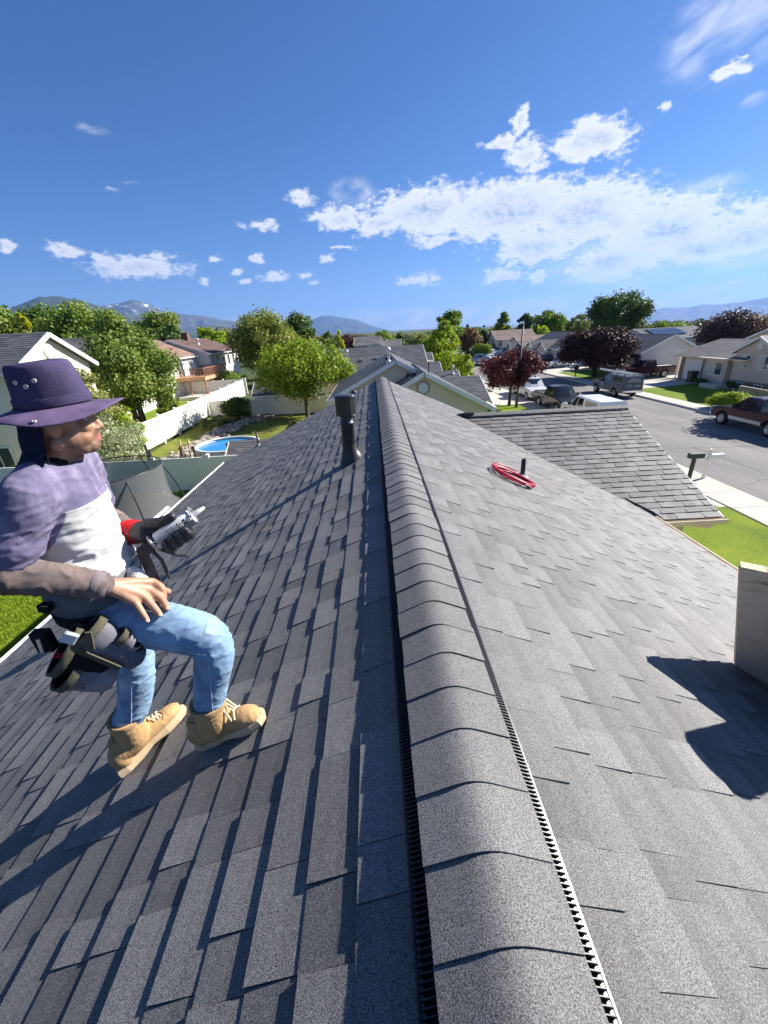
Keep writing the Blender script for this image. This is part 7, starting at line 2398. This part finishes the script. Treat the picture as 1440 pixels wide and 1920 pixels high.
for (t, th) in ((0, .0), (.35, .0), (.7, .0), (.96, .0), (1.0, -.003), (.96, -.006), (.5, -.007), (0, -.008)):
    ring = []
    for k in range(n):
        a = 2 * pi * k / n; c, s = cos(a), sin(a)
        rf = .110 + t * (.105 if c > 0 else .080); rs2 = .091 + t * .085
        sag = -.016 * t - .018 * t * t * (s * s) + .010 * t * t * (c if c > 0 else 0) - .004 * t * (c < 0)
        sag += .007 * t * sin(3 * a + .6)
        ring.append(ht(rf * c, rs2 * s, sag + th))
    rings.append(ring)
vs = [p - PR.location for r_ in rings for p in r_]
mb.add(vs, [(i * n + k, i * n + (k + 1) % n, (i + 1) * n + (k + 1) % n, (i + 1) * n + k) for i in range(len(rings) - 1) for k in range(n)])
mb.build('brim', brim_m, HAT)
mb = MB(); mb.cs = True; rings = []
for (g_, u) in ((.0025, .004), (.0035, .010), (.0035, .030), (.001, .034)):
    rings.append([ht(((.112 if cos(a) > 0 else .112) + g_) * cos(a), (.0935 + g_) * sin(a), u + .004 * cos(a)) - PR.location for a in [2 * pi * k / n for k in range(n)]])
mb.add([p for r_ in rings for p in r_], [(i * n + k, i * n + (k + 1) % n, (i + 1) * n + (k + 1) % n, (i + 1) * n + k) for i in range(3) for k in range(n)])
mb.build('hat_band', hat_m, HAT)
brass = pbr('pale_metal_eyelet', (0.55, 0.53, 0.50), .35, .1, 20, metal=.6)
def eyelet(a, u, rr_=None, brim=False):
    t = max(0, min(1, (u - .05) / .078))
    rf = .110 - .006 * t; rs2 = .090 - .010 * t
    p = ht(rf * cos(a), rs2 * sin(a), u); nn = (fT * cos(a) / rf + rT * sin(a) / rs2).normalized()
    if brim:
        p = ht(.175 * cos(a), .160 * sin(a), -.026); nn = (tl * .8 + rT * .3).normalized()
    m = MB(); m.lathe([(.0032, .001), (.0034, .0035), (.0072, .0035), (.0078, .0008)], 14, origin=p - PR.location, axis=nn)
    m.build('eyelet', brass, HAT)
eyelet(radians(128), .088); eyelet(radians(97), .090); eyelet(radians(112), .074); eyelet(radians(103), -.02, brim=True)
mb = MB(); mb.cs = True
secs = []
n2 = 18
prof = [(.045, .104, .088, .00), (.0, .112, .094, .0), (-.05, .116, .098, .0), (-.10, .112, .096, -.004), (-.135, .124, .112, -.012), (-.160, .140, .135, -.018)]
for inner in (0, 1):
    for (u, rb, rs2, off) in prof:
        ring = []
        for k in range(n2 + 1):
            a = radians(108) + radians(150) * k / n2
            wv = .011 * sin(a * 6 + u * 26) * (1 if u < -.02 else .2)
            ring.append(hp((rb + wv - inner * .006) * cos(a) + off - .012, (rs2 + wv - inner * .006) * sin(a), u + .02))
        secs.append(ring)
m_ = n2 + 1; L6 = len(prof)
vs = [p - PR.location for r_ in secs for p in r_]
fs = [(o_ * L6 * m_ + i * m_ + k, o_ * L6 * m_ + i * m_ + k + 1, o_ * L6 * m_ + (i + 1) * m_ + k + 1, o_ * L6 * m_ + (i + 1) * m_ + k) for o_ in (0, 1) for i in range(L6 - 1) for k in range(n2)]
mb.add(vs, fs); mb.build('neck_flap', navy, PR, fix=False)
mb = MB(); mb.tube([hp(-.035, .100, .02) - PR.location, hp(-.040, .108, -.03) - PR.location, hp(-.046, .108, -.07) - PR.location, hp(-.052, .112, -.12) - PR.location], .0018, 6); mb.build('chin_cord', belt_dark, PR)

# ---- tool belt and pouches on his right hip
BT = obj('tool_belt', None, PR)
BT.empty_display_size = .1
mb = MB(); mb.cs = True
v, f = emesh([(W(-1.474, 1.50, .290), Fv * .160, Rv * .190), (W(-1.474, 1.50, .30), Fv * .176, Rv * .206), (W(-1.476, 1.50, .38), Fv * .184, Rv * .212), (W(-1.478, 1.50, .445), Fv * .180, Rv * .206), (W(-1.478, 1.50, .455), Fv * .152, Rv * .190)], 30, False)
mb.add([p - PR.location for p in v], f); mb.build('padded_belt', belt_grey, BT)
mb = MB(); mb.cs = True
v, f = emesh([(W(-1.474, 1.50, .272), Fv * .160, Rv * .190), (W(-1.474, 1.50, .268), Fv * .180, Rv * .212), (W(-1.474, 1.50, .318), Fv * .183, Rv * .215), (W(-1.474, 1.50, .318), Fv * .165, Rv * .204)], 30, False)
mb.add([p - PR.location for p in v], f); mb.build('belt_strap', belt_dark, BT)


def pouch(mouth, end, r0, r1, mat, flat=.8, lining=True):
    mouth, end = Vector(mouth), Vector(end); ax = (end - mouth).normalized()
    s = ax.cross(V3(.3, -1, .2)).normalized(); u = s.cross(ax)
    mb = MB(); mb.cs = True; sec = []
    for t in np.linspace(0, 1, 9):
        r = r0 + (r1 - r0) * t; r *= 1 + .05 * sin(t * 9 + mouth.z * 30)
        sec.append((mouth.lerp(end, t), s * r, u * r * flat))
    sec.append((end + ax * r1 * .25, s * r1 * .7, u * r1 * .7 * flat))
    v, f = emesh(sec, 22, False); v = [p + Vector((mnoise.noise(p * 30), mnoise.noise(p * 30 + V3(9, 0, 0)), mnoise.noise(p * 30 + V3(0, 9, 0)))) * .006 for p in v]
    mb.add([p - PR.location for p in v], f + [tuple(range(len(v) - 22, len(v)))]); o = mb.build('pouch', mat, BT)
    mb = MB(); mb.cs = True
    v, f = emesh([(mouth + ax * .002, s * r0 * .95, u * r0 * flat * .95), (mouth + ax * .10, s * r0 * .72, u * r0 * flat * .72), (mouth + ax * .102, s * .002, u * .002)], 22, False)
    mb.add([p - PR.location for p in v], f); mb.build('lining', belt_dark, o)
    mb = MB(); mb.cs = True
    v, f = emesh([(mouth - ax * .006, s * r0 * .96, u * r0 * flat * .96), (mouth - ax * .008, s * r0 * 1.06, u * r0 * flat * 1.06), (mouth + ax * .022, s * r0 * 1.07, u * r0 * flat * 1.07), (mouth + ax * .026, s * r0 * 1.0, u * r0 * flat * 1.0)], 22, False)
    mb.add([p - PR.location for p in v], f); mb.build('pouch_rim', webbing, o)
    return o


pouch(W(-1.460, 1.215, .245), W(-1.360, 1.265, .140), .100, .062, belt_dark, .82)
pouch(W(-1.4665, 1.195, .160), W(-1.385, 1.262, .035), .078, .052, pouch_pale, .85)
pouch(W(-1.375, 1.245, .300), W(-1.255, 1.280, .115), .074, .045, belt_grey, .78)
pouch(W(-1.270, 1.255, .262), W(-1.236, 1.280, .185), .034, .028, pouch_pale, .8)
mb = MB()
for (a, b_) in ((W(-1.395, 1.175, .285), W(-1.285, 1.215, .135)), (W(-1.335, 1.190, .260), W(-1.330, 1.200, .330))):
    mb.beam(a - PR.location, b_ - PR.location, .024, .006, up=(0, -1, 0))
mb.build('webbing_strap', webbing, BT)
mb = MB(); mb.bbox(-.024, .024, -.008, .008, -.018, .026, .006); o = mb.build('tool_handle', pbr('pale_tool', (0.55, 0.56, 0.56), .4), BT); o.location = W(-1.3725, 1.165, .335) - PR.location; o.rotation_euler = (0, .7, .3)
mb = MB(); mb.beam(W(-1.545, 1.24, .315) - PR.location, W(-1.545, 1.245, .225) - PR.location, .06, .035, up=(0, 1, 0)); mb.build('hammer_loop', belt_dark, BT)
mb = MB(); mb.beam(W(-1.535, 1.215, .300) - PR.location, W(-1.545, 1.218, .235) - PR.location, .014, .010, up=(0, 1, 0)); mb.build('buckle', chrome, BT)
mb = MB(); mb.beam(W(-1.455, 1.165, .262) - PR.location, W(-1.395, 1.175, .250) - PR.location, .006, .022, up=(0, -1, 0)); mb.build('red_tag', red_cuff, BT)
mb = MB(); mb.beam(W(-1.545, 1.288, .392) - PR.location, W(-1.505, 1.282, .388) - PR.location, .03, .03, up=(0, -1, .0)); mb.build('belt_tag', belt_dark, BT)

# ---- caulking gun held in the gloved left hand
G0, G1 = W(-1.2844, 1.50, .4675), W(-.9893, 1.62, .6305)
ga = (G1 - G0); gL = ga.length; ga.normalize(); gs_ = ga.cross(Zv).normalized(); gu = gs_.cross(ga)
CG = thing('caulking_gun', 'caulking gun with white sealant tube held in the gloved hand', 'caulking gun', G0)
def cg(t, s=0, u=0): return ga * (t * gL) + gs_ * s + gu * u
tube_w = pbr('white_sealant_tube', (0.74, 0.73, 0.70), .4, .06, 20, dirt=((0.45, 0.42, 0.36), 26, .58, .8))
steel = pbr('worn_steel', (0.35, 0.345, 0.34), .4, .25, 25, metal=.7)
mb = MB(); mb.lathe([(.0, .335 * gL), (.032, .335 * gL), (.034, .345 * gL), (.034, .80 * gL), (.030, .812 * gL), (.015, .815 * gL), (.012, .83 * gL)], 24, axis=ga); mb.build('sealant_tube', tube_w, CG)
mb = MB(); mb.lathe([(.013, .825 * gL), (.011, .88 * gL), (.006, .985 * gL), (.0, .99 * gL)], 14, axis=ga); mb.build('nozzle', tube_w, CG)
mb = MB(); mb.cs = True; nn_ = 12; vs = []
for t in (.29, .82):
    for k in range(nn_ + 1):
        a = pi + pi * k / nn_; vs.append(cg(t, .037 * cos(a), .037 * sin(a)))
mb.add(vs, [(k, k + 1, nn_ + 2 + k, nn_ + 1 + k) for k in range(nn_)])
mb.lathe([(.0, .275 * gL), (.040, .275 * gL), (.040, .30 * gL), (.0, .301 * gL)], 22, axis=ga)
mb.tube([cg(.82, .042, 0), cg(.835, .03, .018), cg(.838, 0, .04), cg(.835, -.03, .018), cg(.82, -.042, 0)], .004, 6)
mb.build('cradle', pbr('cradle_grey', (0.42, 0.415, 0.41), .4, .2, 20, metal=.4), CG)
mb = MB(); mb.tube([cg(-.10, 0, .0), cg(.30, 0, 0)], .006, 8); mb.tube([cg(-.10, 0, 0), cg(-.13, 0, -.02), cg(-.13, 0, -.06)], .0045, 8); mb.build('plunger_rod', steel, CG)
mb = MB(); mb.beam(cg(.08, 0, -.003), cg(.28, 0, -.003), .034, .042, up=gu); mb.beam(cg(.10, 0, -.01), cg(-.06, 0, -.16), .028, .036, up=ga); mb.build('handle', black_metal, CG)
mb = MB(); mb.tube([cg(.20, 0, -.015), cg(.19, 0, -.08), cg(.09, 0, -.17)], .008, 8); mb.tube([cg(.26, 0, -.03), cg(.36, .004, -.10), cg(.44, .006, -.13)], .0075, 8); mb.build('trigger', black_metal, CG)
# printing on the tube: bands and an unreadable grey block as seen
mb = MB()
def wrap(t0, t1, a0, a1, r):
    n = 8; vs = []
    for t in (t0, t1):
        for k in range(n + 1):
            a = a0 + (a1 - a0) * k / n; vs.append(cg(t, r * cos(a), r * sin(a)))
    mb.add(vs, [(k, k + 1, n + 2 + k, n + 1 + k) for k in range(n)])
for (t0, t1) in ((.50, .522), (.535, .548), (.56, .585), (.60, .612), (.625, .65), (.665, .675)):
    wrap(t0, t1, radians(-20), radians(38), .0347)
mb.build('print', pbr('print_grey', (0.22, 0.22, 0.22), .5), CG)
mb = MB(); wrap(.70, .745, radians(-30), radians(35), .0347); mb.build('print_block', pbr('print_red', (0.33, 0.06, 0.05), .5), CG)
for sg in (-1, 1):
    mb = MB(); mb.tube([cg(.28, sg * .040, .012), cg(.80, sg * .041, .012), cg(.835, sg * .026, .012), cg(.842, 0, .012)], .0036, 8); mb.build('frame_rod', steel, CG)
# glove
PM = W(-1.228, 1.575, .545)
gl = [limb([LW, PM + V3(-.01, 0, .0)], [.046, .052], 16), blob(PM + V3(.03, .012, .0), (ga * .062, gs_ * .034, gu * .054)),
      limb([PM + V3(-.005, .0, .036), cg(.50, -.012, .052) + G0, cg(.66, .010, .050) + G0], [.026, .021, .016], 14)]
for i, t in enumerate((.38, .475, .57, .655)):
    base = PM + ga * (-.020 + .032 * i) + V3(0, .006, -.028)
    gl.append(limb([base, cg(t, -.052, -.040) + G0, cg(t + .01, .004, -.062) + G0, cg(t + .02, .048, -.040) + G0, cg(t + .022, .052, -.012) + G0], [.020, .0185, .0175, .0165, .015], 12, 5))
fuse('glove', gl, .005, 2, glove_m, PR, folds(.0022, 36, (1, 1, 1), 2.2))
fuse('glove_cuff', [limb([LW + (LE - LW).normalized() * .03, LW + (PM - LW).normalized() * .028], [.050, .052], 20)], .005, 2, red_cuff, PR, lambda p, n: .002 * sin((p - LW).dot((PM - LW).normalized()) * 420))
# white rag at the belt front
fuse('rag', [limb([W(-1.285, 1.46, .425), W(-1.262, 1.45, .395), W(-1.27, 1.44, .35)], [.020, .032, .026], 14)], .006, 1, cloth('white_rag', (0.68, 0.68, 0.66), .1, 20), None, folds(.010, 30, (1, 1, 1), 3.3))
tag(bpy.data.objects['rag'], 'white rag tucked in at the front of the man\'s belt', 'rag')
